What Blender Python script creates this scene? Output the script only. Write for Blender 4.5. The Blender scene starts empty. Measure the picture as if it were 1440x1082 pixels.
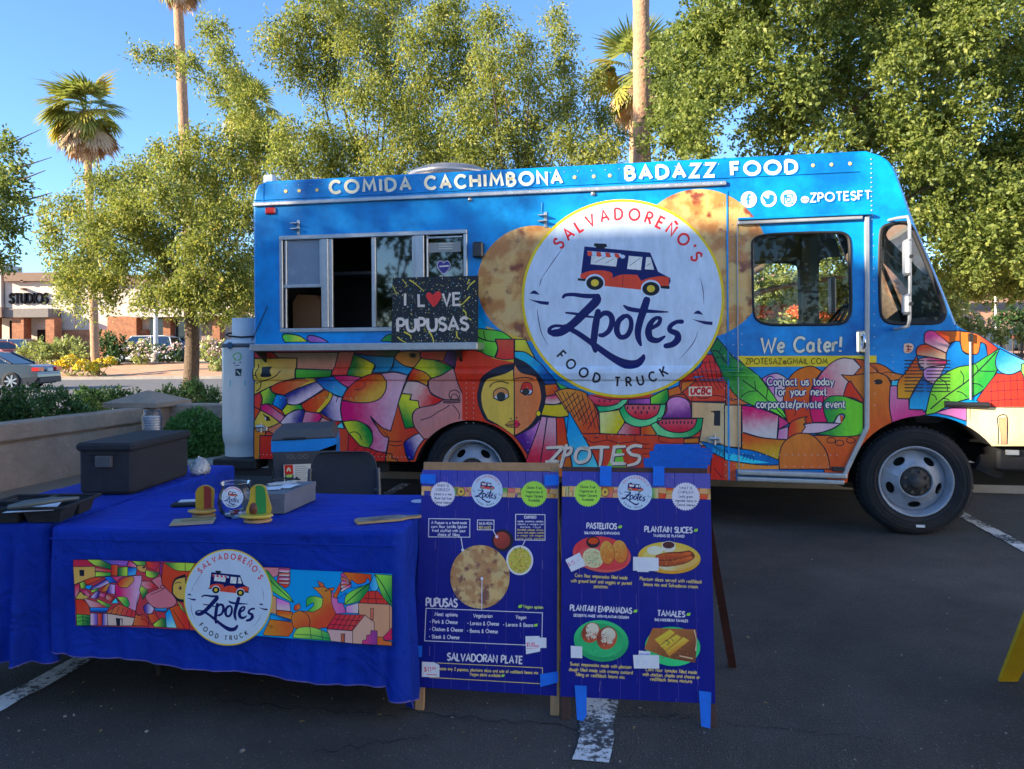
import bpy, bmesh, math, random
import numpy as np
from mathutils import Vector, Matrix, geometry
R = math.radians
random.seed(7)
scn = bpy.context.scene
col = scn.collection
PI = math.pi
F_PX = 1085.0; HZ = 492.0; ROLL = 0.0075; CAMH = 1.42
cam_d = bpy.data.cameras.new('camera'); cam = bpy.data.objects.new('camera', cam_d); col.objects.link(cam)
cam_d.sensor_width = 36.0; cam_d.sensor_fit = 'HORIZONTAL'
cam_d.lens = 36.0 * F_PX / 1440.0
cam_d.shift_y = -(541.0 - HZ) / 1440.0
cam_d.clip_start = 0.05; cam_d.clip_end = 2000
cr, sr = math.cos(ROLL), math.sin(ROLL)
cam.matrix_world = Matrix(((cr, sr, 0, 0), (0, 0, -1, 0), (-sr, cr, 0, CAMH), (0, 0, 0, 1)))
scn.camera = cam
CAM = Vector((0, 0, CAMH))
SUN_AZ = math.atan2(0.42, 0.906)          # direction the light travels, seen from above (from left, behind the camera)
SUN_EL = R(18.5)
w = bpy.data.worlds.new('World'); scn.world = w; w.use_nodes = True
nt = w.node_tree; bg = nt.nodes['Background']
sky = nt.nodes.new('ShaderNodeTexSky'); sky.sky_type = 'NISHITA'; sky.sun_disc = False
sky.sun_elevation = SUN_EL
tv = Vector((math.cos(SUN_AZ), math.sin(SUN_AZ), 0))     # travel
sd = -tv                                                   # towards the sun
sky.sun_rotation = math.atan2(sd.x, sd.y)
sky.altitude = 400; sky.air_density = 1.0; sky.dust_density = 0.1; sky.ozone_density = 5.5
nt.links.new(sky.outputs[0], bg.inputs[0]); bg.inputs[1].default_value = 0.125
sl = bpy.data.lights.new('sun', 'SUN'); so = bpy.data.objects.new('sun', sl); col.objects.link(so)
sl.energy = 5.0; sl.angle = R(0.55); sl.color = (1.0, 0.86, 0.66)
dirv = Vector((tv.x * math.cos(SUN_EL), tv.y * math.cos(SUN_EL), -math.sin(SUN_EL)))
so.rotation_euler = dirv.to_track_quat('-Z', 'Y').to_euler()
so.location = (-20, -10, 15)
scn.view_settings.view_transform = 'Standard'; scn.view_settings.look = 'None'
scn.view_settings.exposure = 1.58; scn.view_settings.gamma = 1.0; scn.view_settings.use_curve_mapping = False
def ray(px, py):
    xc = (px - 720.0) / F_PX; zc = -(py - HZ) / F_PX
    return Vector((xc * cr + zc * sr, 1.0, zc * cr - xc * sr))
def at(px, py, Y):
    return CAM + ray(px, py) * Y
def gnd(px, py, z=0.0):
    d = ray(px, py); return CAM + d * ((z - CAMH) / d.z)
class Frame:
    """a real plane standing in the place: x right, z up, y into the plane"""
    def __init__(s, o, ex, ez):
        ex = Vector(ex).normalized(); ez = Vector(ez); ez = (ez - ex * ez.dot(ex)).normalized(); ey = ez.cross(ex)
        s.M = Matrix(((ex.x, ey.x, ez.x, o[0]), (ex.y, ey.y, ez.y, o[1]), (ex.z, ey.z, ez.z, o[2]), (0, 0, 0, 1)))
        s.I = s.M.inverted()
        s.o = s.I @ CAM
    def px(s, x, y, off=0.0):
        d = s.I.to_3x3() @ ray(x, y); t = (off - s.o.y) / d.y
        p = s.o + d * t
        return (p.x, p.z)
KILL = [0.27, 0.37, 0.60]   # what pure white in the open shade would read, per channel, linear
def lin1(c):
    c /= 255.0
    return c / 12.92 if c <= 0.04045 else ((c + 0.055) / 1.055) ** 2.4
def C(r, g, b):      # colour as seen in the open shade -> the thing's own colour
    v = [lin1(q) / k for q, k in zip((r, g, b), KILL)]; m = max(v); s = (.84 / m) ** .8 if m > .84 else 1.0
    return tuple(max(0.003, min(0.84, q * s)) for q in v)
def S(r, g, b):      # plain sRGB
    return (lin1(r), lin1(g), lin1(b))
def nodemat(name):
    m = bpy.data.materials.new(name); m.use_nodes = True
    t = m.node_tree; return m, t, t.nodes['Principled BSDF']
_mc = {}
def mat(name, c, rough=0.55, metal=0.0, var=0.12, scale=6.0, bump=0.0, bscale=60.0, spec=0.5, coat=0.0, c2=None, detail=6, dirt=0.0):
    if name in _mc: return _mc[name]
    m, t, b = nodemat(name)
    L = t.links.new
    tc = t.nodes.new('ShaderNodeTexCoord')
    n = t.nodes.new('ShaderNodeTexNoise'); n.inputs['Scale'].default_value = scale; n.inputs['Detail'].default_value = detail
    n.inputs['Roughness'].default_value = 0.65
    L(tc.outputs['Object'], n.inputs['Vector'])
    cr_ = t.nodes.new('ShaderNodeValToRGB')
    if c2 is None:
        lo = tuple(max(0, v * (1 - var)) for v in c); hi = tuple(min(1, v * (1 + var)) for v in c)
    else: lo, hi = c, c2
    cr_.color_ramp.elements[0].position = 0.32; cr_.color_ramp.elements[1].position = 0.68
    cr_.color_ramp.elements[0].color = (*lo, 1); cr_.color_ramp.elements[1].color = (*hi, 1)
    L(n.outputs['Fac'], cr_.inputs['Fac']); L(cr_.outputs['Color'], b.inputs['Base Color'])
    rn = t.nodes.new('ShaderNodeMapRange'); rn.inputs['To Min'].default_value = max(0.02, rough - 0.08); rn.inputs['To Max'].default_value = min(1, rough + 0.1)
    L(n.outputs['Fac'], rn.inputs['Value']); L(rn.outputs[0], b.inputs['Roughness'])
    b.inputs['Metallic'].default_value = metal
    b.inputs['Specular IOR Level'].default_value = spec
    if coat: b.inputs['Coat Weight'].default_value = coat; b.inputs['Coat Roughness'].default_value = 0.08
    if bump:
        n2 = t.nodes.new('ShaderNodeTexNoise'); n2.inputs['Scale'].default_value = bscale; n2.inputs['Detail'].default_value = 5
        L(tc.outputs['Object'], n2.inputs['Vector'])
        bp = t.nodes.new('ShaderNodeBump'); bp.inputs['Strength'].default_value = bump; bp.inputs['Distance'].default_value = 0.02
        L(n2.outputs['Fac'], bp.inputs['Height']); L(bp.outputs[0], b.inputs['Normal'])
    _mc[name] = m
    return m
def glassmat(name, tint=(0.75, 0.8, 0.8), refl=0.12, rough=0.02, ior=1.5):
    if name in _mc: return _mc[name]
    m, t, b = nodemat(name); t.nodes.remove(b)
    tr = t.nodes.new('ShaderNodeBsdfTransparent'); tr.inputs[0].default_value = (*tint, 1)
    gl = t.nodes.new('ShaderNodeBsdfGlossy'); gl.inputs['Roughness'].default_value = rough
    fr = t.nodes.new('ShaderNodeFresnel'); fr.inputs[0].default_value = ior
    ad = t.nodes.new('ShaderNodeMath'); ad.operation = 'ADD'; ad.inputs[1].default_value = refl; ad.use_clamp = True
    mx = t.nodes.new('ShaderNodeMixShader'); out = t.nodes['Material Output']
    t.links.new(fr.outputs[0], ad.inputs[0]); t.links.new(ad.outputs[0], mx.inputs[0])
    t.links.new(tr.outputs[0], mx.inputs[1]); t.links.new(gl.outputs[0], mx.inputs[2]); t.links.new(mx.outputs[0], out.inputs[0])
    _mc[name] = m; return m
def leafmat(name, dark, light, trans=0.35, warm=None, rough=0.5):
    m, t, b = nodemat(name); L = t.links.new
    at_ = t.nodes.new('ShaderNodeAttribute'); at_.attribute_name = 'v'
    r_ = t.nodes.new('ShaderNodeValToRGB')
    e = r_.color_ramp.elements; e[0].color = (*dark, 1); e[1].color = (*light, 1); e[0].position = 0.1; e[1].position = 0.8
    if warm: x = e.new(0.97); x.color = (*warm, 1)
    L(at_.outputs['Fac'], r_.inputs[0]); L(r_.outputs[0], b.inputs['Base Color'])
    b.inputs['Roughness'].default_value = rough; b.inputs['Specular IOR Level'].default_value = 0.35
    tl = t.nodes.new('ShaderNodeBsdfTranslucent'); mx = t.nodes.new('ShaderNodeMixShader'); mx.inputs[0].default_value = trans
    hs = t.nodes.new('ShaderNodeHueSaturation'); hs.inputs['Value'].default_value = 1.3; hs.inputs['Saturation'].default_value = 1.1
    L(r_.outputs[0], hs.inputs['Color']); L(hs.outputs[0], tl.inputs[0])
    L(b.outputs[0], mx.inputs[1]); L(tl.outputs[0], mx.inputs[2]); L(mx.outputs[0], t.nodes['Material Output'].inputs[0])
    return m
def tag(o, label=None, cat=None, group=None, kind=None):
    if label: o['label'] = label
    if cat: o['category'] = cat
    if group: o['group'] = group
    if kind: o['kind'] = kind
    return o
def thing(name, label, cat, loc=(0, 0, 0), rz=0.0, group=None, M=None):
    o = bpy.data.objects.new(name, None); col.objects.link(o); o.empty_display_size = 0.2
    if M is not None: o.matrix_world = M
    else:
        o.location = loc; o.rotation_euler = (0, 0, rz)
        o.matrix_world = Matrix.Translation(Vector(loc)) @ Matrix.Rotation(rz, 4, 'Z')
    return tag(o, label, cat, group)
def link(name, me, m, parent=None, kind=None, label=None):
    o = bpy.data.objects.new(name, me); col.objects.link(o)
    if m is not None and not me.materials:
        for q in (m if isinstance(m, (list, tuple)) else [m]): me.materials.append(q)
    if parent is not None: o.parent = parent
    if kind: o['kind'] = kind
    if label: o['label'] = label
    return o
def copy_tree(o, parent=None):
    c = o.copy(); col.objects.link(c); c.parent = parent
    for ch in list(o.children): copy_tree(ch, c)
    return c
def V(*a): return Vector(a)
class MB:
    def __init__(s): s.v = []; s.f = []; s.mi = []; s.sm = []; s.cur = 0
    def add(s, vs, fs, smooth=False):
        k = len(s.v); s.v += [tuple(x) for x in vs]
        for f in fs: s.f.append(tuple(i + k for i in f)); s.mi.append(s.cur); s.sm.append(smooth)
        return s
    def box(s, c, d, rot=None, taper=1.0):
        x, y, z = d[0] / 2, d[1] / 2, d[2] / 2; c = Vector(c)
        vs = []
        for sz in (-1, 1):
            k = taper if sz > 0 else 1.0
            for sx, sy in ((-1, -1), (1, -1), (1, 1), (-1, 1)):
                p = Vector((sx * x * k, sy * y * k, sz * z))
                if rot is not None: p = rot @ p
                vs.append(c + p)
        return s.add(vs, [(3, 2, 1, 0), (4, 5, 6, 7), (0, 1, 5, 4), (1, 2, 6, 5), (2, 3, 7, 6), (3, 0, 4, 7)])
    def bb(s, a, b): return s.box([(p + q) / 2 for p, q in zip(a, b)], [abs(q - p) for p, q in zip(a, b)])
    def bbox_bev(s, a, b, r=0.01):          # box with chamfered vertical and horizontal edges
        ax, ay, az = [min(p, q) for p, q in zip(a, b)]; bx_, by, bz = [max(p, q) for p, q in zip(a, b)]
        r = min(r, (bx_ - ax) / 2.1, (by - ay) / 2.1, (bz - az) / 2.1)
        def ring(i, z): # octagon with inset i
            x0, x1, y0, y1 = ax + i, bx_ - i, ay + i, by - i
            return [(x0 + r, y0, z), (x1 - r, y0, z), (x1, y0 + r, z), (x1, y1 - r, z), (x1 - r, y1, z), (x0 + r, y1, z), (x0, y1 - r, z), (x0, y0 + r, z)]
        vs = ring(r * .7, az) + ring(0, az + r) + ring(0, bz - r) + ring(r * .7, bz)
        fs = [tuple(range(7, -1, -1)), tuple(range(24, 32))]
        for k in range(3):
            for i in range(8): j = (i + 1) % 8; fs.append((k * 8 + i, k * 8 + j, (k + 1) * 8 + j, (k + 1) * 8 + i))
        return s.add(vs, fs)
    def cyl(s, p0, p1, r0, r1=None, n=12, caps=True, smooth=True):
        p0, p1 = Vector(p0), Vector(p1); r1 = r0 if r1 is None else r1
        d = (p1 - p0).normalized(); a = d.orthogonal().normalized(); b = d.cross(a)
        vs = []
        for p, r in ((p0, r0), (p1, r1)):
            for i in range(n):
                t = 2 * PI * i / n; vs.append(p + a * (r * math.cos(t)) + b * (r * math.sin(t)))
        s.add(vs, [(i, (i + 1) % n, n + (i + 1) % n, n + i) for i in range(n)], smooth)
        if caps: s.add(vs[:n], [tuple(range(n - 1, -1, -1))]); s.add(vs[n:], [tuple(range(n))])
        return s
    def tube(s, pts, rad, n=8, caps=True):
        pts = [Vector(p) for p in pts]; m = len(pts)
        if not isinstance(rad, (list, tuple)): rad = [rad] * m
        vs = []; a = None
        for i, p in enumerate(pts):
            d = (pts[min(i + 1, m - 1)] - pts[max(i - 1, 0)]).normalized()
            if a is None: a = d.orthogonal().normalized()
            else: a = (a - d * a.dot(d)).normalized()
            b = d.cross(a)
            for k in range(n):
                t = 2 * PI * k / n; vs.append(p + a * (rad[i] * math.cos(t)) + b * (rad[i] * math.sin(t)))
        fs = []
        for i in range(m - 1):
            for k in range(n): j = (k + 1) % n; fs.append((i * n + k, i * n + j, (i + 1) * n + j, (i + 1) * n + k))
        s.add(vs, fs, True)
        if caps: s.add(vs[:n], [tuple(range(n - 1, -1, -1))]); s.add(vs[-n:], [tuple(range(n))])
        return s
    def lathe(s, prof, c=(0, 0, 0), axis='z', n=32, smooth=True, arc=None):
        c = Vector(c); vs = []; m = len(prof)
        for i in range(n):
            t = 2 * PI * i / n
            for r, h in prof:
                x, y = r * math.cos(t), r * math.sin(t)
                p = {'z': (x, y, h), 'y': (x, h, y), 'x': (h, x, y)}[axis]; vs.append(c + Vector(p))
        fs = []
        for i in range(n):
            j = (i + 1) % n
            for k in range(m - 1): fs.append((i * m + k, j * m + k, j * m + k + 1, i * m + k + 1))
        return s.add(vs, fs, smooth)
    def prism(s, loop, y0, y1, holes=(), f=None, smooth=False):
        """loop in (x,z), between y0 and y1; f maps (x,y,z)->vector"""
        f = f or (lambda x, y, z: (x, y, z))
        loops = [list(loop)] + [list(h) for h in holes]
        flat = [p for l in loops for p in l]
        tris = geometry.tessellate_polygon([[Vector((p[0], p[1], 0)) for p in l] for l in loops])
        n = len(flat)
        s.add([f(p[0], y0, p[1]) for p in flat], [tuple(t) for t in tris])
        if y1 != y0:
            s.add([f(p[0], y1, p[1]) for p in flat], [tuple(reversed(t)) for t in tris])
            for l in loops:
                m = len(l)
                s.add([f(p[0], y0, p[1]) for p in l] + [f(p[0], y1, p[1]) for p in l], [(i, (i + 1) % m, m + (i + 1) % m, m + i) for i in range(m)], smooth)
        return s
    def xf(s, M, k=0):
        s.v = s.v[:k] + [tuple(M @ Vector(p)) for p in s.v[k:]]; return s
    def mesh(s, name):
        me = bpy.data.meshes.new(name); me.from_pydata(s.v, [], s.f)
        me.polygons.foreach_set('use_smooth', s.sm); me.polygons.foreach_set('material_index', s.mi); me.update()
        return me
    def build(s, name, m, parent=None, kind=None, label=None, bevel=0, loc=None, rot=None):
        o = link(name, s.mesh(name), m, parent, kind, label)
        if bevel:
            md = o.modifiers.new('bevel', 'BEVEL'); md.width = bevel; md.segments = 2; md.limit_method = 'ANGLE'; md.angle_limit = R(35)
        if loc is not None: o.location = loc
        if rot is not None: o.rotation_euler = rot
        return o
def cat(P, a, b, c, d, n):       # catmull-rom from b to c
    for i in range(n):
        t = i / n; t2, t3 = t * t, t * t * t
        P.append(tuple(0.5 * ((2 * b[k]) + (-a[k] + c[k]) * t + (2 * a[k] - 5 * b[k] + 4 * c[k] - d[k]) * t2 + (-a[k] + 3 * b[k] - 3 * c[k] + d[k]) * t3) for k in (0, 1)))
def parse(sp):
    out = []
    for tk in sp.split():
        c = tk.endswith('!'); x, y = tk.rstrip('!').split(','); out.append(((float(x), float(y)), c))
    return out
def smooth(sp, closed=True, n=5):
    pts = parse(sp) if isinstance(sp, str) else [((p[0], p[1]), len(p) > 2) for p in sp]
    N = len(pts); P = []
    if N < 3: return [p for p, _ in pts]
    rng = range(N if closed else N - 1)
    for i in rng:
        b, cb = pts[i]; c, cc = pts[(i + 1) % N]
        if cb and cc: P.append(b); continue
        if closed: a = b if cb else pts[i - 1][0]; d = c if cc else pts[(i + 2) % N][0]
        else:
            a = b if (cb or i == 0) else pts[i - 1][0]; d = c if (cc or i + 2 >= N) else pts[i + 2][0]
        cat(P, a, b, c, d, n)
    if not closed: P.append(pts[-1][0])
    return P
def ell(cx, cy, rx, ry=None, n=40, a0=0, a1=360):
    ry = rx if ry is None else ry
    return [(cx + rx * math.cos(R(a0 + (a1 - a0) * i / n)), cy + ry * math.sin(R(a0 + (a1 - a0) * i / n))) for i in range(n if a1 - a0 == 360 else n + 1)]
FONT = {
 'A': (70, ['L 0 0 35 100 70 0', 'L 13 34 57 34']), 'B': (52, ['L 0 0 0 100', 'C 0 100 30 99 45 78 30 55 0 54', 'C 0 54 34 54 52 28 34 1 0 0']),
 'C': (72, ['C 72 84 50 99 22 95 2 66 2 34 22 5 50 1 72 16']), 'D': (66, ['L 0 0 0 100', 'C 0 100 32 98 58 80 66 50 58 20 32 2 0 0']),
 'E': (48, ['L 48 100 0 100 0 0 48 0', 'L 0 52 42 52']), 'F': (46, ['L 46 100 0 100 0 0', 'L 0 52 40 52']),
 'G': (78, ['C 74 84 50 99 22 95 2 66 2 34 22 5 50 1 76 18', 'L 76 18 76 46 48 46']), 'H': (62, ['L 0 0 0 100', 'L 62 0 62 100', 'L 0 52 62 52']),
 'I': (4, ['L 2 0 2 100']), 'J': (40, ['C 38 100 38 26 20 1 0 12']), 'K': (58, ['L 0 0 0 100', 'L 56 100 2 44', 'L 18 58 58 0']),
 'L': (44, ['L 0 100 0 0 44 0']), 'M': (84, ['L 0 0 10 100 42 26 74 100 84 0']), 'N': (62, ['L 0 0 0 100 62 0 62 100']),
 'O': (92, ['O 46 50 46 50']), 'P': (50, ['L 0 0 0 100', 'C 0 100 34 99 50 74 34 48 0 47']), 'Q': (92, ['O 46 50 46 50', 'L 56 24 92 -6']),
 'R': (54, ['L 0 0 0 100', 'C 0 100 34 99 50 74 34 50 0 49', 'L 22 49 54 0']), 'S': (50, ['C 48 84 28 100 4 84 8 62 40 46 50 22 28 0 0 14']),
 'T': (56, ['L 0 100 56 100', 'L 28 100 28 0']), 'U': (62, ['C 0 100 0 34 12 6 31 0 50 6 62 34 62 100']), 'V': (68, ['L 0 100 34 0 68 100']),
 'W': (100, ['L 0 100 26 0 50 80 74 0 100 100']), 'X': (60, ['L 0 0 60 100', 'L 0 100 60 0']), 'Y': (60, ['L 0 100 30 48 60 100', 'L 30 48 30 0']),
 'Z': (56, ['L 0 100 56 100 0 0 56 0']),
 'a': (50, ['C 42 46 22 62 3 44 3 16 20 0 42 18', 'L 42 62 43 8 52 0']), 'b': (44, ['L 0 100 0 0', 'C 0 44 20 62 42 46 42 16 20 0 0 16']),
 'c': (40, ['C 40 52 22 62 2 44 2 18 22 0 40 10']), 'd': (44, ['C 43 46 24 62 3 44 3 16 22 0 43 16', 'L 43 100 43 0']),
 'e': (42, ['C 4 30 36 34 38 52 20 63 3 44 3 18 20 0 40 10']), 'f': (32, ['C 32 92 20 100 11 84 11 0', 'L 0 60 28 60']),
 'g': (44, ['C 43 46 24 62 3 44 3 16 22 0 43 16', 'C 43 62 43 -18 24 -34 2 -22']), 'h': (42, ['L 0 100 0 0', 'C 0 40 20 62 40 48 42 0']),
 'i': (4, ['L 2 60 2 0', 'L 2 82 2 90']), 'j': (14, ['C 12 60 12 -20 4 -32 -6 -28', 'L 12 82 12 90']), 'k': (40, ['L 0 100 0 0', 'L 36 60 2 26', 'L 12 36 40 0']),
 'l': (4, ['L 2 100 2 0']), 'm': (66, ['L 0 62 0 0', 'C 0 42 16 62 31 48 33 0', 'C 33 42 49 62 64 48 66 0']), 'n': (42, ['L 0 62 0 0', 'C 0 40 20 62 40 48 42 0']),
 'o': (46, ['O 23 31 22 31']), 'p': (44, ['L 0 62 0 -34', 'C 0 44 20 62 42 46 42 16 20 0 0 16']), 'q': (44, ['C 43 46 24 62 3 44 3 16 22 0 43 16', 'L 43 62 43 -34']),
 'r': (30, ['L 0 62 0 0', 'C 0 36 12 58 30 60']), 's': (36, ['C 34 52 20 62 4 52 8 36 30 26 34 12 18 0 0 8']), 't': (30, ['C 12 90 12 16 20 0 30 4', 'L 0 62 28 62']),
 'u': (42, ['C 0 62 0 16 18 0 36 8 42 24', 'L 42 62 42 0']), 'v': (42, ['L 0 62 21 0 42 62']), 'w': (62, ['L 0 62 16 0 31 52 46 0 62 62']),
 'x': (40, ['L 0 0 40 62', 'L 0 62 40 0']), 'y': (42, ['L 0 62 21 4', 'L 42 62 10 -34']), 'z': (38, ['L 0 62 38 62 0 0 38 0']),
 '0': (50, ['O 25 50 24 50']), '1': (20, ['L 0 80 18 100 18 0']), '2': (48, ['C 2 80 22 100 44 84 38 54 0 0', 'L 0 0 48 0']), '3': (46, ['C 2 84 24 100 42 80 22 54 44 24 22 0 0 14']),
 '5': (46, ['L 42 100 8 100 4 58', 'C 4 58 30 66 46 34 26 0 0 12']), '6': (46, ['C 36 100 6 60 2 22 24 0 44 20 30 52 4 34']), '$': (44, ['C 44 80 22 96 4 78 40 40 40 16 20 4 0 18', 'L 22 -8 22 108']),
 '.': (6, ['L 2 -3 2 7']), ',': (8, ['L 6 6 0 -14']), "'": (8, ['L 6 104 0 78']), '!': (6, ['L 4 100 3 30', 'L 3 -4 3 6']), '/': (34, ['L 0 -14 34 106']), '?': (40, ['C 0 84 20 100 40 78 20 48 20 30', 'L 20 -4 20 6']),
 '&': (50, ['C 50 0 10 62 12 90 32 90 30 66 2 34 6 4 30 0 50 34']), '-': (26, ['L 0 40 26 40']), '(': (16, ['C 16 110 2 70 2 30 16 -14']), ')': (16, ['C 0 110 14 70 14 30 0 -14']), '*': (16, ['O 8 40 5 5']),
 '@': (80, ['O 40 36 40 44', 'O 40 36 16 20', 'C 56 54 56 20 68 14 78 24']), '~': (30, ['C 0 4 8 14 20 4 30 14']), ' ': (34, []),
}
FONT['\u00d1'] = (62, ['L 0 0 0 100 62 0 62 100', 'C 12 118 24 128 40 116 52 126'])
FONT['\u00ed'] = (6, ['L 2 60 2 0', 'L 0 78 10 94'])
def glyphs(text, gap=22, mono=None):
    """list of strokes in cap-height-1 units, total width"""
    x = 0; out = []
    for ch in text:
        wd, st = FONT.get(ch, FONT[' '])
        g = []
        for q in st:
            p = q.split(); n = list(map(float, p[1:]))
            if p[0] == 'O': pts = [(n[0] + n[2] * math.cos(2 * PI * i / 18), n[1] + n[3] * math.sin(2 * PI * i / 18)) for i in range(19)]
            else:
                pts = [(n[i], n[i + 1]) for i in range(0, len(n), 2)]
                if p[0] == 'C': pts = smooth([(a, b) for a, b in pts], closed=False, n=5)
            g.append([((a + x) / 100, b / 100) for a, b in pts])
        out.append((x / 100, wd / 100, g)); x += wd + gap
    return out, max(0.01, (x - gap) / 100)
class Art:
    """flat print on a real plane: thin sheets, each a hair above the one below"""
    def __init__(s, fr, dz=4e-5, z0=2e-4):
        s.fr = fr; s.v = []; s.f = []; s.a = []; s.b = []; s.t = []; s.k = 0; s.dz = dz; s.z0 = z0; s.T = (0, 0, 1, 1, 0, 0); s.off = 0.0
    def org(s, ox=0, oy=0, sx=1, sy=None): s.T = (ox, oy, sx, sx if sy is None else sy); return s
    def X(s, p): return (s.T[0] + p[0] / s.T[2], s.T[1] + p[1] / s.T[3])
    def _emit(s, P, tris, c0, c1, ang):
        k = len(s.v); y = s.off - s.z0 - s.k * s.dz
        if c1 is None: ts = [0.0] * len(P); c1 = c0
        else:
            dx, dy = math.cos(R(ang)), math.sin(R(ang)); pr = [p[0] * dx + p[1] * dy for p in P]; lo, hi = min(pr), max(pr)
            ts = [(q - lo) / max(1e-6, hi - lo) for q in pr]
        for p, t in zip(P, ts):
            u, z = s.fr.px(p[0], p[1], s.off); s.v.append((u, y, z)); s.a.append((*c0, 1)); s.b.append((*c1, 1)); s.t.append(t)
        s.f += [tuple(i + k for i in q) for q in tris]
    def poly(s, path, c0, c1=None, ang=0, line=0.0, lc=None, n=5, closed=True):
        P = smooth(path, True, n) if isinstance(path, str) else path
        P = [s.X(p) for p in P]
        Q = [P[0]]
        for p in P[1:]:
            if abs(p[0] - Q[-1][0]) + abs(p[1] - Q[-1][1]) > 0.02: Q.append(p)
        P = Q
        tris = geometry.tessellate_polygon([[Vector((p[0], p[1], 0)) for p in P]])
        s._emit(P, tris, c0, c1, ang); s.k += 1
        if line: s._rib(P + [P[0]], line, lc or DARK)
        return s
    def _rib(s, P, w, c, taper=None):
        """ribbon of half width w (pixels) along P (pixels)"""
        n = len(P)
        if n < 2: return
        L = []; Rr = []
        closed = n > 3 and abs(P[0][0] - P[-1][0]) + abs(P[0][1] - P[-1][1]) < 0.05
        for i in range(n):
            if closed and i in (0, n - 1): a, b = P[-2], P[1]
            else: a, b = P[max(i - 1, 0)], P[min(i + 1, n - 1)]
            p = P[i]
            d1 = (p[0] - a[0], p[1] - a[1]); d2 = (b[0] - p[0], b[1] - p[1])
            l1 = math.hypot(*d1) or 1; l2 = math.hypot(*d2) or 1
            if p == a: d1 = d2; l1 = l2
            if p == b: d2 = d1; l2 = l1
            n1 = (-d1[1] / l1, d1[0] / l1); n2 = (-d2[1] / l2, d2[0] / l2)
            m = (n1[0] + n2[0], n1[1] + n2[1]); ml = math.hypot(*m)
            if ml < 1e-3: m = n1; sc = 1
            else: m = (m[0] / ml, m[1] / ml); sc = min(1.8, 1 / max(0.3, m[0] * n1[0] + m[1] * n1[1]))
            ww = w if taper is None else w * taper[i]
            L.append((p[0] + m[0] * ww * sc, p[1] + m[1] * ww * sc)); Rr.append((p[0] - m[0] * ww * sc, p[1] - m[1] * ww * sc))
        s._emit(L + Rr, [(i, i + 1, n + i + 1, n + i) for i in range(n - 1)], c, None, 0); s.k += 1
    def line(s, path, w, c=None, n=5, widths=None, caps=False):
        P = smooth(path, False, n) if isinstance(path, str) else list(path)
        P = [s.X(p) for p in P]; tp = None
        if widths:
            m = len(P); tp = []
            for i in range(m):
                q = i / (m - 1) * (len(widths) - 1); j = min(int(q), len(widths) - 2); tp.append(widths[j] + (widths[j + 1] - widths[j]) * (q - j))
        s._rib(P, w, c or DARK, tp)
        if caps:
            for i in (0, -1):
                r_ = w * (tp[i] if tp else 1); s.T, sv = (0, 0, 1, 1), s.T; s.poly(ell(P[i][0], P[i][1], r_, n=12), c or DARK); s.T = sv
        return s
    def text(s, txt, x0, y0, x1, y1, cap, w, c, gap=22, outline=None, oc=None, jit=0, slant=0.0):
        """text with its baseline from (x0,y0) to (x1,y1), cap height in pixels, stroke half-width in pixels"""
        G, W = glyphs(txt, gap); L = math.hypot(x1 - x0, y1 - y0); dx, dy = (x1 - x0) / L, (y1 - y0) / L; sx = L / W
        passes = ([(outline, oc)] if outline else []) + [(w, c)]
        for ww, cc in passes:
            k = s.k
            for gx, gw, st in G:
                j = random.uniform(-jit, jit) * cap
                for q in st:
                    P = []
                    for a, b in q:
                        a2 = (a + b * slant) * sx; P.append(s.X((x0 + dx * a2 + dy * (b * cap + j), y0 + dy * a2 - dx * (b * cap + j))))
                    s.k = k; s._rib(P, ww, cc); s.k = k + 1
            s.k = k + 2
        return s
    def arc_text(s, txt, cx, cy, r, a0, a1, cap, w, c, sx=1.0, bottom=False, gap=22):
        """angles in degrees clockwise from straight up (top) or anticlockwise from straight down (bottom)"""
        G, W = glyphs(txt, gap); k = s.k
        for gx, gw, st in G:
            am = a0 + (a1 - a0) * (gx + gw / 2) / W; A = R(am)
            if not bottom: ox, oy = cx + r * math.sin(A), cy - r * math.cos(A); ux, uy = math.cos(A), math.sin(A)
            else: ox, oy = cx + r * math.sin(A), cy + r * math.cos(A); ux, uy = math.cos(A), -math.sin(A)
            vx, vy = uy, -ux                     # up vector in image coords
            for q in st:
                P = [s.X((ox + ux * (a - gx - gw / 2) * cap * sx + vx * (b - 0.5) * cap, oy + uy * (a - gx - gw / 2) * cap * sx + vy * (b - 0.5) * cap)) for a, b in q]
                s.k = k; s._rib(P, w, c); s.k = k + 1
        s.k = k + 2
        return s
    def build(s, name, parent, m=None, PM=None, cuts=None, prof=None, label=None, rough=None):
        """PM: matrix taking frame coords to the parent's coords"""
        me = bpy.data.meshes.new(name); me.from_pydata(s.v, [], s.f)
        for nm, dat in (('ca', s.a), ('cb', s.b)):
            at_ = me.attributes.new(nm, 'FLOAT_COLOR', 'POINT'); at_.data.foreach_set('color', np.array(dat, dtype=np.float32).ravel())
        at_ = me.attributes.new('t', 'FLOAT', 'POINT'); at_.data.foreach_set('value', np.array(s.t, dtype=np.float32))
        if cuts:
            bm = bmesh.new(); bm.from_mesh(me)
            for z in cuts: bmesh.ops.bisect_plane(bm, geom=bm.verts[:] + bm.edges[:] + bm.faces[:], plane_co=(0, 0, z), plane_no=(0, 0, 1), dist=1e-5)
            for v in bm.verts: v.co.y -= prof(v.co.x, v.co.z)
            bm.to_mesh(me); bm.free()
        if PM is not None: me.transform(PM)
        me.update()
        return link(name, me, m or PRINT, parent, None, label)
DARK = (0.012, 0.014, 0.03)
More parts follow.
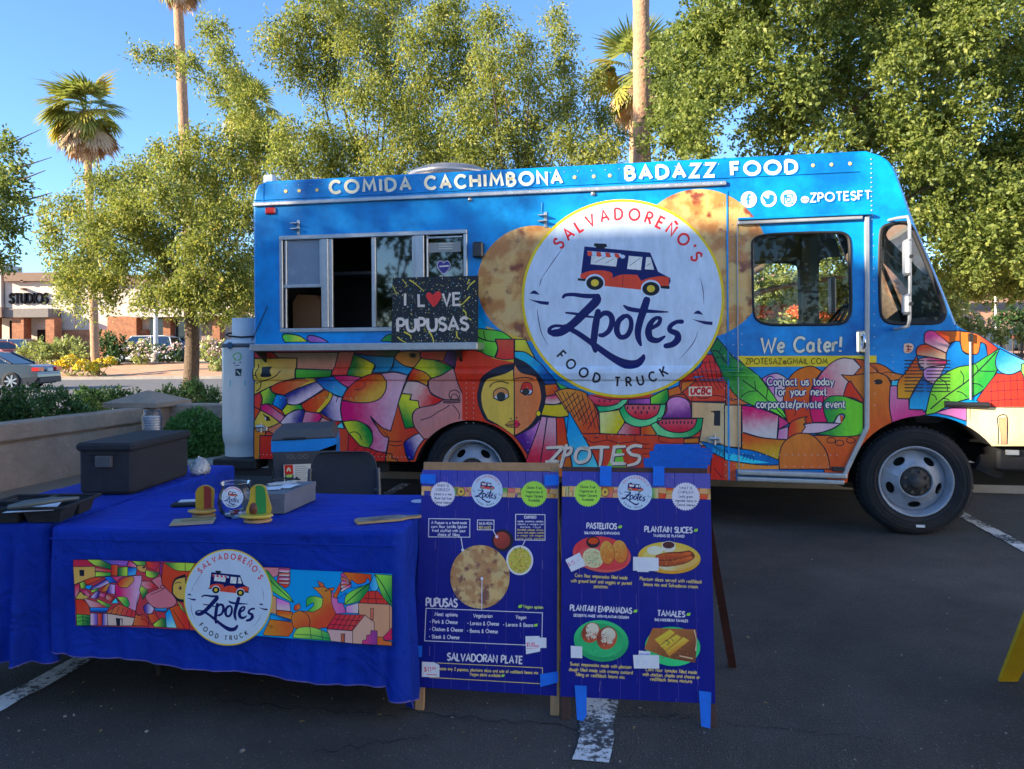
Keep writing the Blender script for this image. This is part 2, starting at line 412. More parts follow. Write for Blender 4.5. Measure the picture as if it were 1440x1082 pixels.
def printmat(name, rough=0.4, coat=0.08, var=0.10):
    m, t, b = nodemat(name); L = t.links.new
    a = t.nodes.new('ShaderNodeAttribute'); a.attribute_name = 'ca'; c = t.nodes.new('ShaderNodeAttribute'); c.attribute_name = 'cb'
    f = t.nodes.new('ShaderNodeAttribute'); f.attribute_name = 't'
    tc = t.nodes.new('ShaderNodeTexCoord'); n = t.nodes.new('ShaderNodeTexNoise'); n.inputs['Scale'].default_value = 22; n.inputs['Detail'].default_value = 5
    L(tc.outputs['Object'], n.inputs['Vector'])
    ad = t.nodes.new('ShaderNodeMath'); ad.operation = 'MULTIPLY_ADD'; ad.inputs[1].default_value = 0.35; ad.inputs[2].default_value = -0.175
    L(n.outputs['Fac'], ad.inputs[0])
    sm_ = t.nodes.new('ShaderNodeMath'); sm_.operation = 'ADD'; L(f.outputs['Fac'], sm_.inputs[0]); L(ad.outputs[0], sm_.inputs[1])
    mr = t.nodes.new('ShaderNodeMapRange'); mr.interpolation_type = 'SMOOTHSTEP'; mr.inputs['From Min'].default_value = 0.12; mr.inputs['From Max'].default_value = 0.88
    L(sm_.outputs[0], mr.inputs['Value'])
    mx = t.nodes.new('ShaderNodeMix'); mx.data_type = 'RGBA'; L(mr.outputs[0], mx.inputs['Factor']); L(a.outputs['Color'], mx.inputs['A']); L(c.outputs['Color'], mx.inputs['B'])
    mp = t.nodes.new('ShaderNodeMapping'); mp.inputs['Scale'].default_value = (2.2, 2.2, .7); L(tc.outputs['Object'], mp.inputs[0]); n2 = t.nodes.new('ShaderNodeTexNoise'); n2.inputs['Scale'].default_value = 5; n2.inputs['Detail'].default_value = 12; n2.inputs['Roughness'].default_value = .72; L(mp.outputs[0], n2.inputs['Vector'])
    m2 = t.nodes.new('ShaderNodeMapRange'); m2.inputs['From Min'].default_value = 0.3; m2.inputs['From Max'].default_value = 0.7; m2.inputs['To Min'].default_value = 1 - var; m2.inputs['To Max'].default_value = 1 + var
    L(n2.outputs['Fac'], m2.inputs['Value'])
    ml = t.nodes.new('ShaderNodeVectorMath'); ml.operation = 'SCALE'; L(mx.outputs['Result'], ml.inputs[0]); L(m2.outputs[0], ml.inputs['Scale'])
    L(ml.outputs[0], b.inputs['Base Color']); b.inputs['Roughness'].default_value = rough
    b.inputs['Coat Weight'].default_value = coat; b.inputs['Coat Roughness'].default_value = 0.15; b.inputs['Specular IOR Level'].default_value = 0.22
    return m
PRINT = printmat('vinyl_print', var=.17); PAPER = printmat('poster_print', 0.6, 0.0, 0.08); CLOTHPRINT = printmat('cloth_print', 0.85, 0.0, 0.06)
def pupusa_mat(name, K=1.0):
    m, t, b = nodemat(name); L = t.links.new
    tc = t.nodes.new('ShaderNodeTexCoord')
    def nz(sc, det, lo, hi):
        n = t.nodes.new('ShaderNodeTexNoise'); n.inputs['Scale'].default_value = sc * K; n.inputs['Detail'].default_value = det; L(tc.outputs['Object'], n.inputs['Vector'])
        r_ = t.nodes.new('ShaderNodeMapRange'); r_.interpolation_type = 'SMOOTHSTEP'; r_.inputs['From Min'].default_value = lo; r_.inputs['From Max'].default_value = hi
        L(n.outputs['Fac'], r_.inputs['Value']); return r_.outputs[0]
    def mixc(a, c, f):
        mx = t.nodes.new('ShaderNodeMix'); mx.data_type = 'RGBA'; L(f, mx.inputs['Factor'])
        if isinstance(a, tuple): mx.inputs['A'].default_value = (*a, 1)
        else: L(a, mx.inputs['A'])
        mx.inputs['B'].default_value = (*c, 1); return mx.outputs['Result']
    c = mixc((.70, .46, .17), (.78, .46, .14), nz(5, 3, .35, .65))
    c = mixc(c, (.55, .22, .05), nz(6, 8, .42, .60))
    c = mixc(c, (.24, .05, .02), nz(7, 6, .53, .66))
    L(c, b.inputs['Base Color']); b.inputs['Roughness'].default_value = 0.4; b.inputs['Coat Weight'].default_value = 0.2
    return m
PUPUSA = pupusa_mat('griddled_cake_print'); PUPUSA_S = pupusa_mat('small_griddled_cake_print', 4.0)
TH = R(10.5)
DU = Vector((math.cos(TH), -math.sin(TH), 0)); NU = Vector((math.sin(TH), math.cos(TH), 0))   # along the truck, and away from the camera
def lot(u, n, z=0.0):      # a point of the parking lot: u along the truck side, n behind it
    return TO + DU * u + NU * n + Vector((0, 0, z))
_p = at(1290, 600, 5.77); _p.z = 0
_q = Vector(_p)
def _hit(px):
    d = ray(px, 500); d.z = 0
    t = (_q.dot(NU)) / d.dot(NU); return d * t
TO = _hit(357)
def ground_mat():
    m, t, b = nodemat('asphalt'); L = t.links.new
    tc = t.nodes.new('ShaderNodeTexCoord')
    v = t.nodes.new('ShaderNodeTexVoronoi'); v.inputs['Scale'].default_value = 150; L(tc.outputs['Object'], v.inputs['Vector'])
    n = t.nodes.new('ShaderNodeTexNoise'); n.inputs['Scale'].default_value = 1.3; n.inputs['Detail'].default_value = 9; n.inputs['Roughness'].default_value = 0.7; L(tc.outputs['Object'], n.inputs['Vector'])
    n3 = t.nodes.new('ShaderNodeTexNoise'); n3.inputs['Scale'].default_value = 90; n3.inputs['Detail'].default_value = 4; L(tc.outputs['Object'], n3.inputs['Vector'])
    r_ = t.nodes.new('ShaderNodeValToRGB'); e = r_.color_ramp.elements
    e[0].position = 0.3; e[0].color = (0.050, 0.047, 0.044, 1); e[1].position = 0.7; e[1].color = (0.095, 0.089, 0.083, 1)
    L(n.outputs['Fac'], r_.inputs[0])
    r2 = t.nodes.new('ShaderNodeValToRGB'); e = r2.color_ramp.elements; e[0].position = 0.60; e[0].color = (0, 0, 0, 1); e[1].position = 0.78; e[1].color = (1, 1, 1, 1)
    L(n3.outputs['Fac'], r2.inputs[0])
    mx = t.nodes.new('ShaderNodeMix'); mx.data_type = 'RGBA'; L(r2.outputs[0], mx.inputs['Factor']); L(r_.outputs[0], mx.inputs['A']); mx.inputs['B'].default_value = (0.24, 0.23, 0.21, 1)
    n4 = t.nodes.new('ShaderNodeTexNoise'); n4.inputs['Scale'].default_value = 0.45; n4.inputs['Detail'].default_value = 6; n4.inputs['Distortion'].default_value = .8; L(tc.outputs['Object'], n4.inputs['Vector'])
    mr = t.nodes.new('ShaderNodeMapRange'); mr.inputs['From Min'].default_value = .35; mr.inputs['From Max'].default_value = .62; mr.inputs['To Min'].default_value = .72; mr.inputs['To Max'].default_value = 1.35; L(n4.outputs['Fac'], mr.inputs['Value'])
    vs_ = t.nodes.new('ShaderNodeVectorMath'); vs_.operation = 'SCALE'; L(mx.outputs['Result'], vs_.inputs[0]); L(mr.outputs[0], vs_.inputs['Scale'])
    L(vs_.outputs[0], b.inputs['Base Color']); b.inputs['Roughness'].default_value = 0.93; b.inputs['Specular IOR Level'].default_value = 0.25
    bp = t.nodes.new('ShaderNodeBump'); bp.inputs['Strength'].default_value = 0.9; bp.inputs['Distance'].default_value = 0.012
    L(v.outputs['Distance'], bp.inputs['Height']); L(bp.outputs[0], b.inputs['Normal'])
    return m
ASPH = ground_mat()
CONC = mat('concrete', (0.36, 0.32, 0.27), 0.9, var=0.15, scale=3, bump=0.3)
def sheet(name, pts, z, m, kind='structure', parent=None):
    me = bpy.data.meshes.new(name); me.from_pydata([(p[0], p[1], (p[2] if len(p) > 2 else z)) for p in pts], [], [tuple(range(len(pts)))]); me.update()
    return link(name, me, m, parent, kind)
sheet('ground', [(-900, -900), (900, -900), (900, 900), (-900, 900)], -0.03, mat('desert_dirt', (0.36, 0.2, 0.11), 0.95, var=0.25, scale=0.6, bump=0.5, bscale=8))
A_ = lot(-30, 1.95); B_ = lot(40, 1.95); C_ = lot(40, -30); D_ = lot(-30, -30)
sheet('parking_lot', [D_, C_, B_, A_], 0.0, ASPH)
mb = MB(); k = 0
mb.bb((-30, 1.95, -0.02), (40, 2.12, 0.14)); kerb = mb.build('kerb', CONC, kind='structure', bevel=0.02); kerb.matrix_world = Matrix(((DU.x, NU.x, 0, TO.x), (DU.y, NU.y, 0, TO.y), (0, 0, 1, 0), (0, 0, 0, 1)))
mb = MB(); mb.bb((-30, 2.123, -0.02), (40, 3.2, 0.12)); pv = mb.build('pavement', CONC, kind='structure'); pv.matrix_world = kerb.matrix_world
GRAV = mat('gravel', (0.20, 0.13, 0.085), 0.95, var=0.5, scale=55, bump=1.0, bscale=70, c2=(0.42, 0.30, 0.21))
sheet('gravel_bed', [lot(-30, 3.2), lot(40, 3.2), lot(40, 15), lot(-30, 15)], 0.10, GRAV)
RX = Matrix(((DU.x, NU.x, 0, TO.x), (DU.y, NU.y, 0, TO.y), (0, 0, 1, 0), (0, 0, 0, 1)))
sheet('street', [(-120, 19, 0), (120, 19, 0), (120, 40.2, 0), (-120, 40.2, 0)], 0.02, mat('street_asphalt', (0.15, 0.14, 0.135), 0.9, var=0.15, scale=1.5, bump=0.2))
bpy.data.objects['street'].location.z = 0.02
DIRT = mat('orange_dirt', (0.54, 0.26, 0.13), 0.95, var=0.2, scale=1.2, bump=0.5, bscale=12, c2=(0.62, 0.38, 0.22))
def terrain(name, x0, x1, ys, m, seed=1, nx=70):
    rng = random.Random(seed); vs = []; fs = []
    for i in range(nx + 1):
        x = x0 + (x1 - x0) * i / nx
        for j, (y, z) in enumerate(ys):
            vs.append((x, y, z + (0.05 * math.sin(x * 0.7 + j) + rng.uniform(-.03, .03) if 0 < j else 0)))
    n = len(ys)
    for i in range(nx):
        for j in range(n - 1): fs.append((i * n + j, (i + 1) * n + j, (i + 1) * n + j + 1, i * n + j + 1))
    me = bpy.data.meshes.new(name); me.from_pydata(vs, [], fs); me.polygons.foreach_set('use_smooth', [True] * len(fs)); me.update()
    return link(name, me, m, None, 'structure')
terrain('slope', -60, 10, [(40.4, .15), (42, .24), (44, .42), (46, .62), (48, .74), (50, .76)], DIRT)
mb = MB(); mb.bb((-60, 40.2, 0), (120, 40.42, 0.17)); mb.build('far_kerb', CONC, kind='structure')
sheet('far_parking', [(-120, 50), (120, 50), (120, 140), (-120, 140)], 0.72, mat('far_asphalt', (0.12, 0.11, 0.1), 0.9, scale=1))
RED = mat('red_dirt', (0.42, 0.20, 0.11), 0.95, var=0.25, scale=1.2, bump=0.5, bscale=9, c2=(0.55, 0.30, 0.18))
terrain('hill', 2, 120, [(19, .12), (24, .5), (30, .9), (34, .95), (36, 1.0), (45, 1.3), (60, 4.0), (80, 9.0), (100, 11)], RED, 3)
sheet('near_dirt', [lot(5.4, 3.25), lot(40, 3.25), (60, 19.5), (8, 19.5)], 0.125, DIRT)
_g = [(-5.9, 5.0), (-4.75, 5.0), (-4.35, 8.6), (-4.9, 10.3)]
sheet('gravel_bed', _g, 0.012, GRAV)
def line_mat():
    m, t, b = nodemat('worn_white_paint'); L = t.links.new
    tc = t.nodes.new('ShaderNodeTexCoord'); n = t.nodes.new('ShaderNodeTexNoise'); n.inputs['Scale'].default_value = 38; n.inputs['Detail'].default_value = 8; n.inputs['Roughness'].default_value = 0.75
    L(tc.outputs['Object'], n.inputs['Vector'])
    n2 = t.nodes.new('ShaderNodeTexNoise'); n2.inputs['Scale'].default_value = 4; L(tc.outputs['Object'], n2.inputs['Vector'])
    a = t.nodes.new('ShaderNodeMath'); a.operation = 'MULTIPLY_ADD'; a.inputs[1].default_value = 0.6; L(n2.outputs['Fac'], a.inputs[0]); L(n.outputs['Fac'], a.inputs[2])
    r_ = t.nodes.new('ShaderNodeValToRGB'); e = r_.color_ramp.elements; e[0].position = 0.76; e[0].color = (0.72, 0.72, 0.70, 1); e[1].position = 0.85; e[1].color = (0.06, 0.06, 0.06, 1)
    L(a.outputs[0], r_.inputs[0]); L(r_.outputs[0], b.inputs['Base Color']); b.inputs['Roughness'].default_value = 0.85
    bp = t.nodes.new('ShaderNodeBump'); bp.inputs['Strength'].default_value = 0.6; bp.inputs['Distance'].default_value = 0.004; L(n.outputs['Fac'], bp.inputs['Height']); L(bp.outputs[0], b.inputs['Normal'])
    return m
LINE = line_mat()
def stall(p0, p1, wd):
    d = (p1 - p0).normalized(); s_ = Vector((d.y, -d.x, 0)) * wd / 2; rng = random.Random(int(p0.x * 100)); n = 60; vs = []
    for i in range(n + 1):
        p = p0.lerp(p1, i / n)
        for sg in (-1, 1): q = p + s_ * sg * (1 + rng.uniform(-.14, .1)); vs.append((q.x, q.y, 0.004))
    me = bpy.data.meshes.new('parking_line'); me.from_pydata(vs, [], [(2 * i, 2 * i + 1, 2 * i + 3, 2 * i + 2) for i in range(n)]); me.update()
    return link('parking_line', me, LINE, None, 'structure')
stall(gnd(832, 1072), gnd(832, 1072) + NU * 5.3, 0.13)
q_ = gnd(48, 965); stall(q_ - NU * 0.9, q_ + NU * 5.0, 0.11)
q_ = gnd(1440, 771); stall(q_ - NU * 0.6, q_ + NU * 2.7, 0.11)
ck = MB(); rng = random.Random(5)
for (x0, y0, x1, y1) in ((560, 1000, 860, 1030), (600, 1035, 440, 1060), (1015, 1020, 1240, 1040), (1060, 900, 1180, 1082), (880, 1010, 980, 1008), (300, 985, 560, 1010)):
    a, b = gnd(x0, y0), gnd(x1, y1); pts = []
    for i in range(26):
        p = a.lerp(b, i / 25); pts.append(p + Vector((rng.uniform(-.012, .012), rng.uniform(-.02, .02), 0)))
    for i in range(25):
        w_ = 0.0018 + 0.0015 * rng.random()
        ck.add([(pts[i].x, pts[i].y - w_, .003), (pts[i + 1].x, pts[i + 1].y - w_, .003), (pts[i + 1].x, pts[i + 1].y + w_, .003), (pts[i].x, pts[i].y + w_, .003)], [(0, 1, 2, 3)])
ck.build('crack', mat('crack_black', (0.012, 0.012, 0.012), 0.95), kind='structure')
st = MB()
for i in range(170):
    if i < 110: p = gnd(rng.uniform(0, 1440), rng.uniform(770, 1082))
    else: p = lot(rng.uniform(-1, 8), rng.uniform(-2.5, 2))
    r_ = rng.uniform(.0015, .0042) * (1.8 if rng.random() < .06 else 1); k0 = len(st.v)
    st.box((0, 0, 0), (r_ * 2, r_ * 1.5, r_), Matrix.Rotation(rng.uniform(0, 6), 3, 'Z')); st.xf(Matrix.Translation((p.x, p.y, r_ * .5)), k0)
st.build('loose_stones', mat('pebble', (0.30, 0.28, 0.25), 0.9, var=.4, scale=3), kind='stuff')
lf = MB()
for i in range(40):
    p = gnd(rng.uniform(0, 1440), rng.uniform(780, 1070)); a_ = rng.uniform(0, 6); l_ = rng.uniform(.008, .018)
    c_, s_ = math.cos(a_) * l_, math.sin(a_) * l_
    lf.add([(p.x - c_, p.y - s_, .004), (p.x - s_ * .4, p.y + c_ * .4, .009), (p.x + c_, p.y + s_, .006), (p.x + s_ * .4, p.y - c_ * .4, .009)], [(0, 1, 2, 3)])
lf.build('fallen_leaves', mat('dry_leaf', (0.32, 0.22, 0.08), 0.8, var=.5, scale=4), kind='stuff')
STUC = mat('stucco', (0.45, 0.305, 0.22), 0.95, var=0.14, scale=3, bump=1.0, bscale=16)
wb = thing('stucco_wall', 'low beige stucco wall with recessed band under its cap, running back beside the blue tables', 'wall', tuple(gnd(30, 682)), 0)
w0 = Vector((-5.62, 6.2, 0)); w1 = Vector((-4.90, 10.15, 0))
def wall_run(parent, a, b, h, th=0.2):
    L_ = (b - a).length; ang = math.atan2((b - a).y, (b - a).x); M = Matrix.Translation(a) @ Matrix.Rotation(ang, 4, 'Z')
    Pi = parent.matrix_world.inverted()
    for nm, z0, z1, t_ in (('wall_base', 0, h - .215, th), ('recess', h - .215, h - .185, th - .06), ('wall_cap', h - .185, h, th + .07)):
        m_ = MB(); n = max(4, int(L_ / .3))
        m_.bb((0, -t_ / 2, z0), (L_, t_ / 2, z1)); m_.xf(Pi @ M)
        m_.build(nm, STUC, parent, bevel=0.02 if nm == 'wall_cap' else 0)
wall_run(wb, w0, w1, 0.70)
pl = thing('wall_pillar', 'beige stucco pillar with a shallow pyramid cap at the corner of the low wall', 'pillar', (-4.93, 10.45, 0), -TH)
m_ = MB(); m_.bb((-.3, -.3, 0), (.3, .3, .70)); m_.build('shaft', STUC, pl)
m_ = MB(); m_.bb((-.39, -.39, .70), (.39, .39, .76)); m_.add([(-.39, -.39, .76), (.39, -.39, .76), (.39, .39, .76), (-.39, .39, .76), (0, 0, .91)], [(0, 1, 4), (1, 2, 4), (2, 3, 4), (3, 0, 4)]); m_.build('cap', STUC, pl)
wc = thing('stucco_wall', 'low beige stucco wall running behind the round bush and the food truck', 'wall', (-4.6, 10.5, 0), 0)
wall_run(wc, Vector((-4.62, 10.55, 0)), Vector((-4.62, 10.55, 0)) + DU * 9.2, 0.72)
def leaf_mesh(name, cen, dirs, ln, wd, v, seed=0, spread=1.0, bend=0.25):
    """numpy: one folded leaf (2 quads sharing the midrib -> 6 verts simplified to a rhombus of 4) at every centre"""
    rg = np.random.default_rng(seed); N = len(cen)
    d = dirs + rg.normal(0, spread, (N, 3)); d /= np.linalg.norm(d, axis=1)[:, None] + 1e-9
    u = rg.normal(0, 1, (N, 3)); s_ = np.cross(d, u); s_ /= np.linalg.norm(s_, axis=1)[:, None] + 1e-9
    up = np.cross(s_, d)
    ln = ln * rg.uniform(.65, 1.3, (N, 1)); wd = wd * rg.uniform(.7, 1.25, (N, 1))
    P = np.empty((N, 4, 3), dtype=np.float32)
    P[:, 0] = cen - d * ln / 2; P[:, 1] = cen + s_ * wd / 2 + up * wd * bend; P[:, 2] = cen + d * ln / 2; P[:, 3] = cen - s_ * wd / 2 + up * wd * bend
    me = bpy.data.meshes.new(name); me.vertices.add(N * 4); me.vertices.foreach_set('co', P.ravel())
    me.loops.add(N * 4); me.loops.foreach_set('vertex_index', np.arange(N * 4, dtype=np.int32))
    me.polygons.add(N); me.polygons.foreach_set('loop_start', np.arange(0, N * 4, 4, dtype=np.int32)); me.polygons.foreach_set('loop_total', np.full(N, 4, dtype=np.int32))
    at_ = me.attributes.new('v', 'FLOAT', 'POINT'); at_.data.foreach_set('value', np.repeat(v, 4).astype(np.float32))
    me.update(); me.validate(); return me
def sprays(blobs, dens, m, length, seed, droop=0.8, out=0.5, shell=0.45, lmp=.22):
    """blobs: (x,y,z,rx,ry,rz). returns leaf centres, directions and tint"""
    rg = np.random.default_rng(seed); CC = []; DD = []; VV = []
    for (x, y, z, rx, ry, rz) in blobs:
        n = max(3, int(dens * rx * rz))
        a = rg.normal(0, 1, (n, 3)); a /= np.linalg.norm(a, axis=1)[:, None]
        rr = rg.uniform(0, 1, n) ** shell
        lump = 1 + lmp * np.sin(a[:, 0] * 5 + x * 3) * np.cos(a[:, 2] * 6 + y * 2 + z)
        c = np.array([x, y, z]) + a * np.array([rx, ry, rz]) * (rr * lump)[:, None]
        d = a * out + np.array([0, 0, -droop]) + rg.normal(0, .35, (n, 3)); d /= np.linalg.norm(d, axis=1)[:, None]
        tw = np.linspace(-.5, .5, m)
        L_ = length * rg.uniform(.5, 1.3, n)
        cc = c[:, None, :] + d[:, None, :] * tw[None, :, None] * L_[:, None, None] + rg.normal(0, length * .09, (n, m, 3))
        vv = np.repeat(np.clip(rg.normal(.45, .17, n), 0, 1), m).reshape(n, m) + rg.normal(0, .13, (n, m))
        CC.append(cc.reshape(-1, 3)); DD.append(np.repeat(d, m, axis=0)); VV.append(vv.ravel())
    return np.concatenate(CC), np.concatenate(DD), np.clip(np.concatenate(VV), 0, 1)
BARK = mat('bark', (0.13, 0.09, 0.06), 0.95, var=.35, scale=14, bump=1.0, bscale=40)
BARK_L = mat('pale_bark', (0.36, 0.26, 0.17), 0.95, var=.25, scale=10, bump=.8, bscale=30)
def tree(name, label, base, blobs, tr, th, leafm, dens, m, ln, leaf, seed, group=None, droop=.8, out=.5, shell=.45, bark=None, limbs=True, spread=.7, lean=(0, 0)):
    base = Vector(base); t = thing(name, label, 'tree', tuple(base), 0, group)
    c, d, v = sprays(blobs, dens, m, ln, seed, droop, out, shell)
    c = c - np.array(base)
    me = leaf_mesh('crown', c, d, leaf[0], leaf[1], v, seed, spread)
    link('crown', me, leafm, t)
    top = Vector((lean[0], lean[1], th)); rng = random.Random(seed)
    tm = MB(); n = 9; pts = []; rr = []
    for i in range(n):
        f = i / (n - 1); p = top * f; p = p + Vector((math.sin(f * 5 + seed) * tr * .35, math.cos(f * 4 + seed) * tr * .35, 0)) * (1 if 0 < i else 0)
        pts.append(p); rr.append(tr * (1.25 if i == 0 else 1.0 - .35 * f))
    tm.tube(pts, rr, 14); tm.build('trunk', bark or BARK, t)
    if limbs:
        k = 0
        bl = sorted(blobs, key=lambda b: -b[3] * b[5])[:14]
        for b in bl:
            e = Vector(b[:3]) - base; s0 = top * rng.uniform(.72, 1.0); mid = s0.lerp(e, .5) + Vector((rng.uniform(-.2, .2), rng.uniform(-.2, .2), rng.uniform(0, .35)))
            r0 = tr * rng.uniform(.16, .28); lm = MB()
            P = smooth([(0, 0), (1, 1)], closed=False) # noqa
            q = [s0, s0.lerp(mid, .5) + Vector((0, 0, .08)), mid, mid.lerp(e, .5), e, e + (e - mid) * .3]
            lm.tube(q, [r0, r0 * .8, r0 * .6, r0 * .45, r0 * .28, r0 * .1], 7); lm.build('limb', bark or BARK, t)
    return t
def pb(lst, Y, sq=0.75, sc=1.0, jy=0.8, seed=1):
    """clumps given by the direction they are seen in, their apparent radius and a depth"""
    rng = random.Random(seed); out = []
    for x, y, r_ in lst:
        Yd = Y + rng.uniform(-jy, jy); p = at(x, y, Yd); rr = r_ / F_PX * Yd * sc
        out.append((p.x, p.y, p.z, rr, rr * 1.0, rr * sq))
    return out
LEAF_Y = leafmat('willowy_leaf', (0.11, 0.155, 0.035), (0.41, 0.42, 0.10), .44, warm=(0.66, 0.50, 0.14))
LEAF_D = leafmat('broad_leaf', (0.085, 0.13, 0.03), (0.31, 0.355, 0.085), .45, warm=(0.46, 0.45, 0.13))
LEAF_S = leafmat('shrub_leaf', (0.020, 0.055, 0.014), (0.070, 0.14, 0.035), .25)
LEAF_P = leafmat('pale_shrub_leaf', (0.16, 0.21, 0.06), (0.46, 0.50, 0.16), .25)
BLd = [(270, 402, 34), (240, 415, 24), (300, 420, 26), (215, 430, 14), (335, 440, 16), (262, 425, 16), (70, 350, 16), (85, 420, 12), (195, 425, 14), (120, 440, 10), (60, 300, 14), (345, 425, 20), (118, 385, 30), (150, 400, 30), (100, 405, 24), (140, 350, 34), (170, 380, 26), (90, 375, 24), (155, 425, 16), (108, 428, 14), (220, 345, 44), (280, 355, 44), (345, 370, 36), (300, 290, 44), (180, 285, 40), (230, 275, 44), (350, 240, 40), (355, 200, 34), (345, 400, 26), (100, 300, 38), (150, 262, 42), (200, 250, 46), (140, 322, 46), (196, 318, 50), (250, 240, 44), (258, 305, 50), (300, 258, 50), (300, 330, 52), (325, 385, 40), (350, 300, 52), (245, 372, 40),
       (215, 395, 24), (118, 372, 34), (95, 398, 22), (75, 330, 26), (275, 205, 34), (322, 212, 40), (385, 205, 40), (345, 160, 38), (150, 400, 26), (175, 300, 40), (330, 420, 26), (300, 400, 24), (350, 430, 22), (225, 215, 26), (172, 365, 30)]
BLn = [(265, 405, 26), (235, 420, 20), (305, 425, 24), (285, 440, 14), (325, 448, 12), (205, 420, 16), (255, 432, 12), (340, 410, 26)]
BLu = [(190, 76, 12), (215, 80, 18), (240, 84, 22), (268, 92, 24), (300, 45, 26), (312, 78, 28), (328, 108, 26), (300, 122, 18), (345, 140, 26)]
tree('acacia_tree', 'tall willowy yellow-green tree with a dark trunk just left of the food truck', tuple(gnd(270, 596)), pb(BLn, 13.3, sq=1.1, jy=.2, seed=4) + pb(BLd + BLu, 14.2, sq=.85, sc=.9, jy=1.2, seed=3), .165, 3.1, LEAF_Y, 900, 11, .42, (.075, .03), 11, 'willowy trees behind the truck', lean=(-.1, 0), shell=.55)
BLm = [(390, 60, 30), (430, 35, 34), (465, 70, 34), (425, 100, 32), (478, 20, 30), (470, 118, 32), (510, 140, 36), (505, 60, 34), (545, 40, 34), (545, 100, 36), (560, 160, 38), (590, 60, 34), (600, 120, 38), (590, 195, 40),
       (450, 200, 38), (500, 215, 42), (410, 235, 36), (540, 240, 40), (620, 20, 26), (620, 225, 44), (460, 250, 34), (400, 190, 24), (520, -10, 32), (450, -15, 32), (560, -10, 30)]
tree('acacia_tree', 'willowy tree rising behind the left roof letters of the truck', tuple(gnd(520, 598)), pb(BLm, 13.6, sq=.95, sc=1.18, seed=5), .16, 3.2, LEAF_Y, 900, 11, .40, (.07, .028), 12, 'willowy trees behind the truck', shell=.55)
BLr = [(640, 60, 34), (650, 110, 38), (655, 170, 40), (690, 35, 30), (690, 90, 34), (700, 140, 34), (700, 200, 42), (735, 75, 28), (745, 120, 30), (750, 180, 38), (790, 55, 22), (790, 100, 26), (795, 150, 30),
       (800, 205, 36), (835, 120, 22), (845, 170, 26), (850, 215, 26), (660, 230, 40), (745, 235, 38), (830, 235, 30), (780, 25, 16), (870, 200, 18), (640, 10, 22)]
tree('acacia_tree', 'willowy tree above the middle of the truck roof, left of the thick bare palm trunk', tuple(gnd(745, 604)), pb(BLr, 12.9, sq=.95, sc=1.18, seed=6), .15, 3.1, LEAF_Y, 900, 11, .38, (.066, .027), 13, 'willowy trees behind the truck', shell=.55)
BLD = []
rng = random.Random(21)
for yy in range(-60, 400, 42):
    for xx in range(945, 1560, 46):
        x = xx + rng.uniform(-14, 14); y = yy + rng.uniform(-14, 14)
        edge = 940 + (30 if y < 60 else 0) - (0 if y < 180 else 18)
        if y > 225 and x < 1290: continue
        if y > 345 and x < 1330: continue
        if x < edge + 10: continue
        if rng.random() < .06: continue
        BLD.append((x, y, rng.uniform(34, 50)))
BLD += [(1290, 250, 40), (1340, 300, 44), (1270, 200, 40), (1230, 170, 44), (1310, 200, 44), (1380, 330, 44), (1430, 320, 44), (1450, 250, 40), (1400, 260, 44), (1060, 60, 40), (1120, 120, 44), (1020, 120, 40), (990, 40, 34), (1310, 300, 34), (1330, 350, 34), (1350, 395, 30), (1390, 400, 32), (1430, 395, 34), (1300, 380, 26), (1370, 360, 36), (1420, 350, 36), (1100, 345, 40), (1180, 350, 40), (1250, 330, 40), (1070, 330, 34), (965, 200, 30), (945, 150, 26), (990, 225, 26), (955, 90, 26), (1440, 385, 30), (1375, 380, 24)]
tree('oak_tree', 'big dense green tree filling the upper right behind the truck cab', tuple(gnd(985, 605)), pb(BLD, 13.2, sq=1.0, jy=1.6, seed=8), .26, 2.6, LEAF_D, 900, 7, .20, (.074, .044), 14, droop=.15, out=.6, shell=.5, spread=1.0)
tree('oak_tree', 'dark-leaved tree reaching in at the left edge, high above the stucco wall', (-8.6, 9.2, 0), [(-8.9, 8.5, 2.6, 1.0, 1.2, .9), (-10.4, 7.4, 3.0, 1.5, 1.5, 1.2), (-9.8, 8.8, 1.7, 1.1, 1.1, 1.0), (-12, 8.5, 3.4, 1.6, 1.6, 1.4), (-11.5, 6.6, 2.2, 1.4, 1.4, 1.4)] + pb([(8, 205, 26), (22, 238, 22), (8, 262, 30), (26, 285, 22), (0, 315, 30), (20, 325, 16), (-40, 220, 50), (-45, 290, 60), (0, 370, 20), (-60, 350, 50), (-90, 260, 60), (15, 350, 12)], 9.4, sq=.8, jy=.5, seed=9), .18, 2.4, LEAF_D, 1300, 8, .22, (.06, .03), 15, droop=.3, out=.6)  # crown has unseen low clumps, added to shade the wall, pillar and hedge
PALMG = leafmat('palm_green', (0.12, 0.17, 0.04), (0.36, 0.38, 0.10), .4); PALMY = leafmat('palm_yellow', (0.30, 0.26, 0.04), (0.45, 0.38, 0.07), .3); PALMB = mat('dead_frond', (0.50, 0.34, 0.20), .9, var=.3, scale=6)
PTR = mat('palm_trunk', (0.42, 0.24, 0.14), .95, var=.25, scale=8, bump=1, bscale=18)
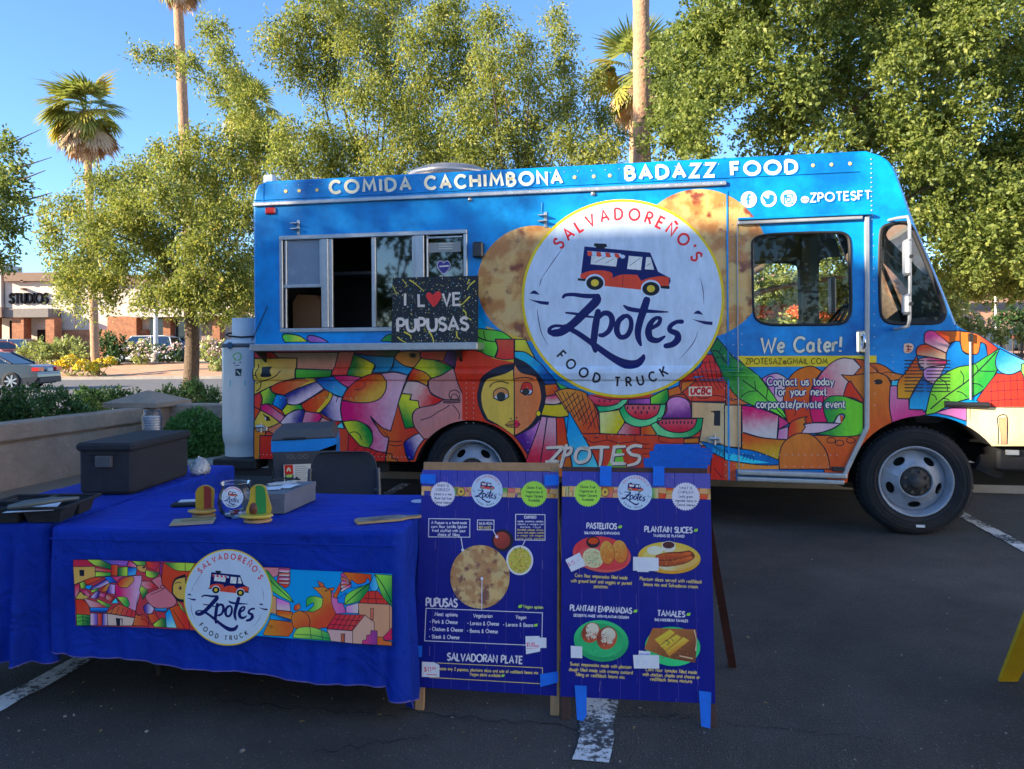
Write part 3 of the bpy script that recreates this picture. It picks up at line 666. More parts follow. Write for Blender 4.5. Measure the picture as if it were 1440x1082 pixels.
def frond_mesh(name, L_=1.0, segs=22, fan=150, droop=.25, seed=0):
    """a fan leaf: petiole, then radiating folded blades that droop at their tips"""
    rng = random.Random(seed); vs = []; fs = []; vv = []
    def q(a, b, c, d, v): k = len(vs); vs.extend([a, b, c, d]); fs.append((k, k + 1, k + 2, k + 3)); vv.extend([v] * 4)
    pe = .42 * L_
    q((0, -.018 * L_, 0), (0, .018 * L_, 0), (pe, .012 * L_, .02), (pe, -.012 * L_, .02), .3)
    for i in range(segs):
        a = R(-fan / 2 + fan * i / (segs - 1)); ln = L_ * .62 * (1 - .25 * abs(i / (segs - 1) - .5) * 2) * rng.uniform(.85, 1.1)
        ca, sa = math.cos(a), math.sin(a); wd = .062 * L_; v = rng.uniform(.2, .9)
        def P(r_, o): return (pe + ca * r_ - sa * o, sa * r_ + ca * o, -droop * (r_ / L_) ** 2 * 2.2 + (.012 * L_ if i % 2 else -.012 * L_))
        q(P(0, 0), P(ln * .5, wd / 2), P(ln * .55, 0), P(ln * .5, -wd / 2), v)
        q(P(ln * .5, wd / 2), P(ln * .75, wd * .35), P(ln * .78, -wd * .2), P(ln * .5, -wd / 2), v)
        q(P(ln * .75, wd * .35), P(ln, wd * .05), P(ln, -wd * .05), P(ln * .75, -wd * .35), v)
    me = bpy.data.meshes.new(name); me.from_pydata(vs, [], fs); a_ = me.attributes.new('v', 'FLOAT', 'POINT'); a_.data.foreach_set('value', vv); me.update(); return me
FG = [frond_mesh('frond', 1, 22, 160, .35, s) for s in range(3)]; FB = [frond_mesh('dead_frond', 1, 14, 60, .1, 9 + s) for s in range(2)]
def palm(label, x, Y, ztop, r0, crown_r, seed, nlive=30, ndead=20, base_z=0.0, yel=4, group='fan palms'):
    rng = random.Random(seed); p = at(x[0], 500, Y); t = thing('fan_palm', label, 'palm tree', (p.x, Y, base_z), 0, group)
    q = at(x[1], 200, Y); dx = q.x - p.x
    tm = MB(); pts = []; rr = []; n = 40; H = ztop - base_z
    for i in range(n + 1):
        f = i / n; pts.append((dx * f ** 1.3, 0, H * f)); rr.append(r0 * (1.12 - .25 * f) * (1 + (.05 if i % 2 else -.02)))
    tm.tube(pts, rr, 14); tm.build('trunk', PTR, t)
    for i in range(nlive + ndead):
        live = i < nlive
        o_ = bpy.data.objects.new('frond' if live else 'dead_frond', (FG if live else FB)[i % (3 if live else 2)]); col.objects.link(o_); o_.parent = t
        if live: el = R(rng.uniform(-62, 75)); s_ = crown_r * rng.uniform(.8, 1.05)
        else: el = R(rng.uniform(-85, -38)); s_ = crown_r * rng.uniform(.7, 1.0)
        az = rng.uniform(0, 2 * PI)
        o_.location = (dx + math.cos(az) * r0 * .5, math.sin(az) * r0 * .5, H - (0 if live else rng.uniform(0, .22) * crown_r))
        o_.rotation_euler = (rng.uniform(-.4, .4), -el, az); o_.scale = (s_, s_, s_)
        if not o_.data.materials: o_.data.materials.append(PALMG if live else PALMB)
        if live and (i < yel or el < R(-25)) :
            o_.material_slots[0].link = 'OBJECT'; o_.material_slots[0].material = PALMY if rng.random() < .6 else PALMG
    return t
palm('fan palm with a full crown, its pale trunk rising from yellow flowers', (134, 121), 41.6, at(122, 156, 41.6).z, .2, 2.5, 31, 56, 80, .2, yel=14)
palm('tall slim palm left of the food truck, crown cut off by the photo top', (271, 250), 30, at(250, -40, 30).z, .2, 1.5, 32, 26, 20)
palm('thick bare palm trunk behind the truck roof, reaching out of the top of the photo', (905, 903), 16.5, 11.5, .185, 1.5, 33, 26, 14)
palm('fan palm with yellow-green fronds just left of the thick bare palm trunk', (893, 893), 24, at(893, 100, 24).z, .17, 1.7, 34, 40, 30, yel=26)
palm('fan palm half hidden in the willowy tree, showing pale dead and yellow fronds', (385, 350), 25, at(350, 150, 25).z, .17, 1.2, 35, 22, 18, yel=10)
def shrub(name, label, blobs, leafm, dens, m, ln, leaf, seed, group=None, cat_='shrub', flowers=None, droop=-.3, z0=0.0, lmp=.15, sh=.3):
    cx = sum(b[0] for b in blobs) / len(blobs); cy = sum(b[1] for b in blobs) / len(blobs)
    t = thing(name, label, cat_, (cx, cy, z0), 0, group)
    c, d, v = sprays(blobs, dens, m, ln, seed, droop, .8, sh, lmp); c = c - np.array([cx, cy, z0]); keep = c[:, 2] > .01; c, d, v = c[keep], d[keep], v[keep]
    link('foliage', leaf_mesh('foliage', c, d, leaf[0], leaf[1], v, seed, .8), leafm, t)
    st_ = MB(); rng = random.Random(seed)
    for b in blobs:
        for k in range(3): st_.tube([(rng.uniform(-.05, .05), rng.uniform(-.05, .05), 0), (b[0] - cx + rng.uniform(-.3, .3) * b[3], b[1] - cy, max(.05, b[2] - z0))], [.015, .006], 5)
    st_.build('stems', BARK, t)
    if flowers:
        fm, n, sz = flowers; rg = np.random.default_rng(seed + 1); P = []
        for b in blobs:
            a = rg.normal(0, 1, (n, 3)); a[:, 2] = abs(a[:, 2]); a[:, 1] = -abs(a[:, 1]); a /= np.linalg.norm(a, axis=1)[:, None]; P.append(np.array(b[:3]) + a * np.array(b[3:6]) * rg.uniform(.92, 1.08, (n, 1)))
        P = np.concatenate(P) - np.array([cx, cy, z0])
        link('blossom', leaf_mesh('blossom', np.concatenate([P, P + .3 * sz]), np.zeros((2 * len(P), 3)), sz, sz, np.full(2 * len(P), .5), seed, 1), fm, t, kind='stuff')
    return t
YEL = mat('yellow_petal', (0.75, 0.55, 0.02), .6); WHT = mat('pale_petal', (0.75, 0.55, 0.5), .6); ORG = mat('orange_petal', (0.75, 0.17, 0.06), .6)
def gb(lst, Y, z0=0.0, jy=.3, seed=2, sq=1.0):
    rng = random.Random(seed); o = []
    for x, y, r_ in lst:
        Yd = Y + rng.uniform(-jy, jy); p = at(x, y, Yd); rr = r_ / F_PX * Yd; o.append((p.x, p.y, p.z, rr, rr, rr * sq))
    return o
p = at(273, 612, 9.7)
shrub('round_bush', 'clipped round green bush beside the grey gas cylinder, in front of the wall', [(p.x, p.y, p.z - .02, .37, .37, .36), (p.x + .0, p.y, p.z - .16, .37, .37, .28)], leafmat('bush_leaf', (.06, .15, .035), (.20, .38, .09), .3), 20000, 4, .035, (.032, .020), 40, droop=-.5, lmp=.03, sh=.16)
LEAF_H = leafmat('hedge_leaf', (0.045, 0.10, 0.03), (0.15, 0.26, 0.075), .3)
shrub('hedge', 'dark green flowering hedge behind the low wall at the far left', gb([(-10, 575, 34), (35, 572, 32), (80, 576, 32), (110, 588, 24), (20, 590, 30)], 9.6), LEAF_H, 7000, 6, .06, (.045, .018), 41, 'hedges behind the wall', flowers=(WHT, 12, .018))
shrub('hedge', 'dark green hedge behind the wall, just left of the pillar cap', gb([(140, 568, 24), (120, 562, 20), (165, 560, 16), (190, 563, 15)], 12.2), LEAF_H, 5600, 6, .07, (.05, .02), 42, 'hedges behind the wall')
shrub('hedge', 'dark spiky hedge at the foot of the dark tree trunk behind the wall', gb([(238, 560, 18), (268, 556, 20), (295, 560, 17), (275, 545, 12)], 12.6), LEAF_H, 5600, 6, .08, (.05, .02), 43, 'hedges behind the wall')
shrub('flower_bed', 'mass of yellow flowers left of the pale thin tree trunk across the street', gb([(85, 520, 12), (100, 515, 15), (118, 520, 13)], 41.0, .3), LEAF_P, 80, 7, .3, (.16, .1), 44, 'yellow flower mounds', 'flowers', flowers=(YEL, 160, .10), z0=.2)
shrub('flower_bed', 'mass of yellow flowers right of the pale thin tree trunk across the street', gb([(140, 518, 12), (155, 512, 9), (130, 522, 9)], 41.0, .3), LEAF_P, 80, 7, .3, (.16, .1), 45, 'yellow flower mounds', 'flowers', flowers=(YEL, 160, .10), z0=.2)
for i, (bl, lm, lab, fl) in enumerate([
    ([(35, 494, 12), (55, 490, 15), (62, 500, 14)], LEAF_P, 'grey-green shrub directly above the silver sedan across the street', None),
    ([(78, 492, 16), (98, 490, 18), (112, 496, 14)], LEAF_P, 'feathery grey-green shrub between the sedan and the pale thin tree trunk', None),
    ([(148, 484, 18), (165, 488, 18), (158, 500, 14)], LEAF_S, 'darker feathery shrub right of the pale thin tree trunk', None),
    ([(190, 495, 15), (205, 492, 15), (198, 502, 12)], LEAF_P, 'pale flowering shrub in front of the white van across the street', (WHT, 30, .12)),
    ([(232, 498, 13), (250, 494, 12)], LEAF_S, 'low pink-flowering shrub just left of the dark tree trunk across the street', (WHT, 36, .12)),
    ([(292, 490, 14), (308, 492, 12), (300, 500, 10)], LEAF_P, 'pale flowering shrub between the dark tree trunk and the gas cylinder', (WHT, 40, .12)),
    ([(303, 517, 10), (312, 515, 8)], LEAF_P, 'small bright green shrub on the dirt beside the gas cylinder', None)]):
    shrub('shrub', lab, gb(bl, 47 if i < 6 else 43, .6), lm, 160, 8, .4, (.20, .09), 50 + i, 'shrubs across the street', flowers=fl, z0=.6 if i < 6 else .3)
for i, (bl, lm, lab, fl, Y) in enumerate([
    ([(1365, 455, 16), (1350, 450, 14), (1385, 462, 14)], LEAF_P, 'pale-flowering shrub just right of the windscreen', (WHT, 26, .05), 22),
    ([(1410, 467, 12), (1408, 475, 10)], LEAF_P, 'small rounded bright green shrub above the truck bonnet', None, 21),
    ([(1435, 466, 12), (1438, 474, 10)], LEAF_P, 'small rounded shrub at the right edge of the photo above the bonnet', None, 21),
    ([(1425, 445, 14), (1445, 450, 18), (1405, 448, 12)], LEAF_S, 'darker shrub behind the two rounded shrubs at the right edge', None, 24),
    ([(1045, 420, 44), (1085, 408, 40), (1125, 418, 40)], LEAF_P, 'pale green thicket seen through the cab door window', None, 20),
    ([(1160, 400, 40), (1190, 420, 40), (1225, 415, 40)], LEAF_P, 'green thicket seen through the front of the cab', None, 20),
    ([(1260, 390, 44), (1300, 420, 44), (1330, 425, 30)], LEAF_P, 'green thicket seen through the small front side window', None, 20),
    ([(1070, 448, 16), (1095, 446, 18), (1120, 448, 16)], LEAF_P, 'red flower bed seen through the cab door window', (ORG, 240, .06), 15.5),
    ([(1150, 452, 14), (1185, 450, 16), (1215, 452, 14)], LEAF_P, 'red flower bed seen past the steering wheel', (ORG, 90, .06), 15.5),
    ([(1380, 392, 30), (1420, 378, 34), (1350, 400, 26), (1450, 395, 30), (1400, 412, 16), (1345, 425, 16), (1372, 420, 10), (1436, 418, 14), (1300, 400, 30), (1250, 400, 30)], LEAF_P, 'scrub on the red dirt hillside at the right', None, 60)]):
    if Y < 60: shrub('shrub' if fl is None or fl[0] is WHT else 'flower_bed', lab, gb(bl, Y, .1), lm, 800 * (20 / Y) ** 2, 7, .22, (.11, .055), 70 + i, 'shrubs right of the truck', flowers=fl, z0=.12)
    else: shrub('shrub', lab, gb(bl, Y, .1), lm, 60, 8, .9, (.35, .2), 70 + i, 'shrubs right of the truck', z0=5)
BT = mat('tan_render', (0.62, 0.52, 0.44), .9, var=.06, scale=1.5); BD = mat('brown_render', (0.23, 0.15, 0.11), .9, var=.08, scale=1.5); BK = mat('orange_brick', (0.36, 0.15, 0.075), .9, var=.3, scale=3.5); GREYR = mat('grey_render', (0.22, 0.19, 0.17), .9)
DGL = mat('dark_shop_glass', (0.02, 0.025, 0.03), .15, spec=.8)
BY = 57.0; bz = .72
def bx(px): return at(px, 450, BY).x
def bzv(py, px=160): return at(px, py, BY).z
bl_ = thing('shop_building', 'long tan shop building with brick piers and dark 3-D letters on its front', 'building', (bx(100), BY, bz))
def bpart(nm, m, x0, y0, x1, y1, d0, d1, kind=None, label=None):     # front face d0 in front of BY ... d1 behind
    q = MB(); q.bb((bx(x0) - bx(100), d0, bzv(y1) - bz), (bx(x1) - bx(100), d1, bzv(y0) - bz)); return q.build(nm, m, bl_, label=label)
q = MB(); q.bb((bx(-60) - bx(100), 2, 0), (bx(100) - bx(100), 22, bzv(389) - bz)); q.build('wall', BT, bl_)
q = MB(); q.bb((0, 0, 0), (bx(500) - bx(100), 22, bzv(396) - bz)); q.build('wall', BT, bl_)
bpart('wall', BT, 5, 392, 90, 434, 0.2, 2.2)
bpart('cornice', BD, 9, 383, 104, 395, -.25, 2.3); bpart('cornice', BD, 106, 388, 340, 399, -.5, 1)
bpart('cornice', BT, -60, 371, 8, 381, -.3, 2); bpart('tower_wall', BT, -60, 381, 3, 440, -.1, 2)
bpart('pier', BT, 88, 392, 106, 470, -.2, .6)
bpart('canopy', GREYR, 8, 435, 86, 447, -1.6, 0); bpart('canopy_fascia', BD, -40, 433, 26, 447, -1.9, -.7)
for x0, x1 in ((-20, 9), (34, 50), (80, 92)): bpart('brick_pier', BK, x0, 447, x1, 505, -1.4, -.5)
for x0, x1 in ((12, 34), (51, 80)):
    bpart('shop_window', DGL, x0, 450, x1, 505, .1, .3); bpart('mullion', BD, (x0 + x1) / 2 - .6, 450, (x0 + x1) / 2 + .6, 505, 0, .1)
bpart('shop_sign', mat('white_panel', (.6, .55, .48), .8), 52, 449, 70, 463, -.2, .1)
for x0, x1 in ((92, 132), (140, 172), (190, 210)): bpart('brick_wainscot', BK, x0, 464, x1, 505, -.35, .1)
bpart('brick_wainscot', BK, 160, 446, 200, 505, -.9, .0)
bpart('shop_window', DGL, 212, 448, 236, 505, -.1, .1); bpart('brick_pier', BK, 236, 446, 246, 505, -.8, .0); bpart('shop_window', DGL, 248, 450, 280, 505, -.1, .1)
bpart('canopy', BT, 200, 438, 330, 448, -1.8, 0); bpart('brick_pier', BK, 306, 448, 316, 505, -1.0, .0); bpart('shop_window', mat('tan_blind', (.3, .22, .16), .8), 284, 450, 304, 505, -.1, .1)
for py in (395, 406): bpart('wall_vent', BD, 32, py - 1.6, 35.5, py + 1.6, -.25, .25)
fr_b = Frame((bx(0), BY - .02, 0), (1, 0, 0), (0, 0, 1))
G, W = glyphs('STUDIOS', 26)
x0, x1 = bx(13), bx(66); zb = bzv(426, 40); hh = bzv(415, 40) - zb
SIGN = mat('dark_sign_face', (0.008, 0.008, 0.012), .9, spec=.05)
hh = abs(bzv(414, 40) - bzv(427, 40))
for gi, (gx, gw, st_) in enumerate(G):
    q = MB(); sx_ = (x1 - x0) / W
    for s_ in st_:
        for i in range(len(s_) - 1):
            a, b = s_[i], s_[i + 1]; pa = Vector((a[0] * sx_, 0, a[1] * hh)); pb_ = Vector((b[0] * sx_, 0, b[1] * hh)); d_ = (pb_ - pa).normalized(); n_ = Vector((-d_.z, 0, d_.x)) * .06
            e_ = d_ * .05
            vs = [pa - e_ - n_, pb_ + e_ - n_, pb_ + e_ + n_, pa - e_ + n_]
            q.add([v + Vector((0, -.12 - .002 * i, 0)) for v in vs] + [v + Vector((0, .0, 0)) for v in vs], [(0, 1, 2, 3), (7, 6, 5, 4), (0, 4, 5, 1), (1, 5, 6, 2), (2, 6, 7, 3), (3, 7, 4, 0)])
    q.xf(Matrix.Translation((x0 - bx(100), .18, zb - bz))); q.build('letter', SIGN, bl_)
lp = thing('lamp_post', 'white lamp post rising between the parked cars across the street', 'lamp post', (at(219, 470, 50).x, 50, .72))
q = MB(); q.cyl((0, 0, 0), (0, 0, 4.2), .16, .12); q.build('pole', mat('white_pole', (.7, .68, .62), .5), lp); q = MB(); q.cyl((0, 0, 0), (0, 0, .6), .3); q.build('base', CONC, lp)
lp = thing('lamp_post', 'thin pale post on the red dirt hillside at the right', 'lamp post', (at(1400, 430, 40).x, 40, 1.0))
q = MB(); q.cyl((0, 0, 0), (0, 0, 4.2), .06, .05); q.build('pole', mat('white_pole', (.7, .68, .62), .5), lp)
RUB = mat('tyre_rubber', (0.018, 0.018, 0.02), .85, var=.3, scale=10, bump=.2); ALLOY = mat('alloy', (0.55, 0.56, 0.58), .3, .9); CGL = glassmat('car_glass', (.12, .14, .15), .12)
REDL = mat('tail_light', (0.55, 0.02, 0.02), .2, coat=.8); CHR = mat('chrome', (0.75, 0.76, 0.78), .12, 1.0, var=.02); BLKP = mat('black_plastic', (0.02, 0.021, 0.024), .5, bump=.15, bscale=90)
def car(label, loc, rz, paint, L_=4.8, W_=1.8, H_=1.45, style='sedan', detail=True):
    t = thing('parked_car' if style != 'drive' else 'car', label, 'car' if H_ < 1.6 else 'suv', loc, rz, 'cars across the street')
    h = H_
    if style == 'sedan':
        body = "0,.45! .02,.62 .10,.80 .35,.93 1.0,.97 1.3,1.0! 3.5,.96! 4.1,.86 4.6,.74 4.78,.60! 4.8,.35! 4.6,.2! .2,.2!"; cab = [(.95, .98), (1.75, 1.40), (2.2, 1.45), (2.9, 1.43), (3.75, .98)]
    else:
        body = "0,.45! 0,.9 .05,1.05! .2,1.1! 3.6,1.08! 4.3,1.0 4.65,.85 4.78,.6! 4.8,.35! 4.6,.25! .2,.25!"; cab = [(.12, 1.08), (.35, 1.75), (.8, 1.86), (3.0, 1.84), (3.75, 1.09)]
    k = L_ / 4.8; loop = [(x * k, z * H_ / (1.45 if style == 'sedan' else 1.86)) for x, z in smooth(body, True, 4)]
    cab = [(x * k, z * H_ / (1.45 if style == 'sedan' else 1.86)) for x, z in cab]
    holes_c = [(.95 * k, .33), (3.75 * k, .33)]
    q = MB(); q.prism(loop, -W_ / 2, W_ / 2, f=lambda x, y, z: (x, y * (1 - .06 * max(0, z - .5)), z)); q.build('body', paint, t, bevel=.05)
    def wf(x, y, z):
        f_ = (z - cab[0][1]) / (cab[2][1] - cab[0][1]); return (x, y * (1 - .22 * max(0, f_)), z)
    q = MB(); q.prism(cab, -W_ / 2 + .05, W_ / 2 - .05, f=wf); q.build('glass', CGL if detail else CGL, t)
    rf = [(x, z) for x, z in cab[1:4]]; q = MB()
    q.prism([(rf[0][0] - .02, rf[0][1]), (rf[1][0], rf[1][1] + .02), (rf[2][0], rf[2][1] + .02), (rf[2][0] + .1, rf[2][1] - .05), (rf[0][0] + .1, rf[0][1] - .05)], -W_ / 2 + .04, W_ / 2 - .04, f=lambda x, y, z: (x, y * .78, z)); q.build('roof', paint, t, bevel=.02)
    for sg in (-1, 1):
        mx_ = (cab[1][0] + cab[3][0]) / 2
        for (a, b) in ((cab[0], cab[1]), (cab[4], cab[3]), ((mx_, cab[0][1]), (mx_, cab[2][1]))):
            q = MB(); q.tube([wf(a[0], sg * (W_ / 2 - .05), a[1]), wf(b[0], sg * (W_ / 2 - .05), b[1])], .045, 6); q.build('pillar', paint, t)
    for x, z in holes_c:
        for sg in (-1, 1):
            wh = MB(); wh.lathe([(0, -.1), (.30, -.1), (.34, -.07), (.34, .07), (.30, .1), (.24, .1)], (x, sg * (W_ / 2 - .06), .34), 'y', 28); wo = wh.build('wheel', RUB, t)
            rm = MB(); rm.lathe([(.24, .0), (.235, .04)], (x, sg * (W_ / 2 - .06), .34), 'y', 24); sy = sg * (W_ / 2 - .06) + sg * .09
            for a in range(7):
                A = 2 * PI * a / 7; rm.box((x + .12 * math.cos(A), sy, .34 + .12 * math.sin(A)), (.22, .02, .05), Matrix.Rotation(-A, 3, 'Y'))
            rm.cyl((x, sy - .01, .34), (x, sy + .015 * sg, .34), .06); rm.build('rim', ALLOY, wo)
    for sg in (-1, 1):
        q = MB(); zl = .78 if style == 'sedan' else .95; q.bb((-.03, sg * (W_ / 2 - .42), zl - .07), (.22, sg * (W_ / 2 + .003), zl + .07)); q.build('tail_light', REDL, t)
    q = MB(); q.bb((-.035, -.2, .70), (.02, .2, .82)); q.build('plate', mat('licence_plate', (.6, .65, .6), .5), t)
    q = MB(); q.bb((-.05, -W_ / 2 + .05, .25), (.2, W_ / 2 - .05, .45)); q.build('bumper', BLKP, t, bevel=.03)
    return t
SIL = mat('silver_paint', (0.055, 0.058, 0.068), .3, .6, var=.03, coat=.8); WPT = mat('white_paint', (.75, .75, .74), .3, 0, coat=.6); RPT = mat('red_paint', (.35, .04, .03), .3, coat=.6); DPT = mat('dark_blue_paint', (.05, .07, .10), .3, coat=.6)
p = gnd(70, 548)      # its tail end
car('silver-grey sedan seen from its rear side, driving off at the left across the street', (p.x, p.y, .03), PI + .10, SIL, 4.8, 1.82, 1.47, 'sedan')
car('white suv parked behind the flowering shrubs, left of the dark tree trunk', (at(252, 480, 54).x, 54, .72), PI, WPT, 4.7, 1.9, 1.85, 'suv')
car('dark car right of the dark tree trunk in the far car park', (at(318, 480, 55).x, 55, .72), PI, DPT, 4.7, 1.85, 1.5, 'sedan')
car('white and red car at the far left edge of the far car park', (at(24, 490, 50).x, 50, .72), PI - .4, RPT, 4.6, 1.8, 1.5, 'sedan')
car('grey pickup-like suv by the brick shop window', (at(52, 480, 54.5).x, 54.5, .72), PI, mat('grey_paint', (.25, .25, .24), .4), 4.6, 1.8, 1.7, 'suv')
car('dark blue car seen over the shrubs right of the windscreen', (at(1410, 440, 33).x, 33, 1.02), PI, DPT, 4.8, 1.85, 1.42, 'sedan')
car('second dark car at the right edge of the photo', (at(1425, 440, 34).x, 35, 1.0), 0.2, mat('black_paint', (.03, .03, .035), .3, coat=.7), 4.8, 1.85, 1.42, 'sedan')
HB = 8.45; DB = 11.0
sb = thing('shade_caster', 'unseen tan building added behind the camera to shade the parking lot', 'building', tuple(lot(-10.15, -DB)), -TH)  # added out of view; its blocks are shaped only for the shadow they cast
q = MB(); q.bb((-15, -1, 0), (-1.1, 0, HB)); q.bb((-15, -16, 0), (1.1, -3, HB)); q.build('wall', mat('pale_render', (.42, .36, .30), .9, var=.05), sb)
q = MB(); q.bb((-15, -1, HB + .003), (-1.1, .02, HB + .3)); q.build('roof', BD, sb); q = MB(); q.bb((-15, -16, HB + .003), (1.1, -3, HB + .3)); q.build('roof', BD, sb)
for i in range(3):
    q = MB(); q.bb((-14 + i * 4, .003, 1.0), (-11.6 + i * 4, .05, 3.0)); q.build('window', DGL, sb)
pb2 = thing('bounce_block', 'unseen pale block added right behind the camera to bounce sunlight onto the truck', 'building', (17, -8, 0))  # added out of view as a reflector, warms the shaded truck side
q = MB(); q.bb((0, -18, 0), (10, 16, 9)); q.build('wall', mat('cream_render', (.74, .70, .64), .9, var=.04), pb2)
for i in range(7):
    q = MB(); q.bb((-.05, -15 + i * 4.2, 1.0), (-.003, -13.4 + i * 4.2, 2.6)); q.build('window', DGL, pb2)
sheet('bounce_paving', [(8, -40), (17, -40), (17, 8), (8, 4)], 0.008, mat('pale_paving', (.62, .58, .52), .9, var=.08, scale=2))  # added unseen pale ground, bounces sunlight back into the shade
TM = Matrix(((DU.x, NU.x, 0, TO.x), (DU.y, NU.y, 0, TO.y), (0, 0, 1, 0), (0, 0, 0, 1)))
truck = thing('food_truck', 'blue food truck with a folk art mural and large round white logo', 'food truck', M=TM)
FT = Frame(TO, DU, (0, 0, 1))
tp = FT.px
BLUE_C = C(0, 112, 190)
def paint_mat():
    m, t, b = nodemat('blue_wrap'); L = t.links.new
    tc = t.nodes.new('ShaderNodeTexCoord'); n = t.nodes.new('ShaderNodeTexNoise'); n.inputs['Scale'].default_value = 1.6; n.inputs['Detail'].default_value = 9; n.inputs['Roughness'].default_value = .68; L(tc.outputs['Object'], n.inputs['Vector'])
    r_ = t.nodes.new('ShaderNodeValToRGB'); e = r_.color_ramp.elements; e[0].position = .36; e[0].color = (.0, .13, .42, 1); e[1].position = .62; e[1].color = (.0, .35, .84, 1)
    L(n.outputs['Fac'], r_.inputs[0]); L(r_.outputs[0], b.inputs['Base Color']); b.inputs['Roughness'].default_value = .33; b.inputs['Specular IOR Level'].default_value = .35; b.inputs['Coat Weight'].default_value = .12; b.inputs['Coat Roughness'].default_value = .12
    n2 = t.nodes.new('ShaderNodeTexNoise'); n2.inputs['Scale'].default_value = 3.2; n2.inputs['Detail'].default_value = 3; L(tc.outputs['Object'], n2.inputs['Vector'])
    bp = t.nodes.new('ShaderNodeBump'); bp.inputs['Strength'].default_value = .12; bp.inputs['Distance'].default_value = .02; L(n2.outputs['Fac'], bp.inputs['Height']); L(bp.outputs[0], b.inputs['Normal'])
    return m
BLUE = paint_mat()
ALU = mat('aluminium', (.50, .51, .52), .38, .75, var=.10, scale=20, bump=.1); ALUD = mat('dull_aluminium', (.42, .44, .46), .5, .5, var=.1, scale=12); BLK = mat('black_paint_matt', (.012, .012, .014), .7); UND = mat('underbody', (.015, .014, .013), .8, var=.4)
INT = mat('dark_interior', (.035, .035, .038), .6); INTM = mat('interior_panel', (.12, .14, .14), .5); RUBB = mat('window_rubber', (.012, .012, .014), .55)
WT = 2.2
def loc_(pts): return [tp(x, y) for x, y in pts]
z_top = (tp(700, 237.5)[1] + tp(480, 248.5)[1] + tp(1100, 219.4)[1]) / 3
z_rear = tp(450, 647)[1]; z_skirt = tp(1021, 676)[1]
u_end = 0.0
def px_arc(cx, cy, rm, a0, a1, n=14):     # circle on the plane, centre given in pixels, radius in metres
    c = tp(cx, cy); return [(c[0] + rm * math.cos(R(a0 + (a1 - a0) * i / n)), c[1] + rm * math.sin(R(a0 + (a1 - a0) * i / n))) for i in range(n + 1)]
z_hood_b = tp(1425, 627)[1]
def arch(cx, cy, rm, zl, zr, n=20):
    c = tp(cx, cy); a0 = 180 - math.degrees(math.asin(max(-1, min(1, (zl - c[1]) / rm)))); a1 = math.degrees(math.asin(max(-1, min(1, (zr - c[1]) / rm))))
    return [(c[0] + rm * math.cos(R(a0 + (a1 - a0) * i / n)), c[1] + rm * math.sin(R(a0 + (a1 - a0) * i / n))) for i in range(n + 1)]
fa = arch(1303, 690, .56, z_skirt, z_hood_b, 22); ra = arch(662, 676, .50, z_rear, z_rear)
top_path = smooth([(1222, 213.5, 1), (1238, 218), (1250, 226), (1259, 238), (1266, 255), (1290, 321), (1318, 386), (1346, 456, 1)], False, 3)
top_path = [tp(*p) for p in top_path]
top_path[0] = (top_path[0][0] - .02, z_top)
hood = [tp(*p) for p in smooth([(1346, 458, 1), (1364, 467), (1386, 477), (1412, 490), (1440, 505), (1468, 520), (1492, 536), (1503, 556), (1506, 590), (1506, 628, 1)], False, 3)]
hood[-1] = (hood[-1][0], z_hood_b)
rear_top = [(0, z_top - .17), (.012, z_top - .09), (.05, z_top - .03), (.13, z_top)]
upper = rear_top + top_path + hood[1:]
RB = .022
def inset(P, d):
    out = []
    for i, p in enumerate(P):
        a = P[max(i - 1, 0)]; b = P[min(i + 1, len(P) - 1)]; dx, dz = b[0] - a[0], b[1] - a[1]; l = math.hypot(dx, dz) or 1
        out.append((p[0] + dz / l * d, p[1] - dx / l * d))
    return out
up_full = [(0, z_rear)] + upper
side_up = inset(up_full, RB)
lower = [(fa[-1][0], z_hood_b)] + fa[::-1][1:-1] + [(fa[0][0], z_skirt), (ra[-1][0] , z_skirt), (ra[-1][0], z_rear)] + ra[::-1][1:-1] + [(ra[0][0], z_rear)]
lower = []
lower += fa[::-1]; lower += [(ra[-1][0] + .03, z_skirt), (ra[-1][0] + .03, z_rear + .0)]; lower += ra[::-1]
outline = side_up + lower
def rrect(x0, y0, x1, y1, r_, n=5):
    P = []
    for cx, cy, a in ((x1 - r_, y0 + r_, -90), (x1 - r_, y1 - r_, 0), (x0 + r_, y1 - r_, 90), (x0 + r_, y0 + r_, 180)):
        for i in range(n + 1): A = R(a + 90 * i / n); P.append((cx + r_ * math.cos(A), cy + r_ * math.sin(A)))
    return P
door_win = [tp(*p) for p in smooth("1058,352 1060,338 1075,331 1120,328 1170,327 1188,329 1195,340 1196,380 1197,430 1193,447 1180,456 1130,457 1085,457 1066,451 1060,438 1059,400", True, 3)]
quart = [tp(*p) for p in smooth("1238,332 1242,320 1255,315 1272,313 1281,318 1292,342 1310,385 1327,430 1328,446 1318,454 1290,455 1256,455 1242,448 1238,430 1237,380", True, 3)]
serv = [tp(394, 333.6), tp(658, 323.5), tp(658, 463), tp(394, 468)]
us0, us1 = serv[0][0], (serv[1][0] + serv[2][0]) / 2; zs1 = (serv[0][1] + serv[1][1]) / 2; zs0 = (serv[2][1] + serv[3][1]) / 2
serv = [(us0, zs1), (us1, zs1), (us1, zs0), (us0, zs0)]
zr1 = tp(700, 524)[1]; zr2 = tp(700, 536.5)[1]; u_rib_end = tp(1020, 530)[0]
def _rib0(z):
    o = 0.0
    if zr2 + .004 < z < zr1 + .05: o = .026 * math.sin(PI * min(1, max(0, (z - zr2 - .004) / (zr1 + .046 - zr2)))) ** .5
    if abs(z - zr2) < .0085: o -= .006
    return o
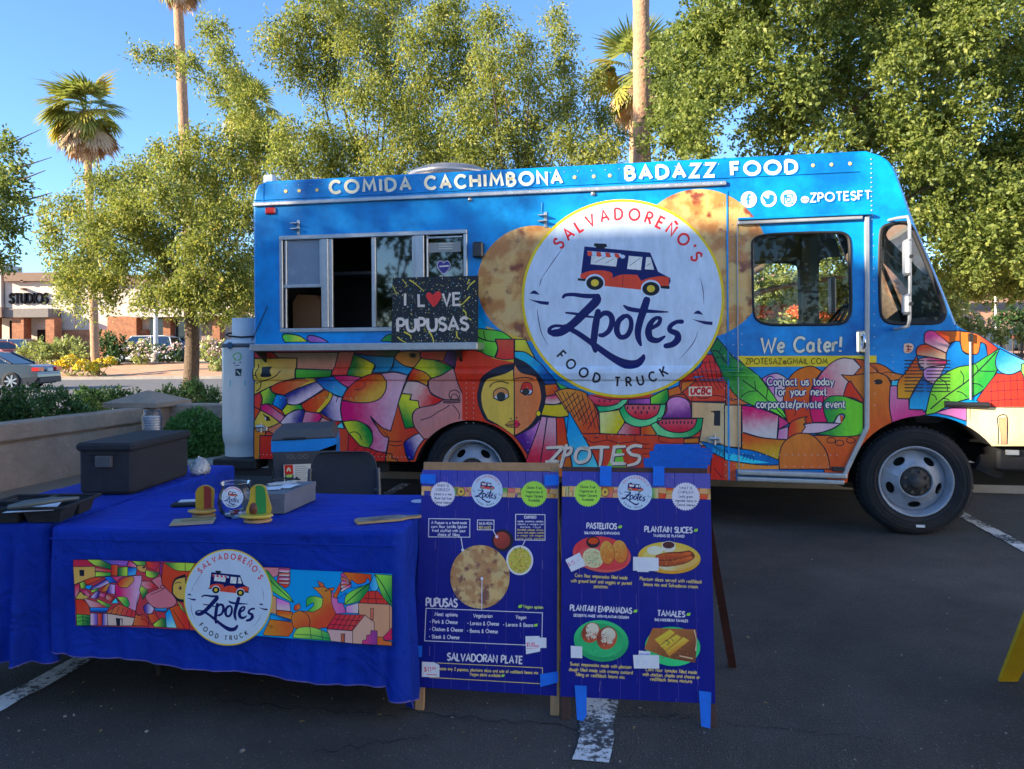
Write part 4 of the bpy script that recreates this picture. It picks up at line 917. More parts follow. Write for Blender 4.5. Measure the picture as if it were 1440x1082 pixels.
RCUT = [zr2 - .009, zr2 - .004, zr2, zr2 + .004, zr2 + .009, zr2 + .02, zr1 - .01, zr1, zr1 + .015, zr1 + .03, zr1 + .04, zr1 + .05]
RVAL = [_rib0(z) for z in RCUT]; RVAL[0] = RVAL[-1] = 0.0
def ribp(u, z):
    if z <= RCUT[0] or z >= RCUT[-1]: return 0.0
    k = min(1, max(0, (u_rib_end - u) / .02))
    for i in range(len(RCUT) - 1):
        if z <= RCUT[i + 1]: f = (z - RCUT[i]) / (RCUT[i + 1] - RCUT[i]); return k * (RVAL[i] + (RVAL[i + 1] - RVAL[i]) * f)
    return 0.0
q = MB(); q.prism(outline, 0, 0, holes=[door_win, quart, serv])
me = q.mesh('side_panel'); bm = bmesh.new(); bm.from_mesh(me)
for z in RCUT: bmesh.ops.bisect_plane(bm, geom=bm.verts[:] + bm.edges[:] + bm.faces[:], plane_co=(0, 0, z), plane_no=(0, 0, 1), dist=1e-5)
for v in bm.verts: v.co.y -= ribp(v.co.x, v.co.z)
bm.to_mesh(me); bm.free(); link('side_panel', me, BLUE, truck)
far_y = WT
fw = [FT.px(x, y, far_y) for x, y in ((1047, 380), (1130, 378), (1130, 470), (1047, 470))]
fw2 = [FT.px(x, y, far_y) for x, y in ((1160, 350), (1222, 345), (1262, 470), (1150, 470))]
uf0, uf1 = fw[0][0], fw[1][0]; zf1, zf0 = fw[0][1], fw[2][1]
farwin = door_win; uf0, uf1 = min(p[0] for p in door_win), max(p[0] for p in door_win); zf0, zf1 = min(p[1] for p in door_win), max(p[1] for p in door_win)
fz1 = top_path[-1][1] + .55
farq = quart
q = MB(); q.prism(outline, WT, WT, holes=[farwin, farq]); q.build('far_side_panel', mat('far_side_paint', (.10, .16, .2), .5), truck)
def shell(path, name, m, y1=WT - RB, skip=False):
    q = MB(); rows = []
    for k in range(5):
        a = PI / 2 * k / 4; rows.append((inset(path, RB * (1 - math.sin(a))), RB * (1 - math.cos(a))))
    rows.append((path, y1)); rows.append((inset(path, RB), WT)); n = len(path); vs = []
    for P, y in rows: vs += [(u, y, z) for u, z in P]
    q.add(vs, [(j * n + i, j * n + i + 1, (j + 1) * n + i + 1, (j + 1) * n + i) for j in range(len(rows) - 1) for i in range(n - 1)], True)
    return q.build(name, m, truck)
i_ws = len([0]) + len(rear_top) + len(top_path)       # index of windscreen foot in up_full
ws_a = 1 + len(rear_top) + 9; ws_b = i_ws - 1
shell(up_full[:1 + len(rear_top) + 8], 'roof_and_rear', BLUE)
wsp = up_full[1 + len(rear_top) + 7: i_ws]
q = MB(); n = len(wsp); ins = inset(wsp, RB); vs = [(u, 0, z) for u, z in ins] + [(u, RB * .3, z) for u, z in inset(wsp, RB * .3)] + [(u, RB, z) for u, z in wsp] + [(u, .10, z) for u, z in wsp]
q.add(vs, [(j * n + i, j * n + i + 1, (j + 1) * n + i + 1, (j + 1) * n + i) for j in range(3) for i in range(n - 1)], True)
q.build('windscreen_post', BLUE, truck); q = MB(); vs = [(u, WT - .10, z) for u, z in wsp] + [(u, WT, z) for u, z in wsp]; q.add(vs, [(i, i + 1, n + i + 1, n + i) for i in range(n - 1)]); 
q.build('windscreen_post', BLUE, truck)
q = MB(); vs = [(u, .10, z) for u, z in inset(wsp, .012)] + [(u, WT - .10, z) for u, z in inset(wsp, .012)]; q.add(vs, [(i, i + 1, n + i + 1, n + i) for i in range(n - 1)]); q.build('windscreen', glassmat('clear_glass', (.72, .78, .76), .03), truck)
q = MB(); a_, b_ = wsp[0], wsp[-1]; q.tube([((a_[0]) , WT / 2, a_[1]), (b_[0] - .01, WT / 2, b_[1])], .025, 6); q.build('windscreen_post', RUBB, truck)
shell(up_full[i_ws - 1:], 'bonnet', BLUE)
u_cab = tp(1033, 400)[0]; u_nose = up_full[-1][0]
q = MB(); q.bb((.02, .58, z_rear + .02), (u_nose - 1.0, WT - .58, z_rear + .10)); q.build('floor', UND, truck)
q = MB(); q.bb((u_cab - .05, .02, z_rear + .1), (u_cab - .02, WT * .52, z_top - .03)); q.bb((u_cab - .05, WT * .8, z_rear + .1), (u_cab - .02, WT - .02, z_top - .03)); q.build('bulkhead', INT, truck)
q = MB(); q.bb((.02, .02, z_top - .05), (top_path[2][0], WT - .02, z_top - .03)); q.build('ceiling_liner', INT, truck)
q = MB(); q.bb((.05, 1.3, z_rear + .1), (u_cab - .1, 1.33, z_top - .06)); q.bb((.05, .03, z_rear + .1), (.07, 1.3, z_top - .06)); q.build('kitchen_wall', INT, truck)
q = MB(); q.bb((us0 + .2, .95, zs0 - .02), (us1, 1.3, zs0 + .02)); q.bb((us0 + .05, .9, zs1 - .25), (us1, 1.3, zs1 - .22)); q.build('steel_shelf', ALUD, truck)
q = MB()
for i, (du_, h_) in enumerate(((.55, .12), (.68, .18), (.82, .10), (.98, .16))): q.cyl((us0 + du_, 1.05, zs0 + .02), (us0 + du_, 1.05, zs0 + .02 + h_), .04)
q.build('jars', mat('kitchen_jars', (.14, .12, .10), .4), truck)
a = FT.px(412, 465, .45); b = FT.px(449, 417, .45); q = MB(); q.prism([(a[0], zs0 - .02), (b[0], zs0 - .02), (b[0] + .01, b[1] - .06), (b[0] - .03, b[1] + .01), (a[0] + .05, b[1] + .02), (a[0], b[1] - .05)], .45, .75); q.build('cardboard_box', mat('cardboard', (.30, .17, .09), .8, var=.1), truck)
ud = top_path[-1][0]
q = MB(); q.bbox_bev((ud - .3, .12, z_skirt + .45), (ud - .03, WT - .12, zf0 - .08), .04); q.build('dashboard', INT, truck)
q = MB(); sc_ = FT.px(1172, 455, .75); ring = [(sc_[0] + .20 * math.cos(2 * PI * i / 24) * .55, .75 + .20 * math.sin(2 * PI * i / 24), sc_[1] + .20 * math.cos(2 * PI * i / 24) * .8 ) for i in range(25)]
q.tube(ring, .014, 6, False); q.tube([ring[0], ring[12]], .012, 6); q.tube([ring[6], ring[18]], .012, 6); q.tube([(sc_[0], .75, sc_[1]), (sc_[0] + .35, .75, sc_[1] - .3)], .03, 8); q.build('steering_wheel', BLKP, truck)
q = MB(); q.bbox_bev((u_cab + .15, .45, z_skirt + .3), (u_cab + .62, 1.0, z_skirt + .45), .04); q.bbox_bev((u_cab + .12, .48, z_skirt + .42), (u_cab + .25, .97, z_skirt + .85), .04); q.build('driver_seat', BLKP, truck)
q = MB(); q.bb((uf1 + .03, WT - .07, z_skirt), (uf1 + .11, WT - .02, z_top - .1)); q.bb((uf0 - .2, WT - .055, zf1 + .02), (uf1 + .028, WT - .03, zf1 + .06)); q.build('door_post', INTM, truck)
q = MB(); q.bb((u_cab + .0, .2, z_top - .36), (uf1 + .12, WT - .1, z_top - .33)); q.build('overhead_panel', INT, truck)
q = MB(); m_c = FT.px(1170, 420, WT + .25); q.bbox_bev((m_c[0] - .02, WT + .18, m_c[1] - .16), (m_c[0] + .03, WT + .36, m_c[1] + .22), .015); q.build('far_mirror', INTM, truck)
GL = glassmat('cab_glass', (.80, .85, .84), .0)
q = MB(); q.prism([((a - (door_win[0][0])) * 1 + door_win[0][0], b) for a, b in door_win], .015, .015); q.build('door_window', GL, truck)
q = MB(); q.prism(quart, .015, .015); q.build('quarter_window', GL, truck)
def gasket(P, name, w_=.02, d_=.014):
    q = MB(); C_ = (sum(p[0] for p in P) / len(P), sum(p[1] for p in P) / len(P)); o = []; i_ = []
    n = len(P)
    for k in range(n):
        a, b = P[k - 1], P[(k + 1) % n]; dx, dz = b[0] - a[0], b[1] - a[1]; l = math.hypot(dx, dz) or 1; nx_, nz_ = dz / l, -dx / l
        if (P[k][0] + nx_ - C_[0]) ** 2 + (P[k][1] + nz_ - C_[1]) ** 2 < (P[k][0] - nx_ - C_[0]) ** 2 + (P[k][1] - nz_ - C_[1]) ** 2: nx_, nz_ = -nx_, -nz_
        o.append((P[k][0] + nx_ * w_ * .5, P[k][1] + nz_ * w_ * .5)); i_.append((P[k][0] - nx_ * w_ * .5, P[k][1] - nz_ * w_ * .5))
    vs = [(u, -.001, z) for u, z in o] + [(u, -d_, z) for u, z in P] + [(u, -.0, z) for u, z in i_] + [(u, .03, z) for u, z in i_]
    q.add(vs, [(j * n + k, j * n + (k + 1) % n, (j + 1) * n + (k + 1) % n, (j + 1) * n + k) for j in range(3) for k in range(n)], True); return q.build(name, RUBB, truck)
gasket(door_win, 'window_seal'); gasket(quart, 'window_seal', .026)
def strip(x0, y0, x1, y1, h, d, name, m, par=truck, y_=0.0):      # a straight bar along the side between two pixels
    a, b = tp(x0, y0), tp(x1, y1); L_ = math.hypot(b[0] - a[0], b[1] - a[1]); ang = math.atan2(b[1] - a[1], b[0] - a[0])
    q = MB(); q.bb((0, -d - y_, -h / 2), (L_, -y_, h / 2)); q.xf(Matrix.Translation((a[0], 0, a[1])) @ Matrix.Rotation(-ang, 4, 'Y')); return q.build(name, m, par, bevel=min(h, d) * .25)
dr = strip(357.5, 288.5, 1021, 258.3, .034, .026, 'drip_rail', ALU)
q = MB(); zc = z_top - .055
for i in range(3): pass
for x, ya, yb in ((370, 258, 287), (762, 285, 300)): strip(x, yb, x + .5, ya, .012, .006, 'seam_strip', BLUE)
sx = tp(1021, 262)[0]
q = MB(); q.bb((sx, -.006, z_skirt), (sx + .012, 0, z_top - .26)); q.build('seam_strip', BLUE, truck)
strip(357, 282.0, 1208, 241.5, .006, .008, 'roof_rail_lip', BLUE)
DJ = tp(1037, 400)[0]
strip(1037, 314.5, 1212, 306.5, .030, .035, 'door_track', ALUD)
strip(1037, 309.5, 1224, 301.5, .018, .05, 'door_hood', BLUE)
fr_ = [tp(1218.5, 306), tp(1218.5, 601), tp(1187, 667)]
def bar_path(P, w_, d_, name, m, y_=0.0):
    q = MB()
    for i in range(len(P) - 1):
        a, b = P[i], P[i + 1]; L_ = math.hypot(b[0] - a[0], b[1] - a[1]); ang = math.atan2(b[1] - a[1], b[0] - a[0]); k0 = len(q.v)
        q.bb((-w_ * .25, -d_ - y_ - .0015 * i, -w_ / 2), (L_ + w_ * .25, -y_, w_ / 2)); q.xf(Matrix.Translation((a[0], 0, a[1])) @ Matrix.Rotation(-ang, 4, 'Y'), k0)
    return q.build(name, m, truck, bevel=.006)
bar_path(fr_, .034, .022, 'door_frame', ALUD)
q = MB(); q.bb((DJ - .003, -.010, z_skirt), (DJ + .004, 0, tp(1037, 312)[1])); q.build('door_edge', ALUD, truck)
strip(1036, 663.5, 1190, 669, .042, .05, 'door_sill', ALU); strip(1036, 672.5, 1186, 678, .036, .045, 'door_step', ALU)
q = MB(); a_ = tp(1175, 660); q.bbox_bev((a_[0] - .03, -.03, a_[1] - .012), (a_[0] + .06, 0, a_[1] + .02), .006); q.build('sill_latch', BLKP, truck)
hc = tp(1210.5, 481)
hd = thing('x', None, None) if False else None
q = MB(); q.bbox_bev((hc[0] - .034, -.028, hc[1] - .088), (hc[0] + .034, 0, hc[1] + .088), .02); ho = q.build('door_handle', CHR, truck)
q = MB(); q.tube([(hc[0] + .01, -.03, hc[1] + .05), (hc[0] + .012, -.06, hc[1] + .045), (hc[0] + .012, -.065, hc[1] - .03), (hc[0] + .01, -.03, hc[1] - .05)], .011, 8); q.cyl((hc[0] + .0, -.028, hc[1] - .065), (hc[0], -.035, hc[1] - .065), .012); q.build('lever', CHR, ho)
q = MB(); PM_ = [(1250, 310, .0), (1262, 307, .16), (1277, 305, .26), (1279, 315, .27), (1279.5, 380, .27), (1279, 450, .27), (1277, 459, .26), (1262, 463, .14), (1258, 463, .0)]
pts = []
for x, y, o in PM_: u_, z_ = FT.px(x, y, -o); pts.append((u_, -o, z_))
q.tube(pts, .012, 8); marm = q.build('mirror_arm', ALUD, truck)
for (x0, y0, x1, y1) in ((1270.5, 337, 1281, 388), (1269.5, 414, 1280.5, 443)):
    a, b = FT.px(x0, y0, -.24), FT.px(x1, y1, -.24); q = MB(); q.bbox_bev((a[0], -.30, b[1]), (b[0] - .01, -.19, a[1]), .02); q.build('mirror', ALUD, truck)
    q = MB(); zc = (a[1] + b[1]) / 2; q.cyl((b[0] - .02, -.305, zc), (b[0] - .02, -.33, zc), .014); q.build('mirror_clamp', BLKP, truck)
lo = MB(); rng = random.Random(3)
for i in range(10):
    y = 507 + i * (550 - 507) / 9
    a, b = tp(1272, y), tp(1299, y + .3); q = MB(); q.bb((a[0], -.007, a[1] - .004), (b[0], -.0006, a[1] + .0035)); q.build('louvre', BLKP, truck)
    a, b = tp(1303, y + .3), tp(1335.5, y + .6); q = MB(); q.bb((a[0], -.007, a[1] - .004), (b[0], -.0006, a[1] + .0035)); q.build('louvre', BLKP, truck)
a, b = tp(1363.5, 471), tp(1363.5, 562)
q = MB(); q.cyl((a[0], -.012, b[1]), (a[0], -.012, a[1]), .008); q.build('bonnet_seam', ALUD, truck); q = MB(); q.bb((a[0] - .012, -.03, a[1] - .05), (a[0] + .012, 0, a[1] + .01)); q.build('hinge', BLKP, truck)
a, b = tp(1327, 568), tp(1388, 570); q = MB(); q.tube([(a[0], -.02, a[1]), ((a[0] + b[0]) / 2, -.03, a[1] - .004), (b[0], -.02, b[1])], [.024, .018, .026], 10); q.build('bonnet_latch', BLKP, truck)
a = tp(381, 297); q = MB(); q.bbox_bev((a[0] - .048, -.022, a[1] - .028), (a[0] + .048, 0, a[1] + .028), .02); q.build('marker_lamp', REDL, truck)
for x, y in ((661, 281), (834, 273)): 
    a = tp(x, y); q = MB(); q.lathe([(0, -.02), (.012, -.018), (.018, -.008), (.02, 0)], (a[0], 0, a[1]), 'y', 12); q.build('small_lamp', ALU, truck)
for x, y in ((420, 320), (767, 309)):
    a = tp(x, y); q = MB(); q.bb((a[0] - .012, -.008, a[1] - .065), (a[0] + .014, 0, a[1] + .06)); q.bb((a[0] - .055, -.055, a[1] + .028), (a[0] + .010, -.008, a[1] + .034)); q.bb((a[0] - .055, -.055, a[1] - .02), (a[0] + .010, -.008, a[1] - .012)); q.cyl((a[0], -.014, a[1] - .045), (a[0], 0, a[1] - .045), .008); q.build('awning_bracket', ALU, truck)
a = tp(674, 352.5); q = MB(); q.bbox_bev((a[0] - .043, -.07, a[1] - .065), (a[0] + .043, 0, a[1] + .065), .012); q.build('wall_lamp', mat('smoked_lens', (.03, .03, .035), .3), truck)
for x, y in ((368, 603), (1003, 620)):
    a = tp(x, y); q = MB(); q.bbox_bev((a[0] - .04, -.02, a[1] - .022), (a[0] + .06, 0, a[1] + .02), .006); q.cyl((a[0] - .03, -.03, a[1] + .02), (a[0] + .04, -.03, a[1] + .02), .014); q.cyl((a[0] + .01, -.03, a[1] - .03), (a[0] + .01, -.03, a[1] + .05), .01); q.build('compartment_latch', ALU, truck)
rv = MB()
def riv(u, z, r_=.0045, y=-.0042):
    n = 6; vs = [(u, y - r_ * .7, z)] + [(u + r_ * math.cos(2 * PI * i / n), y + .0006, z + r_ * math.sin(2 * PI * i / n)) for i in range(n)]
    rv.add(vs, [(0, 1 + i, 1 + (i + 1) % n) for i in range(n)], True)
a, b = tp(357.5, 288.5), tp(1021, 258.3)
for i in range(58):
    f = (i + .5) / 58; riv(a[0] + (b[0] - a[0]) * f, a[1] + (b[1] - a[1]) * f, .005, -.0265)
for gx, gy in ((656, 535), (666, 535)):
    for k in range(9): u_, z_ = tp(gx, gy + 7 * k + 4); riv(u_, z_)
for k in range(26): z_ = z_skirt + .04 + k * .085; riv(sx - .02, z_); riv(sx + .045, z_) ; riv(DJ + .03, z_)
for k in range(40): u_, z_ = tp(365 + 5.4 * k, 641 + .1 * k); riv(u_, z_ + .01)
for k in range(16): riv(tp(1230, 560)[0], tp(1230, 330 + 16 * k)[1])
for k in range(7): riv(tp(1256, 560)[0], tp(1256, 500 + 9 * k)[1])
for k in range(12): u_ = tp(1045 + 12 * k, 657)[0]; riv(u_, tp(1100, 656)[1])
for k in range(24): u_, z_ = tp(372 + 7.6 * k, 560); riv(u_, z_)
for k in range(14): u_, z_ = tp(1060 + 9 * k, 640); riv(u_, z_)
for k in range(12): u_, z_ = tp(756 + 21 * k, 612); riv(u_, z_)
for k in range(9): riv(tp(470, 560)[0], tp(470, 545 + 11 * k)[1]); riv(tp(742, 560)[0], tp(742, 545 + 11 * k)[1]); riv(tp(870, 560)[0], tp(870, 566 + 8 * k)[1])
for k in range(36): riv(.1 + k * .11, z_top - .05)
for k in range(14): riv(tp(1226, 330)[0], z_top - .07 - .035 * k, .006)
rv.build('rivets', ALU, truck, kind='stuff')
q = MB(); pts = []
for x, y in ((376, 431), (370, 445), (362, 462), (354, 480)): u_, z_ = FT.px(x, y, -.01); pts.append((u_, -.012, z_))
q.tube(pts, .004, 5); q.build('cable', BLK, truck)
win = bpy.data.objects.new('serving_window', q.mesh('tmp')) if False else None
FM = MB()
def fbar(x0, x1, y0, y1, d=.03, name='window_frame', par=truck, yy=0.0, m=None):
    a = tp(x0, y0); b = tp(x1, y1); q = MB(); q.bbox_bev((a[0], -d - yy, b[1]), (b[0], .02, a[1]), .004); return q.build(name, m or ALU, par)
uw = lambda x: tp(x, 400)[0]
def ubar(ua, ub, za, zb, d, name='window_frame', m=None, y1=.02):
    q = MB(); q.bbox_bev((ua, -d, za), (ub, y1, zb), .004); return q.build(name, m or ALU, truck)
T_ = .032
ubar(us0, us1, zs1 - T_, zs1 + .004, .026); ubar(us0, us1, zs0 - .004, zs0 + T_ * .9, .027)
ubar(us0, us0 + T_, zs0 + T_, zs1 - T_, .024); ubar(us1 - T_, us1, zs0 + T_, zs1 - T_, .024)
ubar(uw(453), uw(463), zs0 + T_, zs1 - T_, .023); ubar(uw(584.5), uw(597.5), zs0 + T_, zs1 - T_, .023)
ubar(uw(463), uw(468.5), zs0 + T_, zs1 - T_, .012, 'sash'); ubar(uw(523), uw(529), zs0 + T_, zs1 - T_, .012, 'sash'); ubar(uw(580), uw(584.5), zs0 + T_, zs1 - T_, .012, 'sash')
zm = tp(430, 402.5)[1]; ubar(us0 + T_, uw(453), zm - .014, zm + .014, .014, 'sash'); ubar(uw(401), uw(404), zm, zs1 - T_, .010, 'sash'); ubar(uw(450), uw(453), zm, zs1 - T_, .010, 'sash')
ubar(uw(401), uw(403.5), zs0 + T_, zm - .014, .008, 'sash'); 
ubar(uw(600), uw(602.5), zs0 + T_, zs1 - T_, .010, 'sash'); ubar(uw(600), uw(651), zs1 - T_ - .03, zs1 - T_ - .012, .010, 'sash')
GS = glassmat('dark_hatch_glass', (.10, .12, .14), .10, .03); GF = glassmat('frosted_hatch_glass', (.45, .55, .65), .10, .35)
def pane(x0, x1, za, zb, m, y=.004):
    q = MB(); q.bb((uw(x0), y, za), (uw(x1), y + .004, zb)); return q.build('pane', m, truck)
pane(404, 450, zm + .012, zs1 - T_, mat('blind_glass', (.20, .27, .36), .25, coat=.6)); pane(529, 580, zs0 + T_, zs1 - T_, GS); pane(602.5, 651, zs0 + T_, zs1 - T_ - .03, GS)
a_ = Art(FT); a_.off = .003
a_.poly("602.5,342! 648,340! 648,354! 602.5,355.5!", C(84, 98, 118)); 
for i in range(3): a_.line(f"617,{343.5 + i * 3.4} 636,{342.8 + i * 3.4}", .45, C(150, 165, 190))
a_.poly("624,386! 617,379 615,372 619,367 624,370! 629,367 633,372 631,379", C(36, 40, 110), line=.5, lc=C(120, 130, 170)); a_.line("618,375 631,374", 1.1, C(150, 155, 185))
a_.line("617,391 621,388 624,391 628,388 632,390", .6, C(180, 185, 200))
a_.build('sticker', truck, m=PAPER)
sh_y = .27
sa = FT.px(351, 484, -sh_y); sb_ = FT.px(671, 484, -sh_y); s0 = FT.px(351, 493.5, -sh_y)
zt = FT.px(510, 483, -sh_y)[1]; zb = FT.px(510, 493, -sh_y)[1]
q = MB(); q.bbox_bev((sa[0], -sh_y, zb), (sb_[0], -sh_y + .02, zt), .004); q.bb((sa[0], -sh_y + .02, zt - .012), (sb_[0], -.002, zt - .002)); q.bb((sa[0], -sh_y + .02, zb), (sa[0] + .01, -.002, zt - .012)); q.bb((sb_[0] - .01, -sh_y + .02, zb), (sb_[0], -.002, zt - .012))
q.build('serving_shelf', ALU, truck)
for x in (366, 645):
    u_ = FT.px(x, 500, -.1)[0]; q = MB(); q.bb((u_ - .01, -.2, zb - .0), (u_ + .01, -.002, zb + .02)); q.add([(u_ - .008, -.19, zb), (u_ - .008, -.002, zb), (u_ - .008, -.002, zb - .10), (u_ + .008, -.19, zb), (u_ + .008, -.002, zb), (u_ + .008, -.002, zb - .10)], [(0, 1, 2), (5, 4, 3), (0, 2, 5, 3)]); q.build('shelf_bracket', BLKP, truck)
def wheel(cx, cy, name='wheel', yo=.03):
    c = tp(cx, cy); r_ = .405; c = (c[0], r_)
    wo = MB(); w_ = .23
    prof = [(.262, .012), (.285, -.008), (.34, -.014), (.385, -.002), (.402, .022), (.405, .05), (.405, .175), (.40, .205), (.37, .225), (.27, .225)]
    wo.lathe(prof, (c[0], yo, c[1]), 'y', 64)
    for rr in (.30, .325, .355, .372): wo.lathe([(rr - .003, -.0105 + (.004 if rr > .36 else 0)), (rr, -.0175 + (.006 if rr > .36 else 0)), (rr + .003, -.0105 + (.004 if rr > .36 else 0))], (c[0], yo, c[1]), 'y', 64)
    W_ = wo.build(name, RUB, truck)
    for i in range(46):
        pass
    tr_ = MB()
    for i in range(60):
        A = 2 * PI * i / 60
        for yy in (.06, .11, .16):
            k0 = len(tr_.v); tr_.box((0, 0, 0), (.028, .036, .012)); tr_.xf(Matrix.Translation((c[0], yo + yy, c[1])) @ Matrix.Rotation(A, 4, 'Y') @ Matrix.Translation((0, 0, .408)), k0)
    tr_.build('tread', RUB, W_, kind='stuff')
    RIM = mat('grey_steel_rim', (.34, .37, .42), .5, .3, var=.15, scale=14)
    rm = MB(); rm.lathe([(.262, .014), (.268, .0), (.262, -.006), (.252, .0), (.246, .03), (.236, .05), (.228, .10)], (c[0], yo, c[1]), 'y', 56); 
    def dish(p): rr = math.hypot(*p); return yo + .075 - .075 * ((.228 - rr) / .103) if rr < .2281 else yo + .075
    holes = []
    for k in range(5):
        A0 = 54 + 72 * k; A = R(A0); hc_ = (.178 * math.cos(A), .178 * math.sin(A))
        hl = [(hc_[0] - .046 * math.cos(t_) * math.sin(A) + .026 * math.sin(t_) * math.cos(A), hc_[1] + .046 * math.cos(t_) * math.cos(A) + .026 * math.sin(t_) * math.sin(A)) for t_ in [2 * PI * i / 18 for i in range(18)]]; holes.append(hl)
        sec = [(.228 * math.cos(R(A0 - 36 + 6 * i)), .228 * math.sin(R(A0 - 36 + 6 * i))) for i in range(13)] + [(.125 * math.cos(R(A0 + 36 - 6 * i)), .125 * math.sin(R(A0 + 36 - 6 * i))) for i in range(13)]
        def hit(px_, pz_):
            best = None
            for i in range(len(sec)):
                (x1, z1), (x2, z2) = sec[i], sec[(i + 1) % len(sec)]; ex_, ez_ = x2 - x1, z2 - z1; dt = px_ * -ez_ + pz_ * ex_
                if abs(dt) < 1e-9: continue
                rx_, rz_ = x1 - hc_[0], z1 - hc_[1]; t_ = (rx_ * -ez_ + rz_ * ex_) / dt; u_ = (px_ * rz_ - pz_ * rx_) / dt
                if t_ > 0 and -1e-6 <= u_ <= 1 + 1e-6 and (best is None or t_ < best): best = t_
            return (hc_[0] + px_ * best, hc_[1] + pz_ * best)
        dirs = [math.atan2(p[1] - hc_[1], p[0] - hc_[0]) for p in sec] + [math.atan2(p[1] - hc_[1], p[0] - hc_[0]) for p in hl]; dirs = sorted(dirs); ca_, sa_ = math.cos(A), math.sin(A)
        def hole_at(t_):
            dx_, dz_ = math.cos(t_), math.sin(t_); al = (-dx_ * sa_ + dz_ * ca_) / .046; be = (dx_ * ca_ + dz_ * sa_) / .026; q_ = 1 / math.hypot(al, be); return (hc_[0] + dx_ * q_, hc_[1] + dz_ * q_)
        m_ = len(dirs); pp_ = [hole_at(t_) for t_ in dirs] + [hit(math.cos(t_), math.sin(t_)) for t_ in dirs]
        rm.add([(c[0] + p[0], dish(p), c[1] + p[1]) for p in pp_], [(i, (i + 1) % m_, m_ + (i + 1) % m_, m_ + i) for i in range(m_)])
    for l in holes:
        m_ = len(l); rm.add([(c[0] + p[0], dish(p), c[1] + p[1]) for p in l] + [(c[0] + p[0], dish(p) + .02, c[1] + p[1]) for p in l], [(i, (i + 1) % m_, m_ + (i + 1) % m_, m_ + i) for i in range(m_)], True)
    rm.lathe([(.125, .0), (.122, -.004), (.115, -.004), (.110, .01)], (c[0], yo, c[1]), 'y', 40); rm.build('rim', RIM, W_)
    hb = MB(); hb.lathe([(.0, -.055), (.035, -.055), (.045, -.045), (.05, -.01), (.075, .0), (.112, .012), (.112, .06)], (c[0], yo, c[1]), 'y', 28); hb.build('hub', mat('rusty_hub', (.05, .045, .042), .7, var=.4, scale=30), W_)
    for i in range(8):
        ln = MB(); A = 2 * PI * (i + .5) / 8; ln.cyl((c[0] + .085 * math.cos(A), yo + .01, c[1] + .085 * math.sin(A)), (c[0] + .085 * math.cos(A), yo - .018, c[1] + .085 * math.sin(A)), .0125, n=6, smooth=False)
        ln.build('wheel_nut', mat('nut_steel', (.10, .09, .08), .5, .6), W_)
    bk = MB(); bk.cyl((c[0], yo + .12, c[1]), (c[0], yo + .2, c[1]), .22); bk.build('brake_drum', UND, W_)
    return W_
wheel(1290, 680); wheel(663, 680)
a = tp(1294, 740); q = MB(); q.bb((a[0] - .025, .006, a[1] - .012), (a[0] + .035, .012, a[1] + .006)); q.build('tyre_tag', mat('white_tag', (.75, .75, .72), .6), truck)
def far_wheel(cx):
    c = tp(cx, 680); q = MB(); q.lathe([(0, .0), (.27, .0), (.38, .0), (.405, .03), (.405, .2), (.38, .23), (0, .23)], (c[0], WT - .26, .405), 'y', 32); q.build('wheel', RUB, truck)
far_wheel(1290); far_wheel(663)
def liner(P, name):
    q = MB(); n = len(P); vs = [(u, .0, z) for u, z in P] + [(u, .55, z) for u, z in P]; q.add(vs, [(i, i + 1, n + i + 1, n + i) for i in range(n - 1)], True); q.add([(u, .55, z) for u, z in P], [tuple(range(n))]); return q.build(name, BLK, truck)
liner(fa, 'front_arch_liner'); liner(ra, 'rear_arch_liner')
q = MB(); n = len(fa)
q.bb((.15, .45, z_rear - .16), (u_nose - .1, .55, z_rear - .0)); q.bb((.15, WT - .55, z_rear - .16), (u_nose - .1, WT - .45, z_rear)); q.build('chassis_rail', UND, truck)
q = MB()
for cx in (1290, 663):
    c = tp(cx, 680); q.cyl((c[0], .2, .405), (c[0], WT - .2, .405), .06)
q.cyl((tp(663, 680)[0], WT / 2 - .15, .405), (tp(663, 680)[0], WT / 2 + .15, .405), .17); q.build('axles', UND, truck)
q = MB(); q.bb((ra[-1][0] + .3, .75, .30), (ra[-1][0] + 1.2, 1.25, z_rear)); q.tube([(.4, 1.5, .38), (1.6, 1.5, .36), (3.0, 1.5, .38)], .05, 8); q.bb((.9, .5, .3), (.95, 1.8, .42)); q.build('tank_and_exhaust', UND, truck)
q = MB(); q.bb((.1, .05, z_rear - .1), (1.2, .1, z_rear + .0)); q.build('lower_sill', UND, truck)
a = FT.px(322, 651, -.0); 
q = MB(); q.bbox_bev((-.42, .02, z_rear - .10), (.0, .75, z_rear - .015), .01); q.bb((-.40, .05, z_rear - .16), (.25, .12, z_rear - .10)); q.build('rear_step', BLK, truck)
zb_ = z_hood_b
q = MB(); q.bbox_bev((tp(1408, 640)[0], .06, zb_ - .20), (u_nose + .22, WT - .06, zb_ - .03), .02); q.build('front_bumper', BLK, truck)
q = MB(); q.prism([tp(1384, 664), tp(1394, 645), tp(1440, 640), tp(1440, 656), tp(1428, 659), tp(1424, 676), tp(1415, 678), tp(1400, 672)], .15, .22); q.build('bumper_bracket', UND, truck)
q = MB(); a, b = tp(1418, 634), tp(1436, 641); q.bb((a[0], .03, b[1]), (b[0], .05, a[1])); q.build('bumper_plate', ALUD, truck)
q = MB(); q.bb((tp(1380, 640)[0], .2, z_hood_b - .0), (u_nose - .02, WT - .1, z_hood_b + .02)); q.build('engine_bay_floor', UND, truck)
a = FT.px(631, 240, .9)
q = MB(); zz = z_top
